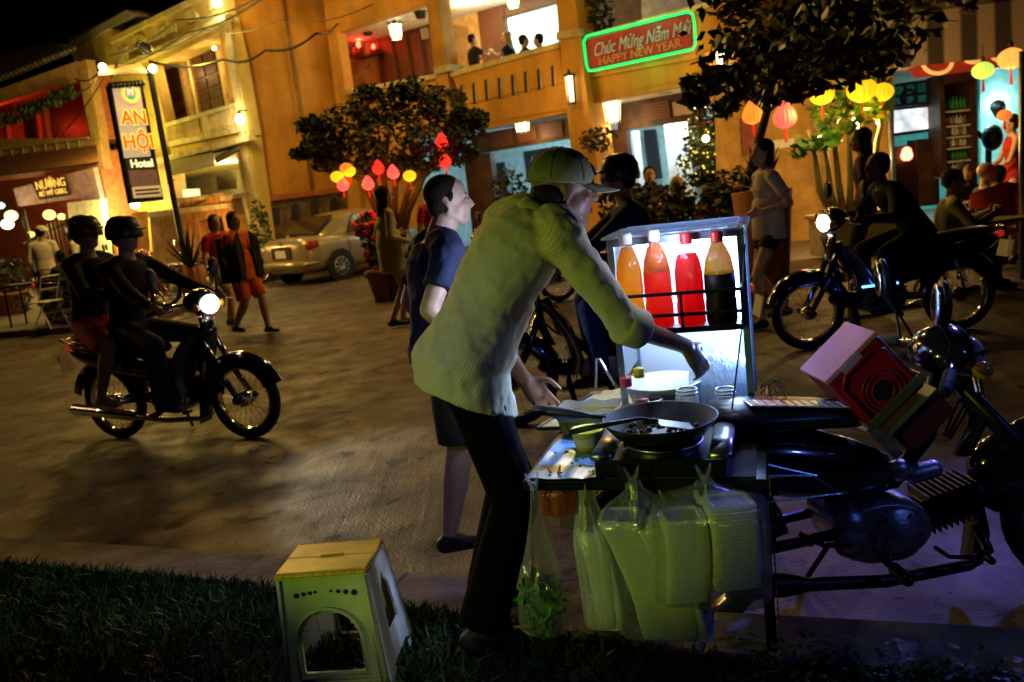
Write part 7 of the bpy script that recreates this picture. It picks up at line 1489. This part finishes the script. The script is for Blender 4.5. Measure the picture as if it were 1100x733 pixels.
# 3 milky bag with foam stack
def stack(root, cx, cy, w, d, z0_, z1_, m=None, rot=0, tap=.93, name='foam_boxes', sx=0, sy=0):
    # nested foam trays: a rounded column with a fine groove between two trays
    m_ = MB(); rg = random.Random(int(abs(cx)*1e4)+7); h_ = .0095; n = max(2, int((z1_-z0_)/h_)); h_ = (z1_-z0_)/n; vs = []; NN = 28; rows = []
    ox = oy = 0; ra = rot
    for k in range(n):
        ox += rg.gauss(0, .0006); oy += rg.gauss(0, .0006); ra = rot+.03*math.sin(k*.21+cx*40)
        sc = 1+.012*math.sin(k*.37)
        for z, q in ((.0, .975), (.18, 1.0), (.82, 1.0), (1.0, .975)): rows.append((z0_+h_*(k+z), q*sc, ox+cx+sx*(1-(k+z)/n)+.01*math.sin(math.pi*k/n), oy+cy, ra))
    rows.append((z1_+.004, .90, rows[-1][2], rows[-1][3], ra)); rows.append((z1_+.005, .80, rows[-1][2], rows[-1][3], ra)); rows.append((z1_-.002, .70, rows[-1][2], rows[-1][3], ra))
    for z, q, x, y, r_ in rows:
        for j in range(NN):
            a = 2*math.pi*(j+.5)/NN; e_ = 2/7.0; ca, sa = math.cos(a), math.sin(a); ux = math.copysign(abs(ca)**e_, ca)*w/2*q; uy = math.copysign(abs(sa)**e_, sa)*d/2*q
            vs.append(V((x+ux*math.cos(r_)-uy*math.sin(r_), y+ux*math.sin(r_)+uy*math.cos(r_), z)))
    K_ = len(rows); m_.add(vs, [(i*NN+j, i*NN+(j+1) % NN, (i+1)*NN+(j+1) % NN, (i+1)*NN+j) for i in range(K_-1) for j in range(NN)]+[tuple(range(NN)), tuple(range((K_-1)*NN, K_*NN))])
    return build_local(m_, name, m or FOAM, root)
h3 = hangpt(628, 522, .06); e3 = hangpt(650, 672, .06); L3 = h3.z-e3.z; b3_ = bag('tall narrow milky bag of white foam boxes between the leaf bag and wide bag', h3, (e3.x-h3.x, 0, 0), .052, .065, L3, FILM2, 12, pinch=.4, flat=.5)
stack(b3_, (e3.x-h3.x)*.55, 0, .085, .10, -L3+.012, -L3*.30, sx=.03)
# 4 wide bag of foam boxes
h4 = hangpt(680, 518, -.03); e4 = hangpt(712, 680, -.03); L4 = h4.z-e4.z; b4 = bag('wide clear plastic bag packed with a tall slanting stack of white foam boxes', h4, (e4.x-h4.x, 0, 0), .115, .085, L4, FILM, 21, pinch=.22, flat=.8)
stack(b4, -.050, 0, .115, .12, -L4+.012, -L4*.22, rot=.1, sx=.10); stack(b4, .060, .0, .105, .12, -L4+.012, -L4*.27, rot=-.05, sx=.075)
# 5 right bag of square boxes
h5 = hangpt(757, 516, -.045); e5 = hangpt(760, 640, -.045); L5 = h5.z-e5.z; b5 = bag('clear plastic bag of four square stacks of white foam boxes, rightmost under the cart', h5, (.0, 0, 0), .150, .11, L5, FILM, 31, pinch=.20, flat=.95)
stack(b5, -.072, -.02, .115, .12, -L5*.95, -L5*.27, rot=.25); stack(b5, .055, -.01, .125, .12, -L5*.84, -L5*.16, rot=.30); stack(b5, .02, .10, .12, .10, -L5*.9, -L5*.22, rot=.25)
# ================================================================== vendor
vf = G(500, 706, .1)
print('vendor foot', vf, 'tourist', P(490, 180, 3.3))
VO = V((-.235, 2.52, .09)); VA = rad(14)
VM = Matrix.Translation(VO) @ Matrix.Rotation(VA, 4, 'Z'); Vi = VM.inverted()
hr = Vi @ (CM @ V((on_top(750, 420, TZ).x, jy-.01, TZ+.135)))       # wrist over the jar
hr = Vi @ P(737, 372, (CM @ V((on_top(750, 420, TZ).x, jy, 0))).y-.03)
hl_ = Vi @ P(564, 409, 2.75)
print('hand target', hr, hl_, 'hip', Vi @ P(510, 430, 2.5), 'neck', Vi @ P(580, 225, 2.55), 'head', Vi @ P(603, 210, 2.58))
SHIRT = stripes('striped_shirt_cotton', (.46, .40, .24), (.60, .54, .36), (.93, .35, -.42), 2*math.pi/.0085, .85, sharp=(.70, .98), bump=.12)
def use_attr(m, nm):
    nt = m.node_tree; dt = [n for n in nt.nodes if n.type == 'VECT_MATH'][0]; ml = [n for n in nt.nodes if n.type == 'MATH' and n.operation == 'MULTIPLY'][0]; at_ = nt.nodes.new('ShaderNodeAttribute'); at_.attribute_name = nm; nt.links.new(at_.outputs['Fac'], ml.inputs[0])
use_attr(SHIRT, 'sv')
vr, J = person('food vendor in a striped shirt and cap leaning over the cart to reach a jar', VO, VA, 1.70, skin=SKIND, pelvis=(.075, 0, .905), lean=.63, twist=.30, head=(-.05, .16), hcoff=(.085, .065), arm=1.10, feet={1: (.08, .12, .08), -1: (.0, -.11, .08)},
    hands={-1: tuple(hr), 1: tuple(hl_)}, elbow={-1: (-.1, -.5, -1), 1: (-.6, .5, -.2)}, top='shirt', topcol=SHIRT, sleeve='roll', bot='trousers', botm=mat('cloth_trousers_black', (.0016, .0016, .002), .95, spec=.1, bump=.4, bs=9), shoe=SH_BLACK,
    hairlen='crop', hat='cap', hc=mat('cap_cotton', (.30, .29, .17), .85, bump=.25, bs=120), vox=.0065, hero=True, palms={-1: (-.25, .9, -.3), 1: (.4, -.6, -.6)}, fing={-1: (.55, .1, -.8), 1: (.55, .15, -.75)}, hem=.085, extra='open_mouth', slack=.010, curls=(.3, .38))
print('VENDOR head px', pic(VM @ J['HC']), 'sh', pic(VM @ J['SHO'][-1]), 'elb', pic(VM @ J['E'][-1]), 'wr', pic(VM @ J['W'][-1]), 'wr2', pic(VM @ J['W'][1]))
# ================================================================== tourist
TP = P(500, 250, 3.3); TA = rad(14); TO = V((TP.x-.13, 3.28, .0))
th = TP.z+.115
person('tourist with short dark hair in a navy t-shirt and shorts standing behind the vendor', TO, TA, th*.985, skin=SKINL, pelvis=(0, 0, .90), lean=.03, twist=.15, head=(-.16, 0), hcoff=(.072, .138), fat=1.16, slack=.015, feet={1: (.18, .10, .09), -1: (-.12, -.10, .08)},
    hands={-1: (.04, -.25, .93), 1: (.02, .27, .90)}, topcol=C_NAVY, sleeve='short', bot='shorts', botm=mat('cloth_dark_shorts', (.012, .014, .03), .85), shoe=SH_BLACK, hair=HAIRBR, hairlen='crop', vox=.0075, hero=True, hem=.08, elbow={-1: (-.8, -.4, -.2), 1: (-.8, .4, -.2)})
# ================================================================== folding stool
def stool():
    A0 = G(440, 712, .10); F0 = P(297, 616, 2.12); zt_ = None
    # seat corners in the picture: near edge (298,617)-(400,611), far edge (326,586)-(411,583)
    z = .47
    a, b, c, d = G(296, 619, z), G(393, 612, z), G(411, 582, z), G(322, 587, z)
    u = (b-a); L = u.length; u.normalize(); v = (d-a); v = (v-u*v.dot(u)); D = v.length; v.normalize(); print('STOOL', L, D, a)
    rz = math.atan2(u.y, u.x); D = max(D, .17); t = thing('folding_stool', V((a.x, a.y, .10)), rz, 'folding stool of pale green plastic tinted with lamplight, yellow top, on the grass', 'stool'); B = lambda mb, n, m, p=None, **k: build_local(mb, n, m, p or t, **k); H = z-.10
    GRN = mat('green_lamplit_plastic', (.42, .52, .16), .45, var=.10, vs=12, bump=.05); YL = mat('mustard_plastic', (.68, .42, .02), .4, var=.15, vs=15); WH = mat('cream_plastic', (.55, .56, .50), .5, var=.12, vs=10)  # front green partly holds the yellow-green lamplight; other panels stay cream
    m_ = MB(); m_.box((L/2, D*.25, H), (L, D*.5-.002, .012)); m_.box((L/2, D*.75, H), (L, D*.5-.002, .012))
    m_.box((L*.5, D*.5, H+.006), (L*.32, .012, .004)); s_ = B(m_, 'seat', YL, bevel=.003)
    m_ = MB(); m_.box((L*.52, D*.5, H+.009), (L*.26, .008, .003)); B(m_, 'seat_slot', BLACKP, s_)
    m_ = MB()
    for k in range(9): m_.cap(((k+.5)*L/9-.012, -.003, H-.004), ((k+.5)*L/9+.010, -.003, H-.004), .0065, .0065, 8)
    for k in range(12): m_.cap(((k+.5)*L/12-.003, D, H+.004), ((k+.5)*L/12+.003, D, H+.004), .004, .004, 6)
    B(m_, 'hinge', YL, s_, smooth=True)
    def panel(p0, p1, q0, q1, arch, m, nm, dots=False, th=.014, bars=()):   # p0,p1 top corners, q0,q1 foot corners
        # grid of cells with an arched opening
        m_ = MB(); N_, M_ = 30, 44; p0, p1, q0, q1 = map(V, (p0, p1, q0, q1)); nn = (p1-p0).cross(q0-p0).normalized()
        def pt(i, j): return p0.lerp(p1, i).lerp(q0.lerp(q1, i), j)
        def isopen(i, j):
            if arch is None: return False
            return arch(i, j)
        op = [[isopen((i+.5)/N_, (j+.5)/M_) for j in range(M_)] for i in range(N_)]; vs = []; 
        for o_ in (0, th):
            for i in range(N_+1):
                for j in range(M_+1): vs.append(pt(i/N_, j/M_)+nn*o_)
        W2 = (N_+1)*(M_+1); id_ = lambda i, j, o_: o_*W2+i*(M_+1)+j; fs = []
        for i in range(N_):
            for j in range(M_):
                if op[i][j]: continue
                fs += [(id_(i, j, 0), id_(i+1, j, 0), id_(i+1, j+1, 0), id_(i, j+1, 0)), (id_(i, j, 1), id_(i, j+1, 1), id_(i+1, j+1, 1), id_(i+1, j, 1))]
                for di, dj, e0, e1 in ((-1, 0, (i, j), (i, j+1)), (1, 0, (i+1, j), (i+1, j+1)), (0, -1, (i, j), (i+1, j)), (0, 1, (i, j+1), (i+1, j+1))):
                    a2, b2 = i+di, j+dj
                    if a2 < 0 or b2 < 0 or a2 >= N_ or b2 >= M_ or op[a2][b2]: fs.append((id_(*e0, 0), id_(*e1, 0), id_(*e1, 1), id_(*e0, 1)))
        m_.add(vs, fs); o_ = B(m_, nm, m)
        bm = bmesh.new(); bm.from_mesh(o_.data); bmesh.ops.delete(bm, geom=[v_ for v_ in bm.verts if not v_.link_faces], context='VERTS'); bm.to_mesh(o_.data); bm.free()
        md = o_.modifiers.new('s', 'SMOOTH'); md.iterations = 2; md.factor = .5
        return o_, pt, nn
    def arch1(i, j):
        x = (i-.5)/.30; top = .30
        if abs(x) > 1 or j > .80: return False
        return j > top+.22*(1-math.sqrt(max(0, 1-x*x)))
    fx = .03; o1, pt1, n1 = panel((0, 0, H-.008), (L, 0, H-.008), (-fx*.2, -.045, 0), (L+fx*.9, -.045, 0), arch1, GRN, 'front_panel')
    m_ = MB(); pts = []
    for k in range(25): x = -1+2*k/24; pts.append(pt1(.5+x*.345, .27+.25*(1-math.sqrt(max(0, 1-x*x))))+(n1*-.003 if n1.y > 0 else n1*.003))
    dn = (V((0, -1, 0)))*.004
    pts = [pt1(.155, .83)+dn]+[p_+dn for p_ in pts]+[pt1(.845, .83)+dn]; pts.append(pts[0]); m_.tube(pts, .0055, 8)
    m_.tube([pt1(.03, .02)+dn, pt1(.03, .99)+dn], .005, 6); m_.tube([pt1(.97, .02)+dn, pt1(.97, .99)+dn], .005, 6); m_.tube([pt1(.05, .87)+dn, pt1(.95, .87)+dn], .004, 6); B(m_, 'panel_ribs', GRN, o1, smooth=True)
    m_ = MB()
    for i_, r_ in ((.20, .0075), (.28, .006), (.35, .0055), (.41, .004), (.58, .0035), (.66, .0055), (.74, .007), (.83, .0085)):
        p_ = pt1(i_, .125 + .12*abs(i_-.5)**1.3)+V((0, -.0015, 0)); m_.lathe(p_, [(.0001, .002), (r_, .002), (r_, -.002)], Mx(math.pi/2), 14)
    B(m_, 'panel_holes', BLACKP, o1)
    def archH(i, j): return (.22 < i < .78) and (.14 < j < .46 or .60 < j < .93)
    o2, pt2, n2 = panel((0, D, H-.008), (L, D, H-.008), (-fx*.2, D+.07, 0), (L+fx*.9, D+.07, 0), archH, WH, 'back_panel')
    def archS(i, j): return abs(i-.5) < .20*(min(1, (j-.13)/.16) if j > .13 else 0) and .13 < j < .62
    def archS2(i, j): return abs(i-.5) < .26 and j > .86
    panel((L-.004, .005, H-.012), (L-.004, D-.005, H-.012), (L+fx, -.035, .0), (L+fx, D+.06, .0), lambda i, j: archS(i, j) or archS2(i, j), WH, 'side_panel', th=-.010); panel((.004, .005, H-.012), (.004, D-.005, H-.012), (0, -.035, .0), (0, D+.06, .0), lambda i, j: archS(i, j) or archS2(i, j), WH, 'side_panel', th=.010)
stool()
# ================================================================== near motorbike beside the cart
fw_ = G(1120, 622, 0); print('front wheel', fw_)
HAng = rad(2); HB0 = V((fw_.x-.625, fw_.y-.07, 0))
hb_ = motorbike('black motorbike with chrome trim parked against the food cart', HB0, HAng, BP, steer=rad(-12), detail=True, stripe=STEEL, nac=(-.075, 0, -.15), wf=.735)
HMx = WM[hb_.name]; print('BIKE px: seat', pic(HMx @ V((-.3, -.1, .76))), 'eng', pic(HMx @ V((.06, -.1, .3))), 'headl', pic(HMx @ V((.45, 0, .96))), 'mir', pic(HMx @ V((.27, -.3, 1.19))), pic(HMx @ V((.27, .3, 1.19))), 'fender', pic(HMx @ V((.45, -.06, .55))))
m_ = MB()
for k in range(12): x_ = -.36+k*.029; m_.box((x_, -.055, .772-(k*.0042)), (.026, .075, .006), My(.14))
build_local(m_, 'seat_trim', mat('silver_vinyl', (.5, .5, .55), .3, .3), hb_, bevel=.003)
# red speaker-like box in a metal carrier
bxc = HMx.inverted() @ P(927, 406, 2.52); print('box', bxc)
RB = thing('red_box', HMx @ V((bxc.x, bxc.y, bxc.z)), HAng, 'red plastic box with a pink top and round recessed front strapped before the motorbike seat', 'box'); Rt = My(-.70); Bx = lambda mb, n, m, p=None, **k: build_local(mb, n, m, p or RB, **k)
RD_ = mat('red_plastic_box', (.34, .008, .025), .35, var=.12, coat=.2); PK = mat('pink_top', (.75, .25, .50), .5, var=.08)
bw_, bd_, bh_ = .205, .19, .225
m_ = MB(); m_.box((0, 0, 0), (bw_, bd_, bh_), Rt); bo_ = Bx(m_, 'box_body', RD_, bevel=.012)
m_ = MB(); m_.box(Rt @ V((0, 0, bh_/2+.006)), (bw_*1.02, bd_*1.03, .018), Rt); Bx(m_, 'box_lid', PK, bevel=.004)
yf = -bd_/2
m_ = MB(); fr_ = [(-.085, -.10), (.085, -.10), (.085, .07), (.05, .095), (-.05, .095), (-.085, .07)]
pts = [Rt @ V((x, yf-.004, z)) for x, z in fr_]; pts.append(pts[0]); m_.tube(pts, .006, 8)
for r_ in (.035, .052, .066): m_.torus(Rt @ V((.0, yf-.003, -.025)), r_, .0028, Rt @ Mx(math.pi/2), 28, 6)
Bx(m_, 'front_moulding', RD_, bo_, smooth=True); m_ = MB(); m_.lathe(Rt @ V((0, yf-.002, -.025)), [(.0001, 0), (.03, 0), (.032, .003)], Rt @ Mx(math.pi/2), 24); Bx(m_, 'round_recess', BLACKP, bo_)
m_ = MB(); m_.box(Rt @ V((-.01, yf-.003, .108)), (.075, .003, .020), Rt); Bx(m_, 'handle_plate', mat('grey_print', (.35, .4, .5), .4), bo_, bevel=.001)
m_ = MB(); m_.box(Rt @ V((0, yf-.012, -.075)), (bw_*1.0, .006, .030), Rt); m_.box(Rt @ V((-bw_/2-.006, 0, -.075)), (.006, bd_+.03, .030), Rt); m_.box(Rt @ V((bw_/2+.006, 0, -.075)), (.006, bd_+.03, .030), Rt); m_.box(Rt @ V((-bw_/2-.004, yf-.012, -.14)), (.03, .006, .14), Rt); m_.box(Rt @ V((0, 0, -.137)), (bw_+.02, bd_+.03, .006), Rt)
cr = m_
cr = build_local(m_, 'carrier', mat('carrier_steel', (.4, .42, .5), .3, .8), hb_.__class__ and RB, bevel=.001)
m_ = MB(); m_.box(Rt @ V((.02, 0, -.20)), (bw_*.9, bd_*.9, .10), Rt); Bx(m_, 'lower_tray', mat('dark_red_tray', (.10, .01, .02), .4), bevel=.008)
# ================================================================== light and air
w = bpy.data.worlds.new('World'); S.world = w; w.use_nodes = True; nt = w.node_tree; bg = nt.nodes['Background']
sk = nt.nodes.new('ShaderNodeTexSky'); sk.sky_type = 'NISHITA'; sk.sun_disc = False; sk.sun_elevation = rad(-6); sk.sun_rotation = rad(200); nt.links.new(sk.outputs[0], bg.inputs[0]); bg.inputs[1].default_value = .01
# street lamps out of the frame, blue lamps at the right, added unseen lights
light('SPOT', V((-4.2, -.3, 1.5)), 250, (.74, 1, .10), .08, V((-4.2+5*math.cos(rad(33.3)), -.3+5*math.sin(rad(33.3)), .86)), 17, .3)
light('SPOT', V((1.3, -1.5, 1.0)), 70, (1, .95, .7), .05, V((-.52, 2.55, .22)), 7.5, .6)  # added unseen spot that only brightens the inside of the stool
light('SPOT', V((-8.5, 8.5, 2.3)), 150, (1, .55, .22), .12, V((-1.6, 4.6, 0)), 46, .8)
light('SPOT', V((-7, 3, 6.5)), 18, (1, .44, .10), .25, V((-4, 8, 0)), 95, .9)
light('POINT', V((-5.0, 14.0, 7.0)), 900, (1, .55, .085), .3)  # this and the next: unseen washes added to brighten the facades
light('POINT', V((1.2, 11.5, 5.5)), 360, (1, .56, .12), .3)
light('SPOT', V((2.9, 4.4, 2.1)), 260, (.16, .17, 1), .10, V((1.2, 2.2, 0)), 62, .8)
light('SPOT', V((2.6, .9, 2.0)), 22, (.12, .22, 1), .06, V((1.45, 2.6, .4)), 75, .8)
light('SPOT', CM @ V((x0-.02, CY+.1, zt-.08)), 26, (.62, .72, 1), .04, V((-.6, 3.1, 1.2)), 100, .8)  # added spot beside the case, strengthens its LED light on the tourist
light('SPOT', V((-.9, 1.6, 1.9)), 11, (.35, .33, 1), .2, V((-.3, 3.2, 0)), 70, .8)  # unseen violet spot added to tint the road
light('SPOT', CM @ V((x0-.03, CY-.02, TZ+.22)), 16, (.6, .68, 1), .03, V((-.65, 2.45, .3)), 60, .7)  # added spot low on the case, carries LED light to the stool
vs = S.view_settings; vs.view_transform = 'Standard'; vs.look = 'None'; vs.exposure = 0; vs.gamma = 1; vs.use_curve_mapping = False
S.render.engine = 'CYCLES'; S.cycles.max_bounces = 8; S.cycles.transparent_max_bounces = 24; S.cycles.use_light_tree = True; S.cycles.sample_clamp_indirect = 3; S.cycles.caustics_reflective = False; S.cycles.caustics_refractive = False
S.cycles.use_denoising = True
for m in bpy.data.materials:                       # small lamps do not need to be sampled as mesh lights
    try: m.cycles.emission_sampling = 'NONE' if m.name not in ('led_tube', 'led_tube_blue', 'green_neon') else 'AUTO'
    except Exception: pass
